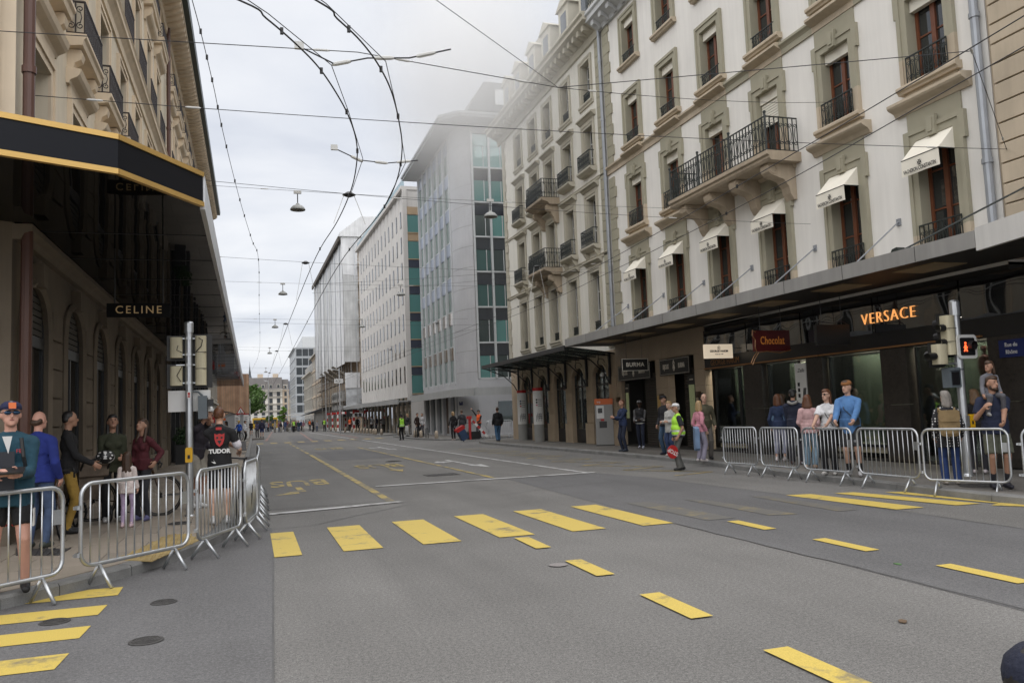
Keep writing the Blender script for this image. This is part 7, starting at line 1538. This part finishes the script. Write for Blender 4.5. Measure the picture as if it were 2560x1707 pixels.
r = person('marshal in yellow green safety vest and white cap holding a stop paddle', 10.2, 18.45, -108, 1.66, z=.0, skin='tan', hair='grey', style='short', top=(.02, .02, .022), bottom=(.10, .10, .095), shoe=(.02, .018, .016), sleeves='short', hem=.86, fat=.035, vest=(.42, .80, .06), vox=.012, loose=.02, lean=2, lf=(.1, -.06), rf=(-.1, .05)); headwear(r, 'cap', (.68, .68, .68))
sp = thing('stop_paddle', 'round red STOP paddle hanging from the marshal\'s hand', 'paddle', (9.9, 18.25, .48)); sp.rotation_euler = (0, R(205), R(12)); MB().lathe([(.165, -.01), (.165, .01)], 24).build('disc', mRed, sp, (0, 0, 0), (R(90), 0, 0)); text('STOP', .14, mWhS, sp, (0, -.012, 0), ext=.001, bold=.003); MB().tube([(0, 0, -.16), (0, 0, -.42)], .013, 6).build('handle', mBlackM, sp)
person('woman in pink sweater and lilac trousers talking by the shop window', 11.25, 19.2, 95, 1.58, skin='fair', hair='blonde', style='bob', top=(.56, .24, .30), bottom=(.30, .28, .36), shoe=(.6, .55, .55), female=True, hem=.86, loose=.02, vox=.013, face=False, headyaw=40)
q = MB(); q.prism([(-.16, 1.0), (.1, 1.05), (.14, .5), (.02, .42), (-.12, .48)], -.06, .06, 'y'); tag(q.build('denim_jacket', cloth('denim pale', (.18, .27, .42)), None, (11.05, 19.05, .0), R(70)), 'pale blue denim jacket hanging over the pink sweater woman\'s arm', 'jacket')
person('short haired man in olive jacket facing the pink sweater woman', 11.75, 19.75, -20, 1.77, skin='fair', hair='brown', style='crop', top=(.07, .065, .04), bottom=(.12, .11, .1), shoe=blk, hem=.84, vox=.013, rh=(-.2, -.32, 1.12), loose=.015)
# ---------------------------------------------------------------- by the marble block
person('woman in black pulling a red and blue suitcase', 11.25, 47.0, 178, 1.66, hair='blonde', style='pony', top=blk, bottom=blk, shoe=(.5, .4, .35), female=True, vox=.018, face=False, lh=(.3, .1, .9), rf=(-.1, -.15), lf=(.1, .15))
sc_ = thing('suitcase', 'tilted blue suitcase with a red bag strapped on top', 'suitcase', (11.85, 46.6, .13)); sc_.rotation_euler = (0, R(-28), R(10)); MB().prism([(x, z) for x, _, z in round_rect(-.22, .22, 0.04, .62, .06)], -.16, .16, 'y').build('case', M('suitcase blue', (.03, .06, .13), .5), sc_); MB().prism([(x, z) for x, _, z in round_rect(-.3, .3, .62, .84, .08)], -.15, .15, 'y').build('bag', mRed, sc_); [MB().lathe([(.04, -.02), (.04, .02)], 8).build('wheel', mBlackM, sc_, (x, -.1, .03), (R(90), 0, 0)) for x in (-.16, .16)]; MB().tube([(-.2, 0, .6), (-.2, 0, 1.0), (-.2, .1, 1.0)], .012, 5).build('handle', mSteel, sc_)
person('man in dark grey jacket with a backpack pushing a bicycle', 12.6, 50.3, 175, 1.76, hair='brown', top=(.04, .04, .046), bottom=(.04, .042, .06), vox=.018, face=False, lh=(.36, -.2, 1.0), fat=.03)
r = person('marshal in orange safety vest raising one arm beside the striped barrier', 13.25, 48.6, -60, 1.70, hair='black', top=(.03, .03, .035), bottom=(.05, .05, .06), vest=(.85, .12, .02), vox=.016, face=False, rh=(-.42, -.18, 1.82), lh=(.1, -.3, 1.0)); headwear(r, 'cap', (.02, .02, .02))
person('man in black jacket and blue jeans walking away down the pavement', 12.3, 41.4, 178, 1.78, hair='brown', style='crop', skin='tan', top=(.013, .013, .015), bottom=(.05, .12, .22), shoe=(.02, .03, .06), hem=.82, fat=.03, loose=.02, vox=.015, face=False, rf=(-.08, -.14), lf=(.08, .16, .02))
# ---------------------------------------------------------------- far marshals and passers by
r = person('marshal in lime safety vest standing in the road, seen from behind', 9.9, 56.7, 200, 1.76, z=.0, hair='black', top=(.02, .03, .02), bottom=blk, vest=(.36, .75, .06), vox=.018, face=False, fat=.03); headwear(r, 'cap', (.02, .02, .02))
for i, (l_, x, y, rt__, tp, bt, kw) in enumerate((
    ('blonde person in dark jacket and white trousers by the stone bollards', 11.2, 61.5, -60, (.03, .03, .035), (.6, .6, .6), dict(hair='blonde', style='bob', female=True)), ('man in dark brown jacket talking beside the bicycle stands', 11.4, 58.7, 40, (.035, .02, .016), blk, {}), ('grey haired man in white shirt talking beside the bicycle stands', 11.9, 59.4, -50, (.45, .45, .46), (.05, .05, .06), dict(hair='grey')),
    ('person in pale top walking under the long canopy', 12.2, 88, -70, (.45, .46, .47), blk, {}), ('man in navy coat walking under the long canopy', 12.5, 86.5, -80, (.015, .02, .04), (.02, .02, .05), {}), ('dark haired woman with grey top under the long canopy', 12.6, 82.6, 0, (.2, .2, .21), blk, dict(style='long', female=True, hair='black')),
    ('person sitting in pale shirt beneath the striped portal', 12.3, 100, -60, (.5, .5, .52), blk, {}), ('person in dark clothes beneath the striped portal', 12.0, 99, -30, blk, blk, {}))):
    person(l_, x, y, rt__, 1.7, top=tp, bottom=bt, vox=.022, face=False, **kw)
for l_, x, y, vs_, kw in (('worker in orange vest near the striped portal', 10.75, 95.5, (.8, .12, .02), {}), ('worker in lime vest at the far right kerb', 9.4, 114, (.36, .7, .06), {}), ('worker in orange jacket near the far kiosk', 8.4, 128, (.8, .14, .02), {}), ('marshal in lime vest among the far group', 5.6, 118, (.4, .75, .08), {})):
    person(l_, x, y, random.uniform(-180, 180), 1.74, z=.05, top=blk, bottom=blk, vest=vs_, vox=.024, face=False, **kw)
cols = [(.02, .02, .03), (.3, .3, .32), (.05, .08, .18), (.35, .1, .1), (.12, .11, .1), (.4, .36, .3), (.02, .05, .06), (.25, .12, .15)]
cnm = ['black', 'grey', 'blue', 'red', 'brown', 'beige', 'dark teal', 'plum']; bnm = ['black', 'blue', 'pale']
bcol = [blk, jean, (.35, .33, .3)]
for i in range(26):
    x, y = (1.9+i*.32+random.uniform(-.15, .15), 140+random.uniform(-8, 16)) if i < 20 else (5.2+(i-20)*.75, 120+random.uniform(-4, 8))
    c, b_ = i % 8, i % 3
    person(('spectator in %s top and %s trousers in the far crowd' if i < 20 else 'passer-by in %s top and %s trousers near the kiosk') % (cnm[c], bnm[b_]), x, y, random.uniform(-60, 60), random.uniform(1.55, 1.82), z=.0, hair=random.choice(['black', 'brown', 'blonde', 'grey']), style=random.choice(['short', 'bob', 'short']), top=cols[c], bottom=bcol[b_], vox=.03, face=False, group='far crowd across the street' if i < 20 else 'passers-by by the kiosk')
# spectator right at the camera's elbow: only the crown of a dark cap shows
r = person('child in navy cap standing close beside the viewer', 1.285, 1.105, 100, 1.15, z=0, skin='fair', hair='black', style='short', top=(.012, .016, .04), bottom=(.02, .02, .03), vox=.011, child=True, face=False); headwear(r, 'cap', (.008, .011, .028))
# ================================================================ bicycles, pram
def bicycle(label, x, y, rot, col, lean=4, z=.126):
    t_ = thing('bicycle', label, 'bicycle', (x, y, z), 0); t_.rotation_euler = (R(lean), 0, R(rot)); mt = M('bike '+label[:12], col, .3, .05); wr = .335
    for wx in (-.5, .5):
        w_ = MB(); w_.tube([(wx+wr*math.cos(a), 0, wr+wr*math.sin(a)) for a in [i*math.pi/16 for i in range(32)]], .017, 7, closed=True); w_ = w_.build('wheel', mBlackM, t_, smooth=True)
        q = MB(); q.tube([(wx+(wr-.03)*math.cos(a), 0, wr+(wr-.03)*math.sin(a)) for a in [i*math.pi/16 for i in range(32)]], .010, 5, closed=True); q.lathe([(.025, -.04), (.025, .04)], 8, (wx, 0, wr)); q.build('rim', mBlackM, w_)
        q = MB()
        for k in range(16): a = k*math.pi/8; q.tube([(wx, .02*(-1)**k, wr), (wx+(wr-.03)*math.cos(a), 0, wr+(wr-.03)*math.sin(a))], .0015, 3)
        q.build('spokes', mSteel, w_)
    hd, st, bb, ax = (.36, 0, .80), (-.20, 0, .82), (-.06, 0, .28), (-.5, 0, wr)
    q = MB(); [q.tube([a, b], r_, 7) for a, b, r_ in ((hd, st, .016), ((.385, 0, .70), bb, .02), (st, bb, .016), (st, ax, .010), (bb, ax, .011), (hd, (.39, 0, .68), .02), ((.39, 0, .68), (.5, 0, wr), .014))]; q.build('frame', mt, t_, smooth=True)
    q = MB(); q.tube([st, (-.23, 0, .93)], .013, 6); q.prism([(-.36, .93), (-.1, .94), (-.08, .96), (-.34, .975)], -.05, .05, 'y'); q.build('saddle', mBlackM, t_)
    q = MB(); q.tube([hd, (.38, 0, .92)], .013, 6); q.tube([(.47, -.21, .82), (.50, -.21, .88), (.44, -.21, .93), (.40, -.2, .93), (.39, 0, .93), (.40, .2, .93), (.44, .21, .93), (.50, .21, .88), (.47, .21, .82)], .014, 6); q.build('handlebar', mBlackM, t_)
    q = MB(); q.lathe([(.09, -.005), (.09, .005)], 18); q.xf(Matrix.Translation((-.06, -.04, .28)) @ Matrix.Rotation(R(90), 4, 'X')); q.tube([(-.06, -.06, .28), (-.02, -.07, .12), (.02, -.12, .12)], .010, 5); q.tube([(-.06, .04, .28), (-.1, .06, .44), (-.12, .12, .44)], .010, 5); q.build('crank', mBlackM, t_)
    return t_
bicycle('black road bicycle held by the cyclist in the black jersey', -.16, 13.25, 97, (.02, .02, .024), 6); bicycle('dark bicycle with chunky front wheel beside the pram', -2.62, 13.0, -70, (.06, .03, .012), 4); bicycle('bicycle beside the cyclist in the blue jacket', -1.45, 76, 20, (.02, .02, .02), 4); bicycle('bicycle pushed along the marble building', 13.0, 50.1, 80, (.03, .04, .02), 3); bicycle('dark bicycle behind the woman in the olive jacket', -1.95, 14.9, 10, (.015, .015, .015), 4)
pr = thing('pram', 'beige pram with dark folding frame beside the mustard trousers man', 'pram', (-2.55, 14.6, .126), R(-60)); mPr = cloth('pram beige', (.17, .135, .105))
q = MB(); q.prism([(-.3, .42), (.25, .38), (.36, .6), (.38, .95), (.28, 1.0), (.1, .75), (-.28, .62)], -.2, .2, 'y'); q.build('seat', mPr, pr)
q = MB(); q.prism([(.1, .72), (.2, .98), (.36, 1.06), (.46, .98), (.42, .75), (.3, .68)], -.22, .22, 'y'); q.build('hood', mPr, pr); MB().tube([(-.3, -.2, .2), (.1, -.2, .5), (.55, -.2, .98), (.6, 0, 1.02), (.55, .2, .98), (.1, .2, .5), (-.3, .2, .2)], .016, 6).build('handle', mBlackM, pr)
MB().tube([(.35, -.22, .15), (0, -.22, .5)], .014, 5).tube([(.35, .22, .15), (0, .22, .5)], .014, 5).build('frame', mBlackM, pr); [MB().tube([(x+.14*math.cos(a), y_, .15+.14*math.sin(a)) for a in [i*.393 for i in range(16)]], .02, 6, closed=True).lathe([(.03, -.02), (.03, .02)], 8, (x, y_, .15)).build('wheel', mBlackM, pr) for x, y_ in ((.35, -.24), (.35, .24), (-.35, -.12), (-.35, .12))]
finish_people()
# ================================================================ added haze volume in place of a lens smudge, before the upper storeys
def smudge_haze():
    m = bpy.data.materials.new('smudge_haze'); m.use_nodes = True; t_ = m.node_tree; n = t_.nodes; l = t_.links; n.remove(n['Principled BSDF'])
    v = n.new('ShaderNodeVolumePrincipled'); v.inputs['Color'].default_value = (1, 1, 1, 1); v.inputs['Anisotropy'].default_value = .1
    tc_ = n.new('ShaderNodeTexCoord'); ln = n.new('ShaderNodeVectorMath'); ln.operation = 'LENGTH'; l.new(tc_.outputs['Object'], ln.inputs[0])
    mr = n.new('ShaderNodeMapRange'); mr.interpolation_type = 'SMOOTHSTEP'; mr.inputs[1].default_value = 1.0; mr.inputs[2].default_value = .15; mr.inputs[3].default_value = 0; mr.inputs[4].default_value = .19; l.new(ln.outputs['Value'], mr.inputs[0])
    l.new(mr.outputs[0], v.inputs['Density']); l.new(v.outputs[0], n['Material Output'].inputs['Volume']); return m
b = MB().ball((0, 0, 0), 1, n=20, k=12).mesh('smudge_haze', [smudge_haze()]); o = ob('smudge_haze', b, None, (9.6, 35.0, 17.6), None, (5.6, 7.5, 8.2)); tag(o, 'patch of white haze standing in for a lens smudge before the roofs of the office block', 'smudge_haze', None, 'stuff')
SC.cycles.volume_bounces = 10; SC.cycles.volume_step_rate = 3; SC.cycles.volume_max_steps = 32
# ---------------------------------------------------------------- lettering becomes plain meshes
bpy.context.view_layer.update()
dg = bpy.context.evaluated_depsgraph_get()
fonts = [o for o in COL.objects if o.type == 'FONT']
new = {}
for o in fonts:
    key = (o.data.body, o.data.size, o.data.materials[0].name, o.data.offset, o.data.space_character, o.data.shear, o.data.extrude)
    if key not in new: new[key] = bpy.data.meshes.new_from_object(o.evaluated_get(dg))
reps = []
for o in fonts:
    key = (o.data.body, o.data.size, o.data.materials[0].name, o.data.offset, o.data.space_character, o.data.shear, o.data.extrude)
    n_ = o.name; o.name = 'old'; q = bpy.data.objects.new(n_, new[key]); COL.objects.link(q); q.parent = o.parent; q.location = o.location; q.rotation_euler = o.rotation_euler; q.scale = o.scale
for o in fonts: bpy.data.objects.remove(o)
